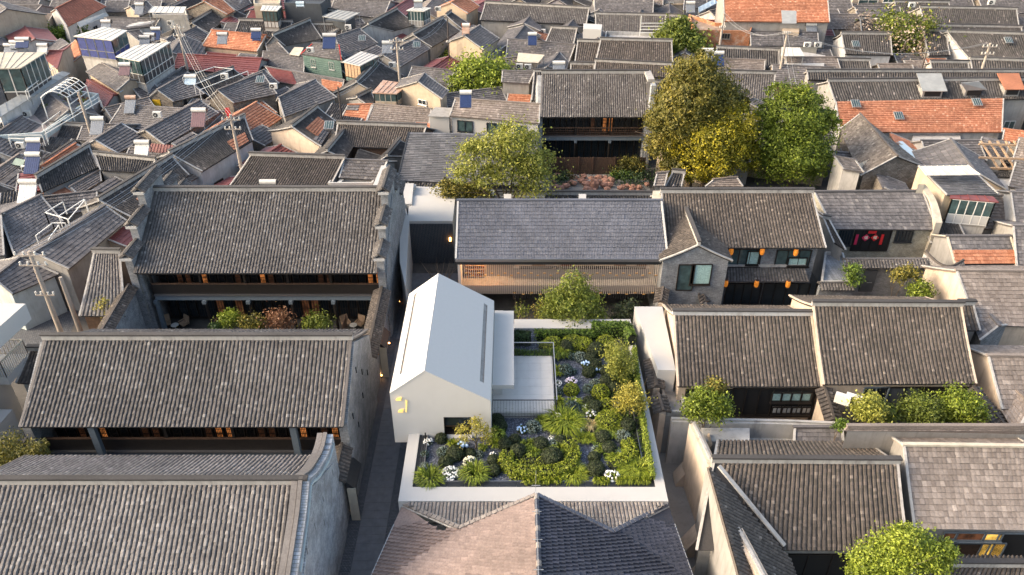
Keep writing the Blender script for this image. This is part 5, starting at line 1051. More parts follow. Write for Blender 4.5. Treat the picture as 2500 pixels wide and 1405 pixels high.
wall_windows(H11.t, H11.fa, H11.fb, [(2336, 1298, 2398, 1318, 'warm_dim'), (2336, 1324, 2392, 1374, 'brown_wood'), (2405, 1300, 2440, 1318, 'yellow_glow'), (2398, 1324, 2430, 1374, 'yellow_glow'), (2305, 1298, 2330, 1315, 'warm_dim'), (2440, 1300, 2495, 1372, 'black')], 'blue_grey_paint', bars=0, name='glazed_front')
# wing whose slope meets the valley
v0, v1 = P(1745, 1142, 6.55), P(1911, 1341, 4.15); wr0, wr1 = P(1742, 1150, 6.5), P(1905, 1440, 6.3)
WG = Thing('side_wing_roof', 'brown tiled wing sloping into the white mortared valley, bottom right', 'house', (P(1800, 1300, 0)[0], 26, 0))
wA, wB, wC, wD = v1 + A3(.0, -4.6, -.0), v0 + A3(.05, 0, 0), P(1745, 1170, 6.7) + A3(-.0, -5.9, 0), P(1745, 1170, 6.7)
wA = A3(v1[0] + .2, 22.6, 4.1); wB = A3(v1[0] + .2, v0[1], 4.1); wC = A3(v0[0] - .35, 22.6, 6.6); wD = A3(v0[0] - .35, v0[1], 6.6)
# keep only what lies before the valley line
def wmask(s, t): return s < (.43 + .57 * t)
V, Q = slab(wA, A3(wA[0], wA[1] + (wB[1] - wA[1]) * .43, 4.1), wC, wD, .1); wo = WG.part('roof', MB().add(V, Q), 't_barrel_brown'); tiles(WG, wo, wA, wB, wC, wD, 'barrel', 't_barrel_brown', .24, .16, 4, .0, 200, wmask)
WG.part('valley_mortar', MB().bar(v0 + A3(.2, 0, .12), v1 + A3(.1, .1, .14), .22, .10), 'mortar'); WG.part('wall', MB().prism([(wC[0], 20), (wA[0] - .4, 20), (wA[0] - .4, 25.6), (wC[0], 29.5)], 0, [6.3, 3.9, 3.9, 6.3]), 'grey_plaster')
# ---- long walls
coping_wall('tall peach plaster wall with stone coping running down to the bottom edge', [P(1693, 1035, 4.6), P(1740, 1135, 5.0), P(1752, 1180, 5.2), P(1800, 1290, 6.0), P(1880, 1440, 6.6)], .5, 'peach', 'mortar', tilec=False, name='boundary_wall', rise=.0)
for k, (u, v, lab) in enumerate(((1683, 1160, 'upper'), (1700, 1330, 'middle'), (1735, 1400, 'lower'))):
    p = P(u, v, .5); m = MB(); m.prism([(p[0] - .9, p[1] - .5), (p[0] + .9, p[1] - .5), (p[0] + .9, p[1] + .5), (p[0] - .9, p[1] + .5)], 0, [.2, 3.6, 3.6, .2]); single('buttress', lab + ' sloping plaster buttress propping the tall peach wall', 'buttress', m, 'peach')
coping_wall('plaster wall with thin dark coping below the left courtyard house', [P(1640, 1024, 3.6), P(1700, 1026, 3.6), P(1915, 1030, 3.6), P(2055, 1036, 3.6)], .45, 'dirty_white', 'mortar', tilec=False, rise=0.)
coping_wall('tiled wall between the two courtyards below the paired houses', [P(2010, 950, 4.5), P(2035, 1032, 3.4)], .4, 'peach', 't_barrel_brown', roofw=1.1)
coping_wall('tiled wall rising at the right end of the paired houses', [P(2372, 950, 4.6), P(2450, 1045, 3.6)], .4, 'peach', 't_barrel_brown', roofw=1.1)
coping_wall('short peach wall with broken tiled coping beside the garden podium', [P(1590, 880, 4.2), P(1603, 950, 4.0)], .4, 'peach', 't_barrel_brown', roofw=1.1, zb=0); coping_wall('lower peach wall with tiled coping near the garden corner', [P(1606, 968, 3.9), P(1618, 1010, 3.6)], .4, 'peach', 't_barrel_brown', roofw=1.1)
blockpx('long flat white roof squeezed between garden and courtyard house', [(1549, 749), (1617, 749), (1650, 905), (1606, 903)], 5.0, 0, 'clean_white', 'building', 'flat_roofed_building')
blockpx('dark flat terrace roof with grey parapet beside the left courtyard house', [(1608, 918), (1650, 918), (1676, 1016), (1625, 1016)], 3.2, 0, 'grey_plaster', 'building', 'flat_roofed_building', .35, 'mortar')
canopy('white panel balcony canopy under the gabled bay', [(1632, 748), (1708, 748), (1700, 712), (1640, 712)], (1.6, 1.6, 2.0, 2.0), 'white_sheet', ribs=3, name='panel_canopy')
coping_wall('small curved tiled wall beside the panel canopy', [P(1612, 742, 3.0), P(1618, 705, 3.6)], .35, 'peach', 't_barrel_brown', roofw=1.0); coping_wall('tiled wall right of the panel canopy', [P(1722, 742, 2.4), P(1712, 705, 3.4)], .35, 'peach', 't_barrel_brown', roofw=.9)
blockpx('low corrugated lean-to roof in the courtyard behind the bottom right houses', [(1720, 1078), (1830, 1078), (1830, 1045), (1712, 1045)], 3.4, 0, 'dirty_white', 'shed', 'courtyard_shed')
blockpx('white-walled light well in the courtyard behind the bottom right houses', [(1830, 1075), (1935, 1075), (1935, 1040), (1830, 1040)], 2.4, 0, 'dirty_white', 'shed', 'courtyard_shed')
house('small grey tiled lean-to behind the bottom right ridge', (1938, 1078), (2058, 1080), (1940, 1045), (2055, 1045), ze=3.3, kind='g', slope=.4, back=.1, name='lean_to')
HRP = house('pale tiled house above the bottom right corner with red patches', (2100, 1070), (2540, 1074), (2072, 1042), (2540, 1042), ze=5.2, kind='gb', slope=.3, back=.2, name='tiled_house', zr=6.4)
house('small brown tiled roof at the very bottom right', (2200, 1440), (2560, 1440), (2245, 1382), (2560, 1384), ze=3.4, kind='bb', slope=.5, near=0)
house('grey flat-tiled house right of the paired houses', (2385, 795), (2580, 800), (2335, 662), (2580, 664), ze=4.2, kind='gb', slope=.5, wall='peach', near=0)
house('small gabled outbuilding with white gable board at the right edge', (2392, 832), (2350, 742), (2438, 797), (2372, 716), ze=4.0, kind='g', slope=.5, wall='grey_brick', name='gabled_outbuilding')
house('grey flat-tiled house at the right edge below the gabled outbuilding', (2446, 1000), (2600, 1000), (2412, 870), (2600, 872), ze=4.2, kind='gb', slope=.5, wall='peach')
house('little gabled porch roof at the right edge', (2445, 1005), (2480, 1060), (2470, 945), (2520, 990), ze=4.0, kind='gb', slope=.5, name='porch_roof')
house('dark tiled strip of roof behind the right courtyard house', (2352, 808), (2392, 808), (2340, 745), (2375, 745), ze=4.4, kind='bb', slope=.5)
H6 = house('grey tiled house with curved white gable coping above the red doors', (2035, 560), (2288, 562), (1988, 470), (2252, 468), ze=4.2, kind='g', slope=.55, wall='cream_tile', name='tiled_house')
# red doors of the house with curved coping
wall_windows(H6.t, H6.fa, H6.fb, [(2088, 561, 2163, 612, 'black')], 'dark_wood', bars=3, name='double_door', sill=False)
wall_windows(H6.t, H6.fa, H6.fb, [(2050, 562, 2074, 598), (2190, 562, 2222, 590)], 'dark_metal', bars=4, name='barred_window')
def text_part(th, body, size, M, mat, parent=None, name='character'):
    cu = bpy.data.curves.new('t', 'FONT'); cu.body = body; cu.size = size; cu.align_x = 'CENTER'; cu.align_y = 'CENTER'; cu.extrude = .006
    ob = bpy.data.objects.new('t', cu); COL.objects.link(ob); dg = bpy.context.evaluated_depsgraph_get(); me = bpy.data.meshes.new_from_object(ob.evaluated_get(dg)); bpy.data.objects.remove(ob, do_unlink=True)
    me.name = name; me.materials.clear(); me.materials.append(MATS[mat]); o = bpy.data.objects.new(name, me); COL.objects.link(o); o.parent = parent or th.o; Mx = M.copy(); Mx.translation = Mx.translation - Vector(th.loc); o.matrix_local = Mx; return o
yd = H6.fa[1] - .22
for (u, v, lab, mt) in ((2114, 581, 'rose red paper diamond with the character for luck on the left door leaf', 'rose_paper'), (2136, 581, 'bright red paper diamond with the character for luck on the right door leaf', 'red_paper')):
    p = onY(u, v, yd); th = Thing('door_diamond', lab, 'door sign', p, 'paper diamonds on the dark doors'); s = .36
    th.part('paper', MB().add([p + A3(0, 0, -s), p + A3(s, 0, 0), p + A3(0, 0, s), p + A3(-s, 0, 0)] + [p + A3(0, .02, -s), p + A3(s, .02, 0), p + A3(0, .02, s), p + A3(-s, .02, 0)], [(0, 1, 2, 3), (7, 6, 5, 4), (0, 4, 5, 1), (1, 5, 6, 2), (2, 6, 7, 3), (3, 7, 4, 0)]), mt)
    M = Matrix.Rotation(R(90), 4, 'X'); M.translation = Vector(p + A3(0, -.02, 0)); text_part(th, '福', .34, M, 'cream_petal')
for (u0, v0, v1, lab, mt) in ((2094, 573, 598, 'long rose couplet strip left of the doors', 'rose_paper'), (2156, 573, 598, 'long red couplet strip right of the doors', 'red_paper')):
    p, q = onY(u0, v0, yd), onY(u0, v1, yd); single('couplet_strip', lab, 'door sign', MB().box(((p[0]), yd, (p[2] + q[2]) / 2), (.24, .02, p[2] - q[2])), mt)
p = onY(2131, 565, yd); single('couplet_header', 'short red paper header over the dark doors', 'door sign', MB().box((p[0], yd, p[2] - .1), (.7, .02, .26)), 'red_paper')
gw = []
for t_ in np.linspace(0, 1, 14):
    u = 2250 + 42 * t_ + 6 * math.sin(t_ * 3); v = 450 + 98 * t_ - 12 * math.sin(t_ * math.pi * .9); gw.append(P(u, v, 6.9 - 1.9 * t_ ** .8))
gm = MB()
for p, q in zip(gw[:-1], gw[1:]): gm.prism([p - A3(.28, 0, 0), q - A3(.28, 0, 0), q + A3(.28, 0, 0), p + A3(.28, 0, 0)], 0, [p[2], q[2], q[2], p[2]])
single('curved_gable_wall', 'swooping white-coped gable wall at the right end of the red-door house', 'wall', gm, 'cream')
coping_wall('grey brick courtyard wall with tiled top, below the red-door house', [P(2062, 644, 4.0), P(2258, 644, 4.0)], .4, 'blue_brick', 't_barrel', roofw=1.5, rise=.4, name='courtyard_wall')
p0 = P(2062, 644, 4.0); cw = Thing('courtyard_door', 'dark blue-grey door in the brick courtyard wall by the stones', 'door', onY(2110, 712, p0[1] - .3)); a_ = onY(2098, 660, p0[1] - .28); b_ = onY(2146, 712, p0[1] - .28)
cw.part('leaf', MB().box(((a_[0] + b_[0]) / 2 - .1, p0[1] - .28, (a_[2] + b_[2]) / 2), (1.1, .1, a_[2] - b_[2])), 'dark_concrete'); cw.part('handle', MB().box(((a_[0] + b_[0]) / 2, p0[1] - .36, b_[2] + .9), (.4, .04, .04)), 'galv')
# curved rough screen wall
sp = []
for t_ in np.linspace(0, 1, 10): sp.append(P(2258 + 92 * t_, 622 + 22 * t_ + 26 * math.sin(t_ * math.pi), 4.4 - .2 * math.sin(t_ * 3.1)))
sm_ = Thing('curved_screen_wall', 'pale rough plastered screen wall with drooping tiled top beside the stones', 'wall', sp[5] * A3(1, 1, 0)); mm = MB()
for p, q in zip(sp[:-1], sp[1:]): mm.prism([p + A3(0, -.2, 0), q + A3(0, -.2, 0), q + A3(0, .2, 0), p + A3(0, .2, 0)], 0, [p[2], q[2], q[2], p[2]])
sm_.part('wall', mm, 'dirty_white')
for p, q in zip(sp[:-1], sp[1:]):
    for k in range(3):
        x = p + (q - p) * (k + .5) / 3; sm_.part('coping_tile', MB().tube([x + A3(0, -.42, -.02), x + A3(0, .05, .28)], .085, 6), 't_barrel_pale')
sm_.part('coping_ridge', MB().tube([x + A3(0, .05, .3) for x in sp], .12, 6), 't_barrel_brown')
# ================================================================ THE OLD TOWN: list of houses read off the survey sheets
HS = []
def h(label, t, A, B, C, D, kind='g', ze=3.4, wall='grey_plaster', **k):
    A, B, C, D = T(t, A, B, C, D); k.setdefault('slope', .42 if kind[0] in 'gr' else .46); k.setdefault('verge', 'mortar'); k.setdefault('name', 'tiled_house')
    H = house(label, A, B, C, D, ze=ze, kind=kind, wall=wall, **k); HS.append(H); return H
# sheet 1: far left
h('purple-grey tiled house in the far top left corner', 1, (-80, 190), (265, 190), (-60, 52), (400, 52))
h('beige-gabled house against the left edge near the top', 1, (-250, 300), (-330, 170), (65, 85), (-60, 0), 'g', 5.0, 'beige')
H_red = h('long house with brownish red tiles near the top left', 1, (640, 258), (1012, 62), (530, 88), (800, -50), 'rb', 4.2, 'white_wall')
h('small grey house with beige gable below the frame top, left', 1, (1330, 160), (1480, 95), (1240, 65), (1400, 15), 'g', 4.2, 'beige')
h('grey roof touching the top edge behind the white rooftop canopy', 1, (1420, 60), (1720, 50), (1380, -10), (1640, -30))
h('long low grey-tiled house behind the blue-curtained sunroom', 1, (1060, 290), (1480, 255), (1010, 172), (1525, 182), 'g', 4.2, 'white_wall')
h('red-tiled house with rubble gable at the top, left of centre', 1, (2165, 140), (2235, 105), (1945, 15), (2080, -40), 'r', 4.4, 'stone')
h('grey house at the top edge beside the rubble-gabled red one', 1, (2260, 110), (2395, 40), (2090, -20), (2330, -70))
h('dark double-sloped roof right of the rooftop canopy', 1, (1990, 318), (2165, 175), (1830, 228), (2050, 95), 'bd', 3.4)
h('grey roof sloping down beside the leaning utility pole, far left', 1, (1830, 440), (2005, 345), (1735, 325), (1870, 262))
h('small dark roof between pole and white-framed sunroom', 1, (1690, 520), (1745, 440), (1580, 385), (1640, 345))
h('short grey roof with pale verge near the blue solar panels', 1, (2120, 305), (2350, 312), (2160, 222), (2350, 235))
h('small dark gable roof tucked under the blue-curtained sunroom', 1, (1340, 410), (1380, 350), (1215, 310), (1330, 290))
H_mar = h('long maroon sheet-roofed house below the rooftop clutter', 1, (1650, 650), (2440, 730), (1700, 520), (2490, 565), 'm', 3.6, 'grey_plaster', slope=.4, ridge_mat='maroon', verge='maroon')
h('short maroon sheet roof with wide beige gable beside the glazed terrace', 1, (430, 570), (543, 662), (475, 488), (597, 490), 'm', 5.0, 'beige', slope=.4, verge='maroon')
h('grey house with plain beige long wall and pale blue eave sheet', 1, (820, 692), (1110, 872), (962, 600), (1240, 758), 'g', 4.4, 'beige')
h('maroon sheet roof wedge below the beige long wall', 1, (800, 880), (1000, 1030), (835, 770), (1080, 910), 'm', 3.4, 'grey_plaster', slope=.4, verge='maroon')
H_st = h('house with rubble gable, orange brick flank and yellow shutter', 1, (1655, 972), (1948, 900), (1500, 862), (1740, 728), 'g', 3.8, 'stone')
h('weathered grey roof behind the rubble gable', 1, (1400, 905), (1500, 860), (1540, 790), (1735, 648), 'g', 3.4)
h('long grey roof with one air conditioner on its slope', 1, (1040, 1190), (1400, 1250), (1160, 1005), (1760, 1045), 'g', 3.4)
h('long diagonal grey roof under the maroon solar heater', 1, (1570, 1385), (2085, 1085), (1385, 1245), (1905, 962), 'g', 3.8, 'stone')
h('small grey roof under the white-tanked heater by the terrace', 1, (735, 1340), (960, 1355), (790, 1200), (1165, 1190))
h('grey house with peach gable and white verge in the left middle', 1, (1125, 1465), (1400, 1315), (905, 1338), (1155, 1182), 'g', 3.8, 'peach', verge='white_wall')
h('long black-ribbed roof with an orange patch beside the tall pole', 5, (1930, 310), (2410, 15), (1620, 140), (2330, -207), 'bd', 4.2, 'white_wall')
h('grey roof with skylight behind a rubble gable wall, left of centre', 1, (2230, 985), (2640, 900), (2075, 865), (2500, 700), 'g', 4.0, 'stone')
# sheet 2
h('grey diagonal roof between the two thin poles', 2, (290, 1120), (790, 935), (235, 935), (580, 765), 'g', 4.0, 'grey_plaster')
H_pat = h('long low roof, maroon sheets at one end and orange tiles at the other', 2, (215, 785), (830, 890), (110, 640), (860, 770), 'g', 3.2)
h('grey roof with small skylight left of the maroon-patched one', 2, (-60, 930), (240, 800), (-100, 760), (100, 672), 'g', 3.8)
h('long grey roof left of the green cottage', 2, (70, 610), (475, 695), (90, 495), (480, 545), 'g', 3.4)
h('maroon sheet roof with grey gable above the patched roof', 2, (-60, 700), (20, 705), (-60, 555), (75, 562), 'm', 3.6, slope=.4, verge='maroon')
h('big black-ribbed diagonal roof left of the green cottage heater', 2, (300, 440), (650, 372), (185, 345), (535, 200), 'bd', 3.8)
h('black-ribbed roof joining the big diagonal one', 2, (640, 378), (830, 335), (560, 240), (850, 240), 'bd', 3.6)
h('grey hipped end below the big black-ribbed roof', 2, (130, 500), (335, 520), (100, 380), (230, 405), 'g', 3.4)
h('pale weathered grey roof beside the green cottage', 2, (850, 560), (1180, 415), (770, 355), (1005, 275), 'g', 4.0)
H_gr = h('green clapboard cottage with red eave line', 2, (450, 518), (832, 578), (560, 420), (810, 430), 'g', 5.4, 'green_sheet', over=.15, verge='red_paint')
h('broad grey roof at the top edge, left of centre', 2, (720, 120), (1230, 180), (770, -10), (1300, 10), 'g', 4.0)
h('black-ribbed roof above the pale curving plaster wall', 2, (1330, 300), (1545, 236), (1090, 240), (1365, 95), 'bd', 4.2, 'dirty_white')
h('long black-ribbed diagonal roof with red lanterns beneath', 2, (1695, 452), (1965, 300), (1520, 338), (1800, 180), 'bd', 4.2)
h('small dark roof behind the black-ribbed diagonal one', 2, (1990, 285), (2040, 225), (1835, 155), (1880, 120), 'bd', 4.0)
h('long grey diagonal roof running down to the centre pole', 2, (1400, 640), (1680, 470), (1230, 530), (1560, 370), 'g', 4.0)
h('lower grey continuation of the diagonal roof at the centre pole', 2, (1210, 700), (1380, 645), (1130, 590), (1235, 525), 'g', 3.4)
H_bg = h('beige gabled house with orange chimney stand, top centre', 2, (2190, 478), (2340, 372), (2005, 345), (2150, 245), 'g', 5.2, 'beige', ridge=True)
h('beige gabled house with orange roof tiles at the top centre', 2, (2040, 132), (2150, 65), (1875, 28), (2010, -40), 'r', 5.2, 'beige')
h('maroon sheet roof at the top centre beside the orange-tiled gable', 2, (1450, 150), (1545, 50), (1300, 105), (1480, -10), 'm', 4.0, slope=.4, verge='maroon')
h('grey roof left of the round green tree', 2, (1460, 760), (1850, 820), (1510, 640), (1910, 680), 'g', 3.6)
h('grey roof behind the round green tree', 2, (1860, 830), (2110, 800), (1930, 630), (2100, 630), 'g', 3.6)
H_b2 = h('beige gabled house with small window and air conditioner, centre', 2, (1795, 948), (1858, 872), (1562, 782), (1622, 703), 'g', 5.2, 'beige')
h('grey roof with weeds left of the white house', 2, (1075, 1160), (1665, 1200), (1140, 1000), (1690, 1045), 'gb', 3.4)
h('short orange-tiled roof left of the weedy grey one', 2, (830, 1130), (1070, 1160), (900, 1005), (1125, 1000), 'r', 3.4)
h('long black-ribbed roof over the dark courtyard, centre', 2, (760, 1400), (1560, 1425), (800, 1185), (1640, 1218), 'bb', 4.0, 'brown_wood')
h('patched roof of black ribs, orange tiles and boards, centre left', 2, (640, 1400), (785, 1165), (365, 1215), (605, 1030), 'bd', 4.2, 'peach')
h('small dark ribbed roof beside the rust-roofed bay', 2, (1100, 1020), (1150, 965), (985, 935), (1115, 870), 'bd', 3.6)
H_wh = h('white rendered house with three teal windows', 2, (1865, 1108), (2716, 1180), (1920, 945), (2724, 1000), 'gb', 5.8, 'clean_white')
h('dark ribbed wing left of the small courtyard', 6, (880, 190), (950, 70), (700, 120), (850, -60), 'bd', 4.0, 'brown_wood')
h('dark ribbed wing right of the small courtyard beside the slate roof', 6, (1460, 170), (1490, 60), (1270, 165), (1390, 20), 'bd', 4.0)
h('smooth slate-shingled low roof left of the feathery tree', 6, (1365, 395), (2760, 455), (1475, -60), (2700, -40), 'slate', 4.0, 'dark_concrete', slope=.5, ridge=False, over=.5, back=.3, verge='dark_metal')
h('long brown ribbed roof with solar tank at its foot', 6, (-260, 490), (700, 500), (-30, 160), (860, 190), 'bb', 3.8)
h('new grey-tiled roof over a white walled terrace', 6, (815, 372), (1190, 395), (865, 200), (1270, 215), 'n', 4.4, 'clean_white', verge='clean_white')
# sheet 5
h('black-ribbed diagonal roof of the courtyard house, left wing', 5, (400, 510), (935, 270), (355, 370), (850, 75), 'bd', 4.0)
h('black-ribbed roof of the courtyard house, far wing', 5, (960, 300), (1400, 330), (905, 150), (1480, 210), 'bd', 4.0)
h('grey strip roof of the courtyard house above the blue windows', 5, (750, 535), (965, 405), (670, 460), (950, 300), 'gb', 3.2, 'dark_concrete', back=.1)
h('orange patch roof in the corner of the courtyard house', 5, (560, 545), (735, 525), (415, 515), (560, 420), 'r', 3.1, back=.1)
h('long black-ribbed roof crossed by wires beside the stepped firewall', 5, (1250, 745), (1800, 345), (950, 590), (1640, 175), 'bd', 4.2)
h('orange tiled narrow roof up the left middle', 5, (440, 290), (760, 75), (390, 270), (720, 50), 'r', 4.0, back=.3)
h('large purple-grey roof in the left middle with drying racks', 5, (140, 1120), (600, 790), (0, 725), (385, 540), 'g', 3.6)
h('long grey diagonal roof running down to the left lane', 5, (660, 1240), (1205, 780), (330, 1090), (1000, 640), 'g', 4.2, 'grey_plaster')
h('low grey roof at the left edge above the lane', 5, (120, 1480), (560, 1290), (-60, 1330), (200, 1130), 'g', 3.6, 'teal_white')
h('brown grey roof at the left edge under the racks', 5, (-60, 1120), (40, 1110), (-80, 720), (10, 720), 'g', 3.8)
h('small roof with lanterns beneath beside the stepped firewall', 5, (1650, 490), (1960, 330), (1560, 410), (1700, 300), 'gb', 3.4, 'white_wall', back=.2)
h('pinkish ribbed outbuilding left of the far hall', 5, (760, 1690), (1190, 1690), (900, 1085), (1140, 1090), 'bp', 3.8, 'brown_wood', slope=.62)
h('small ribbed roof hidden between balcony and middle hall', 9, (160, 1000), (350, 1010), (290, 690), (420, 690), 'bb', 3.6)
h('grey roof at the left edge beyond the glazed heaters', 5, (-60, 470), (330, 170), (-80, 330), (180, 150), 'gb', 3.2)
# sheet 3
H_a = h('long black-ribbed roof with two small gabled wings, top centre', 3, (-265, 195), (745, 240), (-215, 35), (772, 88), 'b', 4.2, 'grey_plaster', back=1.)
h('small gabled wing, left of the pair on the long top roof', 3, (312, 300), (318, 245), (150, 225), (228, 130), 'g', 3.8); h('small gabled wing, right of the pair on the long top roof', 3, (720, 260), (722, 225), (560, 265), (650, 150), 'g', 3.8)
h('grey house with small gable left of the blue solar panel', 3, (265, 395), (315, 345), (40, 400), (160, 245), 'g', 3.6)
h('wide grey roof below the blue solar panel, top centre', 3, (-20, 560), (570, 620), (0, 375), (640, 430), 'g', 3.4); h('small gabled porch on the wide grey roof', 3, (560, 670), (580, 600), (380, 640), (490, 502), 'g', 3.6, 'clean_white')
h('short ribbed roof beside the white block', 3, (360, 400), (625, 425), (415, 272), (655, 285), 'b', 4.0); h('long ribbed roof above the roof garden rails', 3, (838, 300), (1640, 305), (835, 140), (1640, 160), 'b', 4.2)
h('broad grey roof at the top edge with two white gablets', 3, (830, 125), (1380, 140), (820, -40), (1390, -30), 'g', 4.0); h('left white gablet under the top grey roof', 3, (978, 150), (985, 110), (865, 100), (905, 15), 'g', 3.6, 'clean_white'); h('right white gablet under the top grey roof', 3, (1385, 150), (1385, 110), (1260, 120), (1295, 35), 'g', 3.6, 'clean_white')
h('pyramid-like grey roof beside the white block', 3, (1015, 390), (1025, 370), (850, 400), (870, 280), 'g', 3.8)
h('large dark ribbed roof behind the veranda hall', 3, (830, 615), (1570, 625), (885, 385), (1560, 402), 'bb', 4.2); h('lower left part of the dark ribbed roof behind the veranda hall', 3, (635, 612), (825, 618), (665, 400), (880, 408), 'bb', 3.9)
h('pale little gable on the dark ribbed roof, left', 3, (1050, 605), (1062, 585), (950, 600), (958, 500), 'gb', 3.8); h('pale little gable on the dark ribbed roof, right', 3, (1555, 620), (1560, 600), (1460, 615), (1468, 525), 'gb', 3.8)
h('ribbed roof directly behind the veranda hall ridge', 3, (820, 725), (1570, 745), (835, 590), (1568, 628), 'bb', 4.6, nb=0); h('short ribbed roof left of the one behind the veranda hall', 3, (595, 695), (820, 695), (600, 618), (820, 625), 'bb', 4.2)
h('narrow ribbed roof with weeds left of the veranda hall', 3, (225, 960), (320, 965), (250, 690), (340, 690), 'bd', 4.0); h('grey roof with small window wall left of the veranda hall', 3, (-60, 785), (200, 800), (-50, 680), (250, 690), 'g', 4.8, 'grey_plaster')
h('dark ribbed low roof right of the veranda hall', 3, (1393, 975), (1560, 975), (1388, 790), (1570, 795), 'bd', 3.6); h('grey low ridge right of the veranda hall, behind', 3, (1390, 790), (1640, 800), (1388, 740), (1640, 748), 'bb', 4.0)
h('light grey roof with one solar panel right of the big tree', 3, (1780, 660), (2440, 692), (1790, 555), (2450, 580), 'gb', 4.0); h('long ribbed roof behind the golden tree', 3, (1700, 985), (2520, 1005), (1730, 690), (2545, 710), 'b', 4.4)
h('pale grey gable peeping between golden and green trees', 3, (2480, 1080), (2560, 1010), (2260, 970), (2330, 940), 'gb', 4.2)
h('big orange-red roof at the top right of centre', 3, (2065, 205), (3065, 215), (2050, -90), (3040, -85), 'r', 7.0, 'grey_plaster', slope=.45)
h('grey low roof with cream walls below the big orange-red roof', 3, (2315, 440), (2965, 440), (2310, 305), (2950, 315), 'g', 4.6, 'cream'); h('little grey roof at the top edge by the blue sheet', 3, (1670, 105), (1900, 60), (1680, 0), (1890, -20), 'g', 4.0)
# sheet 4
h('dark ribbed roof at the top right, upper strip', 4, (1560, 255), (2450, 265), (1508, 78), (2425, 95), 'bd', 4.2); h('dark ribbed roof at the top right, lower strip', 4, (1660, 325), (2480, 330), (1680, 252), (2470, 268), 'bd', 4.0)
h('dark ribbed roof left of the curved white gable, far right', 4, (1590, 535), (1790, 530), (1540, 300), (1750, 305), 'bd', 4.2); h('wide dark ribbed roof under the far right utility pole', 4, (1985, 575), (2600, 595), (1770, 312), (2520, 335), 'bd', 4.2, 'white_wall')
h('short dark ribbed roof below the curved white gable', 4, (1625, 695), (1985, 695), (1605, 600), (1960, 605), 'bd', 3.8, 'cream'); h('dark ribbed roof at the right edge by the pole foot', 4, (2010, 700), (2600, 745), (1985, 570), (2580, 592), 'bd', 3.8)
h('dark ribbed roof behind the coppery shrub with white gable', 4, (795, 520), (1240, 530), (758, 330), (1225, 335), 'bd', 4.2, 'white_wall'); h('dark ribbed roof behind the pink blossoming tree', 4, (955, 335), (1520, 335), (935, 183), (1540, 203), 'bd', 4.2, 'peach')
h('long ragged black roof, upper crest above the dormers', 4, (440, 765), (2560, 775), (430, 690), (2560, 690), 'bd', 4.8, slope=.4, nb=0); H_long = h('long sagging black-tiled roof with three dormers', 4, (700, 985), (2600, 945), (632, 782), (2560, 770), 'bd', 5.0, 'grey_plaster', slope=.5)
h('long faded orange tile roof below the dormers', 4, (745, 1262), (2285, 1262), (705, 975), (2300, 945), 'r', 3.4, 'dirty_white', slope=.35, ridge=False, back=.08, over=.5)
h('ruined house with slipping tiles and dark rubble gable', 8, (940, 350), (740, -90), (1290, 165), (935, -235), 'ruin', 3.8, 'stone', slope=.6, verge='mortar'); h('broken orange roof at the right edge below the orange roof', 8, (2290, 10), (2560, 60), (2310, -90), (2560, -60), 'r', 3.2, back=.2)
h('dark roof strip left of the ruined house', 8, (690, 180), (860, 200), (700, 130), (860, 140), 'g', 3.2)
h('grey tiled roof with an orange lower half at the right edge', 8, (1840, 1195), (2450, 1190), (1765, 930), (2365, 930), 'g', 4.0, 'grey_plaster', slope=.5, verge='cream'); h('grey-purple roof at the right edge above the orange-banded one', 8, (2440, 1330), (2600, 1335), (2395, 830), (2600, 830), 'g', 3.8); h('grey-purple roof at the right edge beside the glazed bay house', 8, (2410, 790), (2600, 795), (2370, 510), (2600, 515), 'g', 4.6, 'white_wall')
h('grey tiled pent roof between guesthouse and red-door house', 8, (690, 990), (800, 1060), (590, 760), (640, 770), 'bb', 4.6); h('low ridge roof above the rock garden road', 7, (-100, 600), (1400, 600), (-100, 530), (1380, 535), 'bd', 3.6, nb=0)
h('brown ribbed pavilion roof left of the twin tree trunks', 7, (1390, 450), (1490, 450), (1420, 330), (1520, 320), 'gb', 3.4); h('brown ribbed pavilion roof right of the twin tree trunks', 7, (1880, 455), (2240, 455), (1960, 390), (2180, 370), 'gb', 3.2)
h('striped tiled roof between the tree trunks', 7, (1500, 455), (1650, 455), (1570, 320), (1680, 330), 'bd', 3.2)
# coloured tile patches lying on roofs
def patch(H, s0, s1, t0, t1, kind, name='roof_patch'):
    a, b, c, d = H.a, H.b, H.c, H.d; f, n, L, W = quadf(a, b, c, d, 0); q = [f(s, t, .05) for s, t in ((s0, t0), (s1, t0), (s0, t1), (s1, t1))]; V, Q = slab(q[0], q[1], q[2], q[3], .03)
    K = KIND[kind]; o = H.t.part(name, MB().add(V, Q), K[1]); tiles(H.t, o, q[0], q[1], q[2], q[3], K[0], K[1], K[2], K[3], 2, 0)
byl = {H.t.o['label']: H for H in HS}
def L_(s):
    return [H for l, H in byl.items() if s in l][0]
patch(H_pat, .0, .34, .02, .98, 'm'); patch(H_pat, .72, .99, .02, .8, 'r'); patch(L_('orange lower half'), .0, 1., .0, .5, 'r'); patch(L_('orange patch beside the tall'), .62, .92, .05, .45, 'r')
patch(L_('patched roof of black'), .2, .75, .25, .7, 'r'); patch(L_('patched roof of black'), .05, .5, .02, .3, 'g'); patch(L_('crossed by wires'), .25, .42, .05, .4, 'r'); patch(L_('right edge above the lane') if 0 else L_('white house') if 0 else L_('weedy grey'), 0, .5, .6, .98, 'g')
HS[0].t.o['label'] = HS[0].t.o['label']
patch(HRP, .18, .3, .35, .8, 'r'); patch(HRP, .12, .16, .1, .5, 'r')
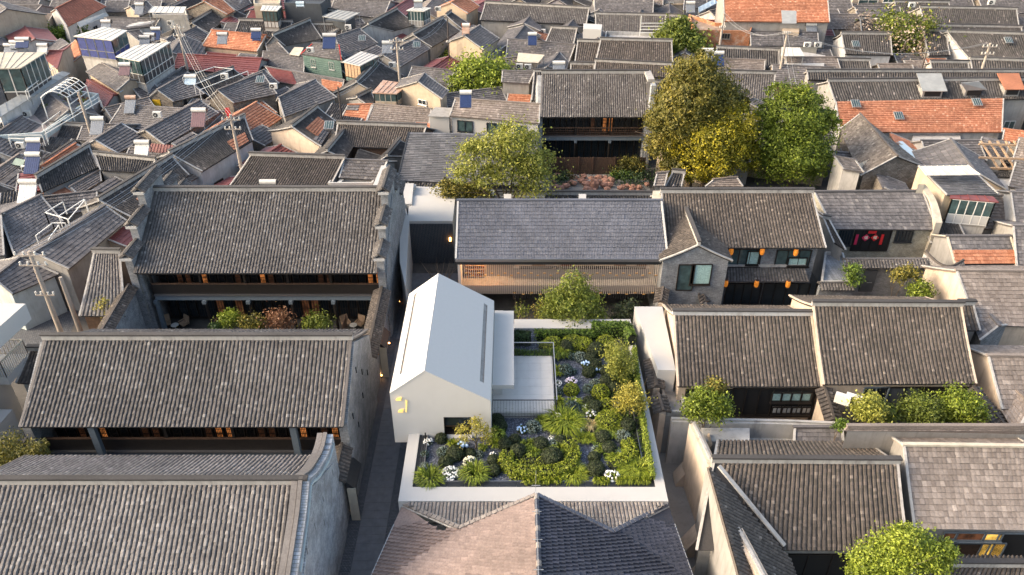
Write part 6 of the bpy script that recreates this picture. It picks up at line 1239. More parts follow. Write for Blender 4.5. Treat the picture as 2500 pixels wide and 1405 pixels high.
# ================================================================ ROOFTOP ROOMS, FLAT BUILDINGS, TERRACES
def pr(t, *p): 
    r = T(t, *p); return r if isinstance(r, list) else [r]
glassroom('rooftop sunroom with white ribbed roof and blue curtains', pr(1, (700, 345), (1065, 385), (1215, 290), (985, 258)), 8.6, 2.6, 'white_sheet', n=(4, 3), curtain='blue_curtain', low='blue_curtain', frame='galv')
glassroom('white-framed rooftop sunroom with long sheet roof right of the blue-curtained one', pr(1, (1100, 540), (1330, 585), (1630, 400), (1290, 435)), 7.6, 2.9, 'white_sheet', n=(4, 8), low='ac_dark')
glassroom('open glazed terrace room with cream sheet roof at the left edge', pr(1, (-60, 655), (195, 650), (435, 500), (-60, 500)), 9.0, 4.4, 'cream', n=(2, 5), low='ac_dark', frame='white_metal')
glassroom('wood-clad rooftop room with white roof beside the green cottage', pr(2, (840, 590), (1010, 628), (1190, 535), (1020, 490)), 6.2, 3.0, 'clean_white', n=(5, 4), curtain='timber', low='green_sheet', frame='brown_wood')
glassroom('bay room with rust-coloured sheet roof and four windows, centre', pr(2, (1125, 885), (1360, 895), (1480, 800), (1230, 765)), 5.2, 1.7, 'rust_sheet', n=(4, 2), low='beige', frame='cream')
glassroom('white bay-windowed upper room with maroon awning, far right', pr(8, (1790, 560), (2260, 600), (2200, 545), (1800, 520)), 6.3, 2.4, 'maroon', n=(5, 2), low='clean_white')
glassroom('grey glazed rooftop cabin beside the maroon roofs at the top', pr(2, (60, 100), (220, 105), (265, 58), (80, 52)), 6.8, 2.6, 'white_sheet', n=(4, 3), frame='brown_wood', low='dirty_white'); glassroom('small glazed cabin with white roof at the top centre', pr(2, (1450, 100), (1620, 110), (1690, 75), (1530, 65)), 6.4, 2.4, 'white_sheet', n=(5, 3), low='grey_plaster')
house('sloping grey and white sheet-roofed house behind the bay-windowed room', (2312, 477), (2437, 475), (2243, 406), (2362, 404), ze=6.3, kind='slate', slope=.3, wall='beige', name='sheet_roofed_house', cat='house', ridge=False, back=.05)
MH = canopy('white ribbed sheet covering the upper half of the grey sloping roof', [(2262, 429), (2393, 427), (2362, 404), (2243, 406)], (7.6, 7.6, 8.1, 8.1), 'white_sheet', ribs=8, posts=False)
canopy('white rooftop canopy on posts over a cluttered terrace, top left', pr(1, (1410, 120), (1750, 125), (1775, 65), (1460, 62)), (7.2, 7.2, 7.4, 7.4), 'white_sheet', ribs=6, posts=2.2); blockpx('flat-roofed block under the white rooftop canopy', pr(1, (1460, 190), (1800, 195), (1780, 140), (1480, 140)), 5.0, 0, 'dirty_white', 'building', 'flat_roofed_building', .8, 'dirty_white')
canopy('long pale sheet lean-to beside the brownish red roof', pr(1, (760, 262), (1035, 150), (1010, 120), (735, 215)), (4.4, 4.4, 4.8, 4.8), 'grey_sheet', ribs=8); canopy('long grey corrugated walkway roof below the glazed terrace room', pr(1, (0, 1120), (670, 700), (590, 680), (-20, 1020)), (5.6, 5.6, 5.9, 5.9), 'grey_sheet', ribs=10, posts=False)
blockpx('white-walled row of rooftop rooms with brown doors, left', pr(1, (0, 1110), (640, 715), (560, 690), (-40, 1040)), 5.5, 0, 'white_wall', 'building', 'rooftop_rooms', thing=True)
TB = blockpx('tiled roof terrace crowded with railings, pots and laundry, left edge', pr(1, (0, 1370), (420, 1340), (960, 960), (560, 900), (0, 1180)), 3.6, 0, 'terrace_pink', 'terrace', 'roof_terrace', .9, 'teal_white', thing=True)
canopy('pale blue eave sheet at the end of the plain grey house', pr(1, (1085, 860), (1145, 880), (1285, 780), (1225, 752)), (4.2, 4.2, 4.5, 4.5), 'blue_sheet', posts=False); canopy('light blue sheet lean-to at the top by the orange-red roof', pr(3, (1820, 120), (2050, 0), (2030, -40), (1815, 70)), (6, 6, 6.3, 6.3), 'blue_sheet', ribs=6)
canopy('dark grey sheet canopy over a kiosk, top left of centre', pr(2, (650, 160), (870, 195), (1010, 125), (800, 95)), (6.4, 6.4, 6.8, 6.8), 'grey_sheet', ribs=5); blockpx('dark blue rooftop kiosk under the grey sheet canopy', pr(2, (680, 190), (870, 215), (960, 160), (760, 150)), 5.4, 0, 'dark_concrete', 'building', 'rooftop_kiosk')
blockpx('dark navy flat-roofed building at the top edge', pr(2, (290, 60), (640, 70), (730, 0), (300, -10)), 6.4, 0, 'dark_concrete', 'building', 'flat_roofed_building', .5, 'dark_concrete'); blockpx('pale flat building at the top edge left of the navy one', pr(2, (0, 60), (250, 60), (260, 0), (0, 0)), 6.5, 0, 'beige', 'building', 'flat_roofed_building', .4, 'cream')
canopy('small cream sheet beside the green cottage roof', pr(2, (335, 520), (430, 535), (475, 455), (385, 450)), (4.6, 4.6, 5.0, 5.0), 'cream', posts=False); blockpx('small dark block with white box at the top edge', pr(2, (540, 130), (690, 150), (690, 100), (560, 100)), 5.0, 0, 'grey_plaster', 'building', 'flat_roofed_building')
def blockbase(label, ba, bb, zh, depth, mat, pmat='beige'):
    a, b = P(*ba, 0), P(*bb, 0); b[1] = a[1]; th = Thing('apartment_block', label, 'building', (a + b) / 2); th.part('wall', MB().prism([a, b, b + A3(0, depth, 0), a + A3(0, depth, 0)], 0, zh), mat)
    th.part('string_course', MB().bar(a + A3(0, -.1, 3.3), b + A3(0, -.1, 3.3), .25, .2), pmat); return th, [a, b]
AP = blockbase('beige apartment block with awninged windows at the top right', (2068, 64), (2247, 64), 13, 12, 'beige')
AP2 = blockbase('beige apartment block with balconies at the top right corner', (2250, 42), (2440, 42), 13, 10, 'beige')
AP3 = blockbase('weathered grey apartment block at the top edge, centre right', (1602, 58), (1662, 58), 9, 9, 'grey_plaster')
for (th, pts), rc in ((AP, [(2158, -6, 2180, 6), (2208, -6, 2234, 6), (2100, 34, 2126, 46), (2150, 34, 2174, 46), (2200, 34, 2226, 46), (2097, 0, 2140, 16)]), (AP2, [(2270, 0, 2290, 18), (2300, 0, 2330, 18), (2345, 0, 2370, 18), (2390, 0, 2420, 18)]), (AP3, [(1626, 6, 1642, 24)])):
    wall_windows(th, pts[0], pts[1], rc, 'white_metal', 'glass_teal', 1)
for i, u in enumerate((2119, 2167, 2217)):
    a, b = AP[1][0], AP[1][1]; p = onwall(u, 31, a, b) + A3(0, -.4, 0); AP[0].part('awning', MB().box(p, (2.2, .9, .1)), 'clean_white')
OB = blockpx('orange brick roofless building with faded plaster, right of the round green tree', pr(3, (1770, 320), (2310, 330), (2330, 265), (1970, 250), (1720, 170)), 5.6, 0, 'red_brick', 'building', 'brick_building', .5, 'red_brick')
wall_windows(OB[0], OB[1][0], OB[1][1], [(1763, 82, 1781, 95)], 'stone', 'black', 2)
blockpx('white block-shaped rooftop room, top centre', pr(3, (718, 275), (890, 285), (900, 235), (720, 225)), 6.0, 0, 'clean_white', 'building', 'white_block'); RG = blockpx('roof garden terrace with pipe railings and vegetables', pr(3, (920, 390), (1480, 400), (1490, 345), (930, 330)), 4.2, 0, 'dirty_white', 'terrace', 'roof_terrace', .5, 'dirty_white')
rl = Thing('pipe_railing', 'white pipe railing on the roof garden terrace', 'railing', P(*T(3, (1250, 350)), 4.2)); a = P(*T(3, (1255, 345)), 4.3); b = P(*T(3, (1485, 345)), 4.3)
for k in range(4): rl.part('rail', MB().bar(a + A3(0, 0, .5 + k * .45), b + A3(0, 0, .5 + k * .45), .09), 'white_metal')
for q in (a, b): rl.part('post', MB().bar(q, q + A3(0, 0, 2.9), .12), 'white_metal')
blockpx('white-walled yard building with red door, right of centre top', pr(4, (200, 650), (590, 655), (605, 530), (240, 470)), 3.9, 0, 'dirty_white', 'building', 'yard_building'); canopy('white sheet roof with red edge over the yard door', pr(4, (180, 535), (405, 535), (365, 455), (190, 450)), (5.2, 5.2, 5.5, 5.5), 'white_sheet')
canopy('small grey chimney-like roof cap on the big orange roof', pr(4, (195, 225), (330, 225), (330, 105), (185, 100)), (8.2, 8.2, 9.0, 9.0), 'grey_sheet', posts=False); blockpx('beige stair box beneath the grey roof cap', pr(4, (200, 300), (355, 310), (360, 215), (200, 215)), 6.0, 0, 'beige', 'building', 'stair_box')
blockpx('white narrow flat roof strip below the left gable of the veranda hall road', pr(6, (1390, 545), (1480, 545), (1545, 430), (1400, 425)), 4.4, 0, 'clean_white', 'building', 'white_strip_building'); 
WB = blockpx('white flat-roofed pavilion before the dark slatted wall', [(995, 540), (1105, 540), (1112, 478), (1000, 478)], 4.3, 0, 'clean_white', 'building', 'white_pavilion', thing=True)
a, b = WB[1][0], WB[1][1]; wd = (b - a)
for i in range(30):
    x = a + wd * (i + .5) / 30; WB[0].part('wall_board', MB().box((x[0], x[1] - .06, 2.05), (np.linalg.norm(wd) / 30 - .015, .08, 4.0)), 'dark_concrete')
blockpx('long white parapet wall beside the alley end', [(976, 640), (990, 700), (999, 540), (975, 455)], 4.4, 0, 'clean_white', 'wall', 'white_side_wall'); blockpx('white flat roof between stepped firewall and slate roof', [(975, 498), (1005, 498), (1010, 448), (975, 448)], 4.5, 0, 'clean_white', 'building', 'white_flat_roof'); blockpx('white planter wall before the feathery tree', [(1000, 478), (1330, 482), (1330, 470), (1010, 455)], 4.0, 0, 'clean_white', 'wall', 'planter_wall')
for u, l in ((1239, 'left'), (1422, 'right')): blockpx('square white vent box behind the screen hall ridge, ' + l, [(u - 9, 490), (u + 9, 490), (u + 9, 474), (u - 9, 474)], 6.2, 0, 'clean_white', 'vent', 'vent_box', group='white vent boxes')
blockpx('peach parapet block between screen hall and guesthouse ridges', [(1592, 492), (1620, 490), (1622, 466), (1594, 466)], 8.3, 0, 'cream', 'wall', 'parapet_block')
WT = blockpx('white walled terrace with air conditioner before the new grey roof', [(803, 470), (912, 470), (932, 432), (836, 432)], 3.4, 0, 'concrete', 'terrace', 'walled_terrace', 1.0, 'clean_white')
blockpx('white wall top right of the walled terrace', [(905, 466), (925, 466), (946, 398), (935, 395)], 5.2, 0, 'clean_white', 'wall', 'white_wall')
# white house details, beige gable details
wall_windows(H_wh.t, H_wh.fa, H_wh.fb, [(1117, 294, 1154, 323, 'glass_teal'), (1189, 300, 1226, 329, 'glass_teal'), (1257, 306, 1284, 335, 'glass_teal')], 'dark_metal', bars=1)
canopy('tan flat awning with red edge at the left end of the white house', [(1044, 284), (1097, 286), (1104, 264), (1062, 262)], (5.8, 5.8, 6.0, 6.0), 'grey_plaster', posts=False, name='flat_awning'); blockpx('white left block of the white house', [(1048, 285), (1096, 287), (1100, 268), (1060, 264)], 5.6, 0, 'clean_white', 'building', 'white_side_block')
wall_windows(H_gr.t, H_gr.fa, H_gr.fb, [(759, 144, 772, 165), (803, 151, 817, 171)], 'galv', 'glass_dark', 1)
gf = H_gr; a_, b_ = gf.fa, gf.fb
for i in range(16): gf.t.part('clapboard', MB().bar((a_[0], a_[1] - .06, 1.0 + i * .27), (b_[0], b_[1] - .06, 1.0 + i * .27), .05, .2), 'green_sheet')
for H, r_ in ((H_b2, [(1022, 242, 1042, 258)]),): windows(H, 'l' if np.linalg.norm(H.fa[:2] - H.ra[:2]) > 0 else 'f', r_, 'white_metal', 'glass_dark', 1)
wall_windows(H_st.t, H_st.fa, H_st.fb, [(448, 244, 456, 252)], 'black', 'black', 0); 
# generic doors and windows on visible long walls of town houses
for i, H in enumerate(HS):
    L = np.linalg.norm(H.fb - H.fa); y = H.fa[1]
    if L < 4 or y > 125: continue
    r_ = []; n = int(L / 3.0); rg = random.Random(i)
    for k in range(n):
        s = (k + .5) * L / n; w_ = rg.choice((.55, .65, .5))
        if rg.random() < .3: r_.append((s - .5, .1, s + .5, 2.1, rg.choice(('brown_wood', 'black', 'maroon'))))
        else: r_.append((s - w_, 1.0, s + w_, 2.2, rg.choice(('glass_dark', 'glass_teal'))))
    if H in (H_wh, H_gr): continue
    wall_windows(H.t, H.fa, H.fb, [q for q in r_ if q[3] < H.fa[2] - .4], rg.choice(('white_metal', 'brown_wood', 'galv')), bars=1, px=False)
# dormers on the long black roof
for lab, q, m in (('wide sheet-roofed dormer', pr(4, (1530, 870), (1770, 870), (1710, 700), (1475, 700)), 'grey_sheet'), ('small open gable dormer with grey boards', pr(4, (1940, 862), (2145, 855), (2070, 775), (1895, 790)), 'grey_sheet'), ('red-tiled dormer', pr(4, (2320, 855), (2510, 855), (2450, 700), (2240, 700)), 't_red')):
    th = Thing('roof_dormer', lab + ' on the long sagging black roof', 'dormer', P(*q[0], 5.0)); z0, z1 = 6.2, 7.2; pts = [P(*q[0], z0), P(*q[1], z0), P(*q[2], z1), P(*q[3], z1)]
    V, Q = slab(pts[0], pts[1], pts[3], pts[2], .08); th.part('roof', MB().add(V, Q), m)
    a, b = pts[0] + A3(.3, .4, 0), pts[1] + A3(-.3, .4, 0); th.part('cheek', MB().prism([a, b, b + A3(0, 2.5, 0), a + A3(0, 2.5, 0)], 4.6, z0), 'grey_plaster'); th.part('opening_shade', MB().box(((a[0] + b[0]) / 2, a[1] - .05, z0 - .45), (abs(b[0] - a[0]) * .8, .05, .6)), 'black')  # black panel painted in for the shade under the dormer
# roof windows
def skylight(lab, u, v, z, w_=1.0, l=1.1, tilt=27, rot=0, mat='glass_teal'):
    p = P(u, v, z); th = Thing('skylight', lab, 'skylight', p); M = np.array((Matrix.Rotation(rot, 3, 'Z') @ Matrix.Rotation(R(tilt), 3, 'X')))
    th.part('frame', MB().box(p, (w_, l, .12), M=M), 'galv'); th.part('pane', MB().box(p + M @ A3(0, 0, .05), (w_ - .15, l - .15, .06), M=M), mat)
    for k in (-1, 0, 1): th.part('bar', MB().box(p + M @ A3(k * w_ * .25, 0, .09), (.04, l, .03), M=M), 'galv')
for l, t, x, y, z in (('at the top of the orange tile roof, left', 4, 895, 990, 5.3), ('small one in the middle of the orange tile roof', 4, 1305, 1105, 4.5), ('at the top of the orange tile roof, right', 4, 2050, 975, 5.3), ('on the dark roof behind the coppery shrub', 4, 895, 420, 6.0), ('on the long grey diagonal roof near the centre pole', 2, 1550, 428, 6.2), ('on the dark right edge roof', 4, 2350, 385, 6.2), ('on the grey roof at the left of the patched one', 2, 60, 760, 5.4), ('on the patched roof', 2, 715, 1195, 6.0), ('on the grey roof behind the rubble gable', 1, 2480, 760, 6.0), ('on the white patched roof slope', 2, 1030, 365, 6.0)): skylight('skylight ' + l, *T(t, (x, y)), z)
# ruined frame and yard at the right
RT = Thing('ruined_roof_frame', 'bare timber roof frame of a collapsed house at the right edge', 'ruin', P(2440, 390, 0)); rr = np.random.default_rng(5)
for k in range(8):
    u = 2395 + k * 20; RT.part('rafter', MB().bar(P(u, 345, 4.2), P(u + 45, 415, 3.0), .16), 'timber')
for v, z in ((352, 4.3), (385, 3.8), (410, 3.2)): RT.part('purlin', MB().bar(P(2390, v, z), P(2560, v + 6, z), .18), 'timber')
for u in (2400, 2440, 2480, 2520): RT.part('post', MB().bar(P(u, 405, 0), P(u, 405, 0) + A3(0, 0, 3.2), .16), 'timber')
for k in range(24):
    p = P(2400 + rr.uniform(0, 110), 370 + rr.uniform(0, 35), rr.uniform(0, 1.6)); RT.part('debris_plank', MB().bar(p, p + A3(rr.uniform(-1.5, 1.5), rr.uniform(-.8, .8), rr.uniform(-.3, .6)), .12), 'brown_wood')
YD = blockpx('grey plastered yard rooms with dark doorways below the orange roof', pr(8, (1430, 60), (1900, 60), (1890, -40), (1440, -40)), 2.9, 0, 'dirty_white', 'building', 'yard_rooms', thing=True)
wall_windows(YD[0], YD[1][0], YD[1][1], [(2296, 346, 2330, 385, 'dark_concrete')], 'brown_wood', bars=0, name='doorway', sill=False)
single('yard_floor', None, None, MB().add([P(2215, 405, .02), P(2400, 412, .02), P(2400, 350, .02), P(2200, 350, .02)], [(0, 1, 2, 3)]), 'concrete', kind='structure')
coping_wall('black-capped rubble wall beside the ruined frame', [P(*T(8, (2060, 340)), 2.6), P(*T(8, (2600, 345)), 2.6)], .6, 'dirty_white', 't_barrel_dark', roofw=1.1)
blockpx('white plastered slope wall at the right edge below the ruined frame', pr(8, (2120, 500), (2560, 510), (2560, 360), (2100, 360)), 2.4, 0, 'white_wall', 'wall', 'plaster_block')
house('tiny hut with grey sloped roof beside the ruined house', *T(8, (780, 290), (970, 320), (690, 165), (890, 205)), ze=4.4, kind='g', slope=.35, wall='dirty_white', name='yard_hut', back=.1)
canopy('fallen cream corrugated sheet lying by the ruined house', pr(8, (950, 360), (1110, 280), (1040, 185), (915, 240)), (3.4, 3.4, 4.4, 4.4), 'cream', ribs=5, posts=False)
# cream balcony house at the left edge
BL = Thing('balcony_house', 'cream modern house cut by the left edge, with railed balcony', 'house', P(-40, 900, 0))
pts = [P(60, 745, 8.6), P(20, 905, 8.6) * 0 + P(-30, 850, 8.6), P(-200, 850, 8.6), P(-200, 730, 8.6)]; BL.part('roof_slab', MB().prism([P(62, 742, 8.8), P(-60, 850, 8.8), P(-300, 850, 8.8), P(-300, 730, 8.8)], 7.6, 8.8), 'clean_white')
c = P(62, 742, 8.8); BL.part('wall', MB().prism([(c[0] - 3.2, c[1] - 9), (c[0] - 2.4, c[1] - 1), (c[0] - 9, c[1] - 1), (c[0] - 9, c[1] - 16), (c[0] - 3.2, c[1] - 16)], 0, 7.6), 'clean_white')
bp = [P(70, 868, 4.4), P(18, 925, 4.4), P(-60, 925, 4.4), P(-60, 868, 4.4)]; BL.part('balcony_slab', MB().prism(bp, 3.9, 4.5), 'clean_white')
for (p, q, n) in ((bp[0], bp[1], 14), (bp[1], bp[2], 12), (bp[3], bp[0], 12)):
    for i in range(n + 1):
        x = p + (q - p) * i / n; BL.part('baluster', MB().box((x[0], x[1], 5.1), (.04, .04, 1.2)), 'cream')
    BL.part('handrail', MB().bar((p[0], p[1], 5.7), (q[0], q[1], 5.7), .08), 'cream')
blockpx('cream lower storey of the balcony house at the bottom left edge', [(30, 1000), (-100, 1150), (-300, 1150), (-300, 1000)], 3.0, 0, 'clean_white', 'building', 'lower_storey')
single('lane', None, None, MB().add([P(-20, 860, .01), P(150, 880, .01), P(190, 760, .01), P(120, 730, .01), P(-20, 830, .01)], [(0, 1, 2, 4)], [(2, 3, 4)]), 'cobble', kind='structure')
# ================================================================ CLUTTER
def heater(label, t, x, y, z, panel='pv_grey', tank='steel_tank', w_=1.7, l=1.7, rot=0, frame='galv', first={}):
    u, v = T(t, (x, y)) if t else (x, y); p = P(u, v, z); key = (panel, tank, w_, l, frame)
    if key in first: return copy_tree(first[key], loc=p, rot=rot, label=label)
    th = Thing('solar_water_heater', label, 'solar heater', (0, 0, 0)); M = np.array(Matrix.Rotation(R(42), 3, 'X')); w_ *= .85; l *= .85
    th.part('tank', MB().tube([(-w_ / 2, 0, 0), (w_ / 2, 0, 0)], .26, 12), tank, smooth=False)
    for s in (-1, 1): th.part('tank_cap', MB().tube([(s * w_ / 2, 0, 0), (s * (w_ / 2 + .06), 0, 0)], .27, 12), 'ac_dark' if frame == 'galv' else frame)
    c = M @ A3(0, -l / 2 - .1, -.1); pn = th.part('panel', MB().box(c, (w_ * .92, l, .08), M=M), panel)
    for k in range(7): th.part('glass_tube', MB().box(c + M @ A3((-.39 + k * .13) * w_, 0, .045), (.115 * w_, l * .96, .016), M=M), panel, pn)
    for s in (-1, 1):
        th.part('frame_leg', MB().bar((s * w_ * .4, .1, -.1), (s * w_ * .4, .3, -l * .75), .06), frame); th.part('frame_rail', MB().bar((s * w_ * .46, -.05, -.15), A3(s * w_ * .46, 0, -.15) + M @ A3(0, -l - .1, -.1), .05), frame)
    th.o.location = p; th.o.rotation_euler = (0, 0, rot); first[key] = th.o; return th.o
for a in (('blue-panelled solar heater on the white house roof', 0, 1137, 226, 9.0, 'pv_blue', 'ac_white', 1.5, 1.9), ('blue solar heater beside the small gable, top centre', 3, 232, 325, 6.4, 'pv_blue', 'ac_white', 1.5, 1.9), ('solar heater with blue-grey tubes on the green cottage', 2, 720, 335, 8.2, 'pv_blue', 'steel_tank', 2.1, 2.2), ('solar heater with dark tubes on the grey roof behind the centre pole', 2, 1272, 408, 7.0), ('long-tanked solar heater left of the small gable on the wide grey roof', 3, 485, 600, 5.8, 'pv_grey', 'ac_white', 1.9, 1.4),
          ('white-tanked solar heater on the grey slope right of the big tree, left one', 3, 1900, 478, 6.2, 'pv_grey', 'ac_white', 1.9, 1.3), ('solar heater with two dark panels right of the big tree, right one', 3, 1998, 505, 6.6, 'pv_blue', 'ac_white', 1.9, 2.2), ('solar heater with dark panel at the top right by the blue sheet', 3, 1738, 28, 7.0, 'pv_grey', 'ac_white', 1.7, 1.9), ('solar heater with pale frame beside the stair box', 4, 470, 232, 6.6, 'pv_grey', 'ac_white', 1.9, 1.9),
          ('maroon-panelled solar heater with red frame, left', 1, 1895, 1050, 6.4, 'pv_brown', 'ac_white', 1.9, 2.2), ('solar heater with red tank label beside the white-framed sunroom', 1, 1190, 615, 7.2, 'pv_brown', 'ac_white', 1.7, 1.6), ('brown-tanked solar heater with grey panel, left', 1, 1245, 930, 5.8, 'pv_grey', 'rust_sheet', 1.5, 2.2), ('pale solar heater near the terrace corner, left', 1, 930, 1130, 5.6, 'pv_grey', 'ac_white', 1.7, 2.1),
          ('solar heater at the end of the long grey roof, top left', 1, 1010, 205, 7.0, 'pv_grey', 'steel_tank', 1.7, 1.5), ('solar heater with blue side panel behind the sunrooms', 1, 1485, 275, 7.2, 'pv_blue', 'ac_white', 1.6, 1.9), ('front pale solar heater between the two sunrooms', 1, 1380, 355, 7.2, 'pv_grey', 'steel_tank', 1.7, 1.6), ('rear pale solar heater between the two sunrooms', 1, 1425, 332, 7.2, 'pv_grey', 'steel_tank', 1.7, 1.0), ('solar heater at the top left on the small grey house', 1, 1330, 42, 7.6, 'pv_grey', 'steel_tank', 1.6, 1.9),
          ('solar heater with blue panel at the left edge, front of three', 1, 110, 432, 6.6, 'pv_grey', 'steel_tank', 2.4, 1.4), ('solar heater at the left edge, middle of three', 1, 165, 402, 7.0, 'pv_grey', 'steel_tank', 2.4, 1.0), ('solar heater at the left edge, rear of three', 1, 215, 372, 7.4, 'pv_blue', 'steel_tank', 2.2, 1.4), ('cream solar tank with white box at the left edge', 1, 405, 430, 6.6, 'ac_white', 'steel_tank', 1.7, 1.4),
          ('solar heater with grey panel right of the maroon roof clutter', 1, 2120, 325, 6.6, 'pv_grey', 'steel_tank', 1.7, 1.7), ('solar heater with dark blue panel at the end of the pale clutter', 1, 2440, 285, 6.6, 'pv_blue', 'ac_white', 1.7, 1.5), ('upper blue solar heater at the left edge below the terrace', 5, 320, 10, 5.8, 'pv_blue', 'ac_white', 1.8, 2.3), ('lower blue solar heater with red tank cap at the left edge', 5, 315, 145, 5.4, 'pv_blue', 'ac_white', 1.8, 2.3),
          ('pale-panelled solar heater above the purple-grey roof, left', 5, 270, 405, 6.0, 'ac_white', 'steel_tank', 2.0, 2.3), ('pale-panelled solar heater beside the maroon tarpaulin roof', 5, 1355, 30, 5.8, 'ac_white', 'steel_tank', 1.8, 2.2), ('solar heater under a white cover behind the far hall ridge', 6, 135, 410, 5.2, 'pv_grey', 'ac_white', 1.8, 1.0), ('light blue solar tank on the navy building', 2, 440, 32, 7.6, 'blue_sheet', 'blue_sheet', 1.5, .5),
          ('small solar heater on the white cabin at the top centre', 2, 1565, 10, 8.2, 'pv_grey', 'ac_white', 1.6, 1.2), ('brown-framed solar tank perched on the beige gable', 2, 2020, 240, 8.2, 'rust_sheet', 'ac_white', 1.2, 1.4, 0, 'orange_paint'), ('blue and white solar heater on the maroon roof terrace', 1, 1815, 730, 5.4, 'blue_sheet', 'ac_white', 1.8, 1.2), ('blue solar tank left of the ribbed roof below the green cottage', 2, 30, 290, 5.8, 'pv_blue', 'ac_white', 1.5, 1.8)):
    heater(*a)
def ac(label, t, x, y, z, rot=0, first=[None]):
    u, v = T(t, (x, y)) if t else (x, y); p = P(u, v, z)
    if first[0] is not None: return copy_tree(first[0], loc=p, rot=rot, label=label)
    th = Thing('air_conditioner', label, 'air conditioner', (0, 0, 0)); th.part('case', MB().box((0, 0, .32), (.9, .36, .62)), 'ac_white')
    th.part('fan_grille', MB().tube([(-.14, -.2, .32), (-.14, -.175, .32)], .25, 14), 'ac_dark'); th.part('fan_hub', MB().tube([(-.14, -.225, .32), (-.14, -.2, .32)], .07, 8), 'ac_white'); 
    for s in (-1, 1): th.part('foot', MB().box((s * .3, 0, 0), (.06, .4, .06)), 'ac_dark')
    th.o.location = p; th.o.rotation_euler = (0, 0, rot); first[0] = th.o; return th.o
for a in (('alone on the long grey slope, left', 1, 1505, 1120, 5.2), ('above the patched roof', 2, 190, 845, 5.0), ('on the green cottage eave', 2, 540, 500, 6.6), ('beside the black-ribbed roof, top', 2, 900, 280, 5.4), ('by the centre pole', 2, 1320, 640, 4.6), ('on the beige gable wall with orange tiles', 2, 1755, 105, 5.4), ('under the window of the centre beige gable', 2, 1515, 1010, 3.2), ('in the white walled terrace', 6, 835, 450, 3.6, R(80)), ('left one on the short grey roof, top right', 4, 430, 450, 5.6), ('right one on the short grey roof, top right', 4, 530, 450, 5.6),
          ('left one beneath the cream porch roof', 3, 110, 655, 4.4), ('right one beneath the cream porch roof', 3, 190, 660, 4.4), ('on the beige apartment block', 4, 1425, 70, 8.0), ('on the balconies at the top right corner', 4, 2180, 45, 9.0), ('in the yard below the orange roof', 4, 1490, 1375, 1.2), ('below the orange-banded roof at the right', 8, 2120, 1215, 3.0), ('small one at the lane corner, left edge', 5, 205, 85, 3.6), ('beside the lower blue heater at the left edge', 5, 265, 310, 3.6), ('beside the orange brick flank', 1, 1340, 850, 3.6),
          ('against the white end wall, top left', 1, 1630, 240, 5.0), ('at the left edge of the roof terrace', 1, 60, 1210, 4.0), ('by the brown door on the terrace', 1, 262, 1110, 4.0), ('dark-faced one on the courtyard roof, right', 0, 2080, 985, 4.2, R(-30)), ('white-backed one on the courtyard roof, left of the dark-faced one', 0, 2054, 984, 4.2, R(150)), ('on the roof corner by the maroon roof cabin', 1, 2145, 750, 5.0), ('beneath the big orange roof eave', 3, 2420, 225, 5.0), ('under the ruined hut wall', 3, 2030, 165, 5.2), ('left of the wing under the long ribbed roof', 3, 330, 320, 3.2)):
    ac('white air conditioner unit ' + a[0], *a[1:])
def pole(label, t, top, foot_dx=0, H=9., mat='pole_concrete', arms=((.95, 1.8), (.85, 1.6)), r_=.16):
    u, v = T(t, top) if t else top; p = P(u, v, H); th = Thing('utility_pole', label, 'utility pole', (p[0], p[1], 0)); th.part('shaft', MB().tube([(p[0], p[1], 0), (p[0], p[1], H)], [r_ * 1.3, r_ * .8], 10), mat)
    for f, w_ in arms:
        z = H * f; ar = th.part('crossarm', MB().bar((p[0] - w_ / 2, p[1] - .1, z), (p[0] + w_ / 2, p[1] - .1, z), .10), mat)
        for k in (-1, -.4, .4, 1): th.part('insulator', MB().tube([(p[0] + k * w_ * .45, p[1] - .1, z + .05), (p[0] + k * w_ * .45, p[1] - .1, z + .28)], .07, 7), 'ac_white', ar)
    return A3(p[0], p[1], H)
p1 = pole('leaning-looking pale utility pole behind the white-framed sunroom', 1, (1688, 235), H=9.5); p2 = pole('pale utility pole with many wires left of centre', 1, (2195, 1095), H=9.5); p3 = pole('tall pale utility pole in the centre of the town', 2, (1357, 360), H=9.5); p4 = pole('thin dark pole beside the patched roof', 2, (800, 830), H=7.5, mat='pole_dark', arms=(), r_=.1)
p5 = pole('thin dark pole through the black-ribbed roof, top centre', 2, (1843, 165), H=9, mat='pole_dark', arms=((.62, .5),), r_=.1); p6 = pole('pale pole with wires in front of the orange roof, top right', 4, (245, 300), H=9.5, arms=((.97, .8),)); p7 = pole('pale pole with two short crossarms, far right', 4, (2180, 412), H=9.0); p8 = pole('pale pole with a cluster of wires above the left lane', 5, (278, 1070), H=9.0, arms=((.97, 2.2), (.88, 2.0), (.6, 1.4)))
p9 = pole('second pale pole beside the red-papered door, left lane', 9, (575, -10), H=6.5, arms=()); p10 = pole('pale pole on the crowded roof terrace', 1, (745, 880), H=8.5, arms=()); p11 = pole('tall pale pole rising from the orange brick building', 3, (2062, 130), H=9.5, arms=((.8, .8),)); p12 = pole('thin dark pole below the pink blossoming tree', 4, (1580, 470), H=6, mat='pole_dark', arms=(), r_=.08)
def wire(label, a, b, n=4, sag=.9, gap=.3):
    th = Thing('overhead_wires', label, 'cable', (a + b) / 2 * A3(1, 1, 0))
    for k in range(n):
        o = A3((k - n / 2) * gap, 0, 0); pts = [a + (b - a) * t + o - A3(0, 0, sag * 4 * t * (1 - t)) for t in np.linspace(0, 1, 14)]; th.part('wire', MB().tube(pts, .018, 4, caps=False), 'wire' if k % 2 else 'galv')
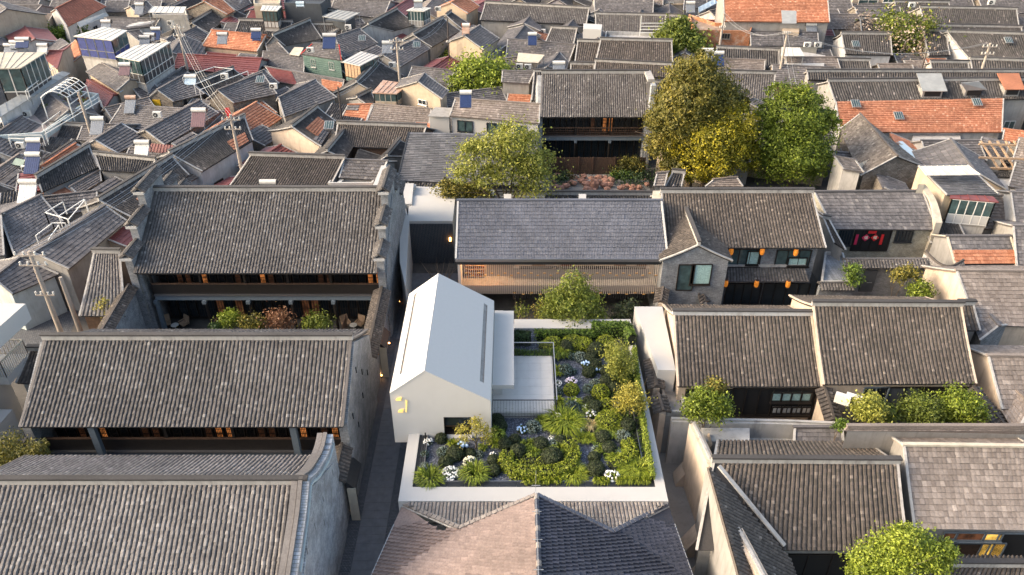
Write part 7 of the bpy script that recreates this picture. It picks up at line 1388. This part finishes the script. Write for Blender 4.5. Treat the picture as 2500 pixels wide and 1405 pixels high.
wire('bundle of wires from the left lane pole up to the left-of-centre pole', p8, p2, 6); wire('wires from the left-of-centre pole to the sunroom pole', p2, p1, 4, 1.4); wire('wires between the patched-roof pole and the centre pole', p4 + A3(0, 0, -1), p3, 3, 1.0); wire('wires from the orange roof pole down to the gold tree side', p6, P(1950, 230, 6.0), 4, .4); wire('wires from the brick building pole to the orange roof pole', p11, p6, 3, 1.5); wire('wires from the centre pole toward the dark pole at the top', p3, p5, 3, 1.5); wire('wires from the orange roof pole across to the far right pole', p6, p7, 3, 2.0)
def rack(label, t, pts, z, mat='white_metal', posts=True, w_=.07):
    q = [P(*T(t, p), z) for p in pts]; th = Thing('drying_rack', label, 'rack', np.mean(q, 0) * A3(1, 1, 0) + A3(0, 0, z - 1.2))
    for i in range(0, len(q) - 1, 2): th.part('rail', MB().bar(q[i], q[i + 1], w_), mat)
    if posts:
        for p in q: th.part('post', MB().bar(p - A3(0, 0, 1.2), p, w_), mat)
rack('pale drying rack above the maroon roof terrace', 1, [(1740, 740), (2040, 640), (1850, 810), (2220, 660), (1900, 860), (2360, 680), (2040, 640), (2220, 660)], 5.4); rack('pale drying rack over the purple-grey roof, left', 5, [(430, 700), (640, 760), (430, 700), (600, 600), (560, 735), (800, 575), (650, 770), (810, 580)], 5.6); rack('white drying rack above the dark gap, left', 5, [(340, 920), (500, 800), (460, 960), (560, 820), (500, 800), (620, 800)], 5.4)
rack('row of pale handrails along the roof terrace front', 1, [(80, 1290), (400, 1290), (80, 1320), (390, 1330), (430, 1280), (960, 960), (430, 1250), (940, 930), (400, 1190), (830, 880)], 4.6); rack('pale handrails over the walkway roof', 1, [(240, 870), (500, 660), (260, 850), (510, 630)], 6.6)
# arched open pergola on the terrace
PG = Thing('arched_pergola', 'arched white metal pergola frame over the roof terrace', 'pergola', P(*T(1, (600, 900)), 3.6)); a, b, c, d = [P(*T(1, q), 6.4) for q in ((390, 930), (640, 930), (820, 820), (620, 775))]
for k in range(7):
    s = k / 6; p, q = a + (d - a) * s, b + (c - b) * s; PG.part('arch', MB().tube([p + (q - p) * t + A3(0, 0, .7 * math.sin(math.pi * t)) for t in np.linspace(0, 1, 7)], .05, 4), 'white_metal')
for s in np.linspace(0, 1, 5): PG.part('rail', MB().bar(a + (b - a) * s + A3(0, 0, .7 * math.sin(math.pi * s)), d + (c - d) * s + A3(0, 0, .7 * math.sin(math.pi * s)), .08), 'white_metal')
for p in (a, b, c, d): PG.part('post', MB().bar(p - A3(0, 0, 2.8), p, .1), 'white_metal')
# pots, laundry, odds and ends on the terrace
rg = np.random.default_rng(3)
for k in range(16):
    x, y = rg.uniform(450, 900), rg.uniform(930, 1080); p = P(*T(1, (x, y)), 3.6); th = Thing('potted_plant', ORD[k] + ' potted plant, loosely strewn among the pots on the roof terrace', 'potted plant', p, 'pots on the roof terrace'); th.part('pot', MB().tube([p, p + A3(0, 0, .35)], [.18, .25], 8), 'pot'); th.part('foliage', crown([(p + A3(0, 0, .65), A3(.35, .35, .35))], 60, .12, 10, .4, .4), 'l_tree' if k % 3 else 'l_autumn')
for lab, t, x, y, z, m in (('red cloth hanging in the yard below the orange roof', 4, 1625, 1360, 2.0, 'cloth_red'), ('navy cloth hanging in the yard below the orange roof', 4, 1660, 1355, 2.0, 'cloth_navy'), ('red bag on the pole-side roof edge, left', 1, 2160, 1030, 4.6, 'cloth_red')):
    p = P(*T(t, (x, y)), z); single('hanging_cloth', lab, 'laundry', MB().bar(p, p + A3(.1, 0, -1.0), .55, .08), m)
canopy('blue tarpaulin corner beside the orange-tiled roof, centre', pr(2, (780, 1150), (850, 1130), (840, 1105), (775, 1135)), (3.2, 3.2, 3.4, 3.4), 'blue_tarp', posts=False, name='tarpaulin'); canopy('maroon striped tarpaulin roof beside the pale solar heater', pr(5, (1400, 120), (1640, 140), (1650, 60), (1430, 40)), (4.4, 4.4, 5.0, 5.0), 'maroon', ribs=8, posts=False, name='tarpaulin'); canopy('green sheet over the lean-to at the left edge', pr(5, (110, 240), (210, 260), (240, 200), (150, 180)), (3.6, 3.6, 4, 4), 'green_sheet', posts=False); canopy('long blue-edged tarpaulin beside the ruined gable', pr(8, (1480, 245), (1590, 240), (1340, 20), (1280, 20)), (3.2, 3.2, 3.6, 3.6), 'blue_sheet', posts=False, name='tarpaulin')
canopy('cream tattered porch roof left of the veranda hall', pr(3, (80, 590), (290, 600), (350, 525), (100, 505)), (5.0, 5.0, 5.4, 5.4), 'cream', name='porch_roof', posts=2.0); canopy('white pitched tent roof by the narrow grey roofs', pr(3, (-40, 590), (60, 590), (60, 540), (-20, 540)), (4, 4, 4.3, 4.3), 'white_sheet', posts=1.5, name='tent_roof') if 0 else None
single('yellow_shutter', 'small yellow shutter on the rubble gable, left', 'shutter', MB().box(onwall(*T(1, (1502, 995)), HS[19].ra if 0 else H_st.fa, H_st.ra) + A3(.0, -.12, 0), (.9, .08, 1.2)), 'yellow_paint')
# ================================================================ ROCK GARDENS, LANTERNS, STONES
RK = [(470, 365, 90, 'l'), (450, 385, 55, ''), (440, 415, 55, ''), (450, 460, 75, ''), (440, 498, 60, ''), (480, 495, 60, ''), (510, 470, 60, ''), (555, 452, 80, ''), (600, 420, 70, ''), (630, 430, 70, ''), (625, 385, 90, ''), (655, 392, 50, ''), (700, 408, 85, ''), (715, 365, 80, ''), (745, 400, 50, ''), (795, 388, 80, ''), (750, 440, 95, ''), (825, 450, 110, 'tall'), (760, 497, 110, ''), (825, 495, 60, ''), (865, 378, 85, ''), (860, 415, 60, ''), (930, 375, 60, ''), (915, 445, 80, ''), (930, 410, 90, ''), (945, 485, 70, ''), (985, 405, 95, ''), (970, 440, 75, ''), (1075, 475, 70, ''), (1090, 462, 70, ''), (1140, 450, 60, ''), (1180, 490, 60, ''), (1190, 465, 80, ''), (1250, 465, 75, ''), (1300, 400, 60, ''), (1325, 440, 60, ''), (1240, 510, 70, ''), (1285, 505, 50, '')]
_rk = {}
def RKS(s, x, y):
    k = (s < 62, s < 80, y < 400, y < 455, int(min(5, (x - 430) / 155))); _rk[k] = _rk.get(k, 0) + 1; return ('', ', second', ', third', ', fourth')[_rk[k] - 1]
for k, (x, y, s, f) in enumerate(RK):
    p = P(*T(7, (x, y)), .25); r = s / 3.903 / (FPX / (p[1] * CP + 36 * SP)) / 2; m = MB(); m.ball(p + A3(0, 0, r * .3), (r, r * .8, r * (1.3 if f == 'tall' else .62)), 7, 5, jit=.2); single('red_rock', 'tall upright red boulder at the centre of the rock garden' if f == 'tall' else '%s reddish boulder in the %s row at the %s of the rock garden%s' % ('small' if s < 62 else ('middling' if s < 80 else 'large'), 'rear' if y < 400 else ('middle' if y < 455 else 'front'), ('far left', 'left', 'centre left', 'centre right', 'right', 'far right')[int(min(5, (x - 430) / 155))], RKS(s, x, y)), 'rock', m, 'red_rock', None if f == 'tall' else 'red boulders of the rock garden')
def gpatch(lab, t, x, y, r, h_, mat, z=0., n=900, name='low_planting'):
    p = P(*T(t, (x, y)), z) if t else P(x, y, z); th = Thing(name, lab, 'plant', p); th.part('foliage', crown([(p + A3(0, 0, h_ * .5), A3(r, r * .7, h_ * .6))], n, .12, 15, .35, .2), mat)
gpatch('dark green planting ringed by the left red rocks', 7, 515, 410, 1.6, .8, 'l_deep'); gpatch('dark green planting ringed by the right red rocks', 7, 1200, 410, 2.6, .9, 'l_deep', n=1600); gpatch('mid green bush among the right red rocks', 7, 1075, 400, 1.1, 1.0, 'l_hedge')
for i, x in enumerate((500, 660, 820, 900, 960, 1100)): gpatch('low green plants at the foot of the bamboo fence, ' + ('first', 'second', 'third', 'fourth', 'fifth', 'sixth')[i] + ' clump from its alley end', 7, x, 308, .9, .8, 'l_bright' if i == 1 else 'l_deep', n=400)
b = P(*T(7, (1180, 350)), 0); tree('gnarled grey-green pine in front of the bamboo fence', b, [(onY(*T(7, (1120, 230)), b[1]), A3(1.3, 1.0, .5)), (onY(*T(7, (1230, 250)), b[1]), A3(1.2, 1, .45)), (onY(*T(7, (1060, 300)), b[1]), A3(1.2, 1, .5)), (onY(*T(7, (1180, 200)), b[1]), A3(.9, .8, .4)), (onY(*T(7, (1180, 310)), b[1]), A3(1.4, 1, .45))], 'l_olive', 5500, .1, .12, name='garden_pine', lo=.3)
b = P(*T(7, (545, 400)), 0); tree('twisted bare trunk among the left red rocks', b, [(onY(*T(7, (590, 310)), b[1]), A3(.4, .4, .3))], 'l_olive', 60, .1, .13, 'timber', 'bare_tree')
# tall scholar stone in the slatted court and its rock border
TS = Thing('scholar_stone', 'tall grey hollowed stone standing before the dark slatted wall', 'rock', P(1052, 606, 0)); b = P(1053, 606, 0)
for k, (dz, r_, dx) in enumerate(((.5, .55, 0), (1.0, .5, .1), (1.6, .6, -.1), (2.2, .68, .05), (2.8, .62, -.05), (3.3, .45, .05))): TS.part('stone_lobe', MB().ball(b + A3(dx, 0, dz), (r_, r_ * .6, .42), 9, 6, jit=.16), 'grey_rock')
TS.part('hollow', MB().ball(b + A3(.1, -.36, 2.3), (.16, .1, .12), 7, 5), 'black')  # black ball: shade of the hollow put in as colour
for k, u in enumerate((1003, 1010, 1020, 1030, 1040, 1062, 1072, 1085, 1095)):
    p = P(u, 616 + (k * 7 % 5), .2); single('border_rock', 'grey water-worn rock in the border below the scholar stone', 'rock', MB().ball(p, (.42, .35, .3), 7, 5, jit=.22), 'grey_rock', 'grey rocks below the scholar stone')
gpatch('dark green planting behind the border rocks of the slatted court', 0, 1080, 606, 1.0, .6, 'l_hedge'); gpatch('brownish shrub at the right end of the border rocks', 0, 1090, 622, .8, .7, 'l_olive'); 
th = Thing('wall_lantern', 'small glowing lamp on the dark slatted wall', 'light', onY(1099, 585, WB[1][0][1] - .2)); th.part('lamp', MB().box(onY(1099, 585, WB[1][0][1] - .2), (.16, .12, .32)), 'lamp')
l = bpy.data.lights.new('stone_spot', 'POINT'); l.energy = 60; l.color = (1, .5, .2); l.shadow_soft_size = .1; q = bpy.data.objects.new('stone_spot', l); COL.objects.link(q); q.location = b + A3(.4, -1.0, .5)
tree('fine-leaved climbing bamboo in the corner of the slatted court', P(1018, 612, 0), [(onY(1015, 560, P(1018, 612, 0)[1]), A3(.6, .4, 1.2)), (onY(1012, 535, P(1018, 612, 0)[1]), A3(.4, .4, 1.0))], 'l_olive', 500, .08, .04, name='bamboo', lo=.1)
bt = Thing('bare_branched_shrub', 'leafless brown shrub with fine branches behind the pale gabled house', 'shrub', P(1075, 700, 0)); b0 = P(1080, 716, 0)
for k in range(26):
    an = rg.uniform(0, 6.28); tp_ = b0 + A3(math.cos(an) * rg.uniform(.5, 1.9), math.sin(an) * .9, rg.uniform(1.6, 3.2)); bt.part('branch', MB().tube([b0 + A3(rg.uniform(-1, .6), 0, 0), (b0 + tp_) / 2 + A3(rg.uniform(-.2, .2), 0, .3), tp_], [.05, .03, .012], 5), 'bark_pale')
for k, (x, y, r_) in enumerate(((8, 860, 0), (0, 0, 0))[:0]): pass
SR = Thing('stone_grotto', 'jagged grey taihu stones clustered by the courtyard wall', 'rock', P(2190, 725, 0))
for k in range(26):
    p = P(2170 + rg.uniform(0, 66), 728 - rg.uniform(0, 30), 0); hh = rg.uniform(.6, 2.4); SR.part('stone', MB().ball(p + A3(0, 0, hh / 2), (.28, .26, hh / 2), 6, 5, jit=.28), 'grey_rock')
SR2 = Thing('stone_grotto', 'small group of jagged stones left of the courtyard door', 'rock', P(2088, 722, 0))
for k in range(9):
    p = P(2075 + rg.uniform(0, 28), 726 - rg.uniform(0, 14), 0); hh = rg.uniform(.6, 2.2); SR2.part('stone', MB().ball(p + A3(0, 0, hh / 2), (.26, .24, hh / 2), 6, 5, jit=.28), 'grey_rock')
# ================================================================ TREES OF THE TOWN
def T3(label, base, lobes, mat, n, size, tr=.2, **k):
    b = P(*base[:2], base[2] if len(base) > 2 else 0); b[2] = 0; L = [(onY(u, v, b[1] + dy), A3(r, r, r * f)) for u, v, dy, r, f in lobes]; return tree(label, b, L, mat, n, size, tr, **k)
T3('large golden-olive tree behind the guesthouse, its dark upper crown', (1680, 462), [(1700, 240, 0, 3.2, 1.2), (1660, 290, 0, 3.0, 1.0), (1745, 250, .5, 2.6, 1.0), (1695, 200, 0, 1.8, 1.0), (1630, 350, 0, 2.0, 1.1), (1780, 250, .5, 1.7, .9), (1650, 400, -.5, 1.6, 1.0), (1610, 300, 0, 1.3, 1.0)], 'l_olive', 62000, .135, .35, clump=60, spread=.17, lo=.72, jit=.7)
T3('bright yellow-leaved tree in front of the golden-olive one', (1712, 464), [(1740, 330, -1, 2.9, .9), (1795, 300, -1, 2.2, .8), (1690, 350, -1, 2.2, .8), (1800, 345, -1, 2.0, .8), (1740, 385, -1.5, 2.6, .8), (1700, 410, -1.5, 1.8, .9), (1805, 385, -1.2, 1.8, .9)], 'l_gold', 56000, .125, .3, clump=60, spread=.17, lo=.72, jit=.7)
T3('large fresh green tree right of the yellow one', (1925, 466), [(1930, 290, 0, 3.0, 1.1), (1890, 330, 0, 2.4, 1.2), (1975, 330, 0, 2.6, 1.1), (1940, 380, -.5, 3.0, 1.0), (1990, 390, -.5, 1.8, .9), (1900, 400, -.5, 2.2, .9), (1950, 250, 0, 1.7, .8), (2010, 300, 0, 1.4, 1.0)], 'l_bright', 56000, .12, .28, clump=60, spread=.18, lo=.7, jit=.7)
T3('feathery young tree in front of the slate roof', (1245, 492, 4.0), [(1255, 350, 0, 2.2, .8), (1200, 360, 0, 1.7, .8), (1300, 400, 0, 1.8, 1.0), (1230, 410, 0, 2.0, .8), (1150, 380, 0, 1.5, .7), (1135, 425, 0, 1.4, .6), (1300, 450, -.3, 1.9, .9), (1190, 435, -.3, 1.5, .7)], 'l_willow', 17000, .12, .16, clump=26, spread=.36, lo=.3)
T3('bushy light green tree behind the white house', (1175, 262), [(1175, 205, 0, 4.0, .8), (1140, 215, 0, 3.0, .8), (1215, 215, 0, 3.0, .8), (1170, 180, 0, 2.4, .9), (1200, 235, -.5, 3.0, .6), (1130, 235, -.5, 2.2, .6)], 'l_bright', 22000, .2, .3, clump=40, spread=.28)
T3('round green tree among dark roofs right of the top centre', (1655, 185), [(1660, 110, 0, 3.4, .9), (1645, 90, 0, 2.4, .8), (1680, 130, 0, 2.8, .9), (1655, 150, -.5, 2.8, .9)], 'l_tree', 14000, .22, .3, clump=40, spread=.28)
T3('pink blossoming tree among dark roofs, top right', (2210, 175), [(2215, 80, 0, 4.2, .7), (2240, 60, 0, 2.6, .6), (2190, 110, 0, 3.2, .9), (2230, 130, 0, 3.6, .9), (2180, 150, -.5, 3.0, .7), (2225, 155, -.5, 3.2, .6), (2150, 150, 0, 1.8, .5)], 'l_tree', 9000, .22, .25, clump=30, spread=.4, lo=.3)
T3('pale blossom sprays on the pink blossoming tree', (2212, 176), [(2215, 95, -1, 3.6, .9), (2195, 140, -1.3, 3.6, .8), (2235, 125, -1, 3.2, .9)], 'l_bloom', 2600, .2, .1, clump=16, spread=.4, lo=.5)
T3('coppery bare-looking shrub beside the pink tree', (2115, 140), [(2120, 70, 0, 2.8, .6), (2105, 100, 0, 2.2, .7), (2140, 95, 0, 2.2, .8), (2100, 80, 0, 2.0, .5)], 'l_bloom', 3200, .18, .14, clump=20, spread=.4, lo=.2)
T3('low bright tree with bent trunk by the centre beige gable', (1115, 170), [(1100, 145, 0, 1.8, .8), (1125, 135, 0, 1.6, .5), (1105, 160, 0, 1.4, .6), (1145, 132, 0, 1.0, .5)], 'l_bright', 2600, .2, .16, clump=20, spread=.4, lo=.2)
T3('shrubby plants beside the left sunrooms', (150, 115), [(142, 95, 0, 2.2, .8), (160, 105, 0, 2.4, .8), (180, 75, 0, 2.0, .5)], 'l_hedge', 3000, .22, .15); T3('dark green tree at the top edge, left', (285, 24), [(287, 8, 0, 4.5, .8)], 'l_hedge', 4000, .3, .3)
T3('small weeds on the grey roof left of the white house', (985, 300), [(985, 290, 0, 1.2, .7), (1000, 296, 0, 1.0, .6)], 'l_yellow', 300, .15, .04, name='weeds', cat='plant'); T3('thin sapling at the right end of the orange roof', (2455, 305), [(2452, 262, 0, 1.6, 1.2), (2470, 275, 0, 1.2, .8), (2440, 285, 0, 1.2, .6)], 'l_bright', 900, .16, .08, lo=.2)
T3('weeping green foliage by the lane at the left edge', (25, 790), [(20, 765, 0, .8, .8)], 'l_hedge', 500, .12, .06)
T3('yellow-green bamboo bush beside the red doors', (2235, 615), [(2230, 585, 0, 1.6, .9), (2265, 580, 0, 1.5, 1.1), (2205, 600, 0, 1.2, .7), (2280, 600, 0, 1.2, .9)], 'l_willow', 9000, .10, .08, name='bamboo_bush', lo=.3); T3('fresher green spray at the right of the bamboo bush', (2275, 612), [(2272, 575, -.2, 1.2, 1.1), (2285, 600, -.2, .9, .8)], 'l_bright', 3000, .11, .06, name='bamboo_bush', lo=.3)
def bush(label, u, v, y, r, mat, n, size=.09, z0=0., f=.9, more=()):
    c = onY(u, v, y); L = [(c, A3(r, r, r * f))] + [(onY(a, b_, y), A3(q, q, q * f)) for a, b_, q in more]; return tree(label, (c[0], y, z0), L, mat, n, size, .07, name='courtyard_bush', clump=26, spread=.3, lo=.45, cat='shrub')
bush('bright green bush in the courtyard of the left paired house', 1725, 990, 35.6, 1.1, 'l_bright', 7000, .09, 0, .85, ((1755, 1000, .7), (1700, 1000, .7))); bush('olive bamboo spray above the bright courtyard bush', 1748, 950, 36.4, .55, 'l_olive', 1600, .09, 0, 1.2); bush('yellow-green weeping bush beside the air conditioners', 2122, 1000, 35.2, .8, 'l_willow', 3600, .09, 0, 1.2); bush('small green bush right of the weeping one', 2165, 1012, 35.2, .55, 'l_tree', 1800)
bush('round mid-green bush in the right courtyard', 2248, 1005, 35.6, 1.05, 'l_tree', 7000, .08); bush('large lime bush in the corner of the right courtyard', 2340, 985, 35.8, 1.0, 'l_bright', 7000, .09, 0, .8, ((2310, 1020, .7), (2370, 1000, .8), (2345, 1025, .8))); bush('small moss-like bush on the wall end, lower right', 2052, 1040, 34.4, .4, 'l_hedge', 700)
bush('big lime tree with four rounded crowns at the bottom right', 2180, 1352, 24.2, .95, 'l_bright', 34000, .07, 0, .85, ((2122, 1372, .8), (2232, 1342, .95), (2278, 1365, .75), (2150, 1400, 1.0), (2215, 1312, .6), (2312, 1345, .45), (2110, 1400, .7)))
bush('golden shrub spilling over the yard stones', 2195, 672, 51.0, .7, 'l_olive', 1800, .09, 0, .8, ((2225, 665, .6),)); bush('dark green ivy left of the courtyard door', 2084, 670, 51.5, .6, 'l_hedge', 1400, .09, 0, 1.8); bush('round green bush below the curved screen wall', 2245, 712, 49.6, .8, 'l_bright', 2400, .09)
bush('dry golden creeper in the left yard corner', 78, 1118, 31.0, .7, 'l_olive', 2600, .07, 0, 1.4, ((95, 1105, .5),)); bush('dry golden stems beside the far left yard wall', 262, 760, 47.5, .6, 'l_yellow', 500, .08, 0, 2.0); bush('olive shrubbery at the extreme left edge behind the coping wall', 20, 1110, 31.5, 1.0, 'l_olive', 3000, .08, 0, 1.2)
T3('olive hedge in the planter before the slate roof', (1125, 478, 4.0), [(1095, 465, 0, 1.3, .6), (1125, 468, 0, 1.3, .6), (1155, 470, 0, 1.2, .6), (1185, 475, 0, 1.0, .5)], 'l_olive', 6000, .11, .05, name='planter_hedge', cat='hedge', lo=.3)  # plain olive leaves without emission

blockpx('small flat-roofed brick annex between guesthouse and courtyard wall', [(2004, 694), (2078, 694), (2056, 622), (2014, 620)], 3.3, 0, 'blue_brick', 'building', 'brick_annex', .25, 'mortar')
coping_wall('tiled pent coping along the front of the flat brick annex', [P(2000, 700, 3.2), P(2080, 700, 3.2)], .4, 'blue_brick', 't_barrel', roofw=1.2, rise=.3)
# ================================================================ SMALL LEAN-TOS BETWEEN THE HOUSES
def footprint(o, dep=0):
    return None
occ = np.zeros((260, 420), bool)                            # 1 m cells, x -130..130, y 0..200 at .5 m in y
def mark(poly, val=True):
    p = np.array([q[:2] for q in poly]); x0, y0 = p.min(0); x1, y1 = p.max(0)
    xs = np.arange(max(0, int((x0 + 130))), min(259, int(x1 + 130) + 1) + 1); ys = np.arange(max(0, int(y0 * 2)), min(419, int(y1 * 2) + 1) + 1)
    if len(xs) == 0 or len(ys) == 0: return
    X, Y = np.meshgrid(xs - 130 + .5, ys / 2 + .25, indexing='ij'); ins = np.zeros(X.shape, bool); j = len(p) - 1
    for i in range(len(p)):
        c = ((p[i, 1] > Y) != (p[j, 1] > Y)) & (X < (p[j, 0] - p[i, 0]) * (Y - p[i, 1]) / (p[j, 1] - p[i, 1] + 1e-12) + p[i, 0]); ins ^= c; j = i
    occ[np.ix_(xs, ys)] |= ins
for H in HS + [H1, H2, H3, H4, H5, H5b, H6, H7, H8, H9, H10, H11, HRP]: mark([H.a, H.b, H.b2, H.a2])
for r_ in ((-10, 14, 12, 61), (-10, 60, 2, 66), (2, 60, 16, 82), (-30, 20, -8, 64), (14, 14, 40, 57), (14, 57, 34, 76), (-7, 16, 9, 47)): mark([(r_[0], r_[1]), (r_[2], r_[1]), (r_[2], r_[3]), (r_[0], r_[3])])
for q in (pr(1, (-60, 1370), (420, 1340), (960, 960), (640, 690), (-60, 690)), pr(1, (700, 540), (1330, 720), (1640, 400), (1215, 290), (650, 345)), pr(8, (1380, 260), (2100, 280), (2560, 260), (2560, 0), (1400, 0))): mark([P(*x, 0) for x in q])
AG = [(H, (H.a + H.b2) / 2) for H in HS]
fr_ = random.Random(11); nf = 0; kinds = ['g', 'g', 'bd', 'g', 'gb', 'g', 'bd', 'r', 'm']; used_lab = {}
colw = {'g': 'grey-tiled', 'bd': 'dark ribbed', 'gb': 'pinkish grey', 'r': 'orange-tiled', 'm': 'maroon sheet'}
ordw = ['', ' nearer', ' farther', ' narrower', ' wider', ' lowest', ' shorter', ' remotest']
def visible(p):
    rel = p - A3(0, 0, CAMH); dep = rel[1] * CP - rel[2] * SP; u = rel[0] / dep * FPX + 1250; v = (-(rel[1] * SP + rel[2] * CP)) / dep * FPX + 702.5; return -120 < u < 2620 and -60 < v < 1405
def free(poly):
    p = np.array([q[:2] for q in poly]); n = 0; bad = 0
    for s in np.linspace(.06, .94, 6):
        for t in np.linspace(.06, .94, 6):
            q = (p[0] * (1 - s) + p[1] * s) * (1 - t) + (p[3] * (1 - s) + p[2] * s) * t; i, j = int(q[0] + 130), int(q[1] * 2)
            if not (0 <= i < 260 and 0 <= j < 420): return False
            n += 1; bad += occ[i, j]
    return bad <= 3
for size in ((8.5, 6.5), (7.0, 5.0), (5.0, 4.4), (4.2, 3.2), (3.0, 2.6)):
    for y in np.arange(57, 172, size[1] * .4):
        for x in np.arange(-min(129, y * .62 + 22), min(129, y * .62 + 22), size[0] * .4):
            c = A3(x + fr_.uniform(-.4, .4), y + fr_.uniform(-.4, .4), 0)
            if not visible(c): continue
            H = min(AG, key=lambda q: (q[1][0] - c[0]) ** 2 + (q[1][1] - c[1]) ** 2)[0]
            e = nrm((H.b - H.a) * A3(1, 1, 0)); g2 = A3(-e[1], e[0], 0)
            if g2[1] < 0: g2 = -g2
            w_, d_ = size[0] * fr_.uniform(.85, 1.1), size[1] * fr_.uniform(.9, 1.05); po = [c - e * w_ / 2 - g2 * d_ / 2, c + e * w_ / 2 - g2 * d_ / 2, c + e * w_ / 2 + g2 * d_ / 2, c - e * w_ / 2 + g2 * d_ / 2]
            if not free(po): continue
            mark(po); kd = fr_.choice(kinds); ze = fr_.uniform(2.4, 3.1) if size[0] < 8 else fr_.uniform(2.8, 3.5); sl_ = .5 if kd != 'm' else .3
            ac_ = (H.a + H.b2) / 2; dx_, dy_ = c[0] - ac_[0], c[1] - ac_[1]; wh = ('right of' if dx_ > 0 else 'left of') if abs(dx_) > abs(dy_) else ('behind' if dy_ > 0 else 'in front of'); lab = '%s %s roof %s the %s' % ({8.5: 'broad', 7.0: 'middling', 5.0: 'small', 4.2: 'tiny', 3.0: 'minute'}[size[0]], colw[kd], wh, ' '.join(H.t.o['label'].split()[:7]))
            k = used_lab.get(lab, 0); used_lab[lab] = k + 1
            if k: lab = ORD[min(k, 18)] + ' ' + lab
            if size[0] < 4.5: zr = ze + d_ * .35; wd_ = [po[0] + A3(0, 0, ze), po[1] + A3(0, 0, ze), po[3] + A3(0, 0, zr), po[2] + A3(0, 0, zr)]; bk = .05
            else: zr = ze + d_ / 2 * sl_; m1, m2 = (po[0] + po[3]) / 2, (po[1] + po[2]) / 2; wd_ = [po[0] + A3(0, 0, ze), po[1] + A3(0, 0, ze), m1 + A3(0, 0, zr), m2 + A3(0, 0, zr)]; bk = 1.
            house(lab, None, None, None, None, kind=kd, world=wd_, back=bk, wall=fr_.choice(('grey_plaster', 'dirty_white', 'beige', 'stone')), name='side_building', cat='outbuilding', verge='mortar', over=.2, ridge=bk > .5, group='low buildings filling gaps in the old town'); nf += 1
print('fillers', nf)
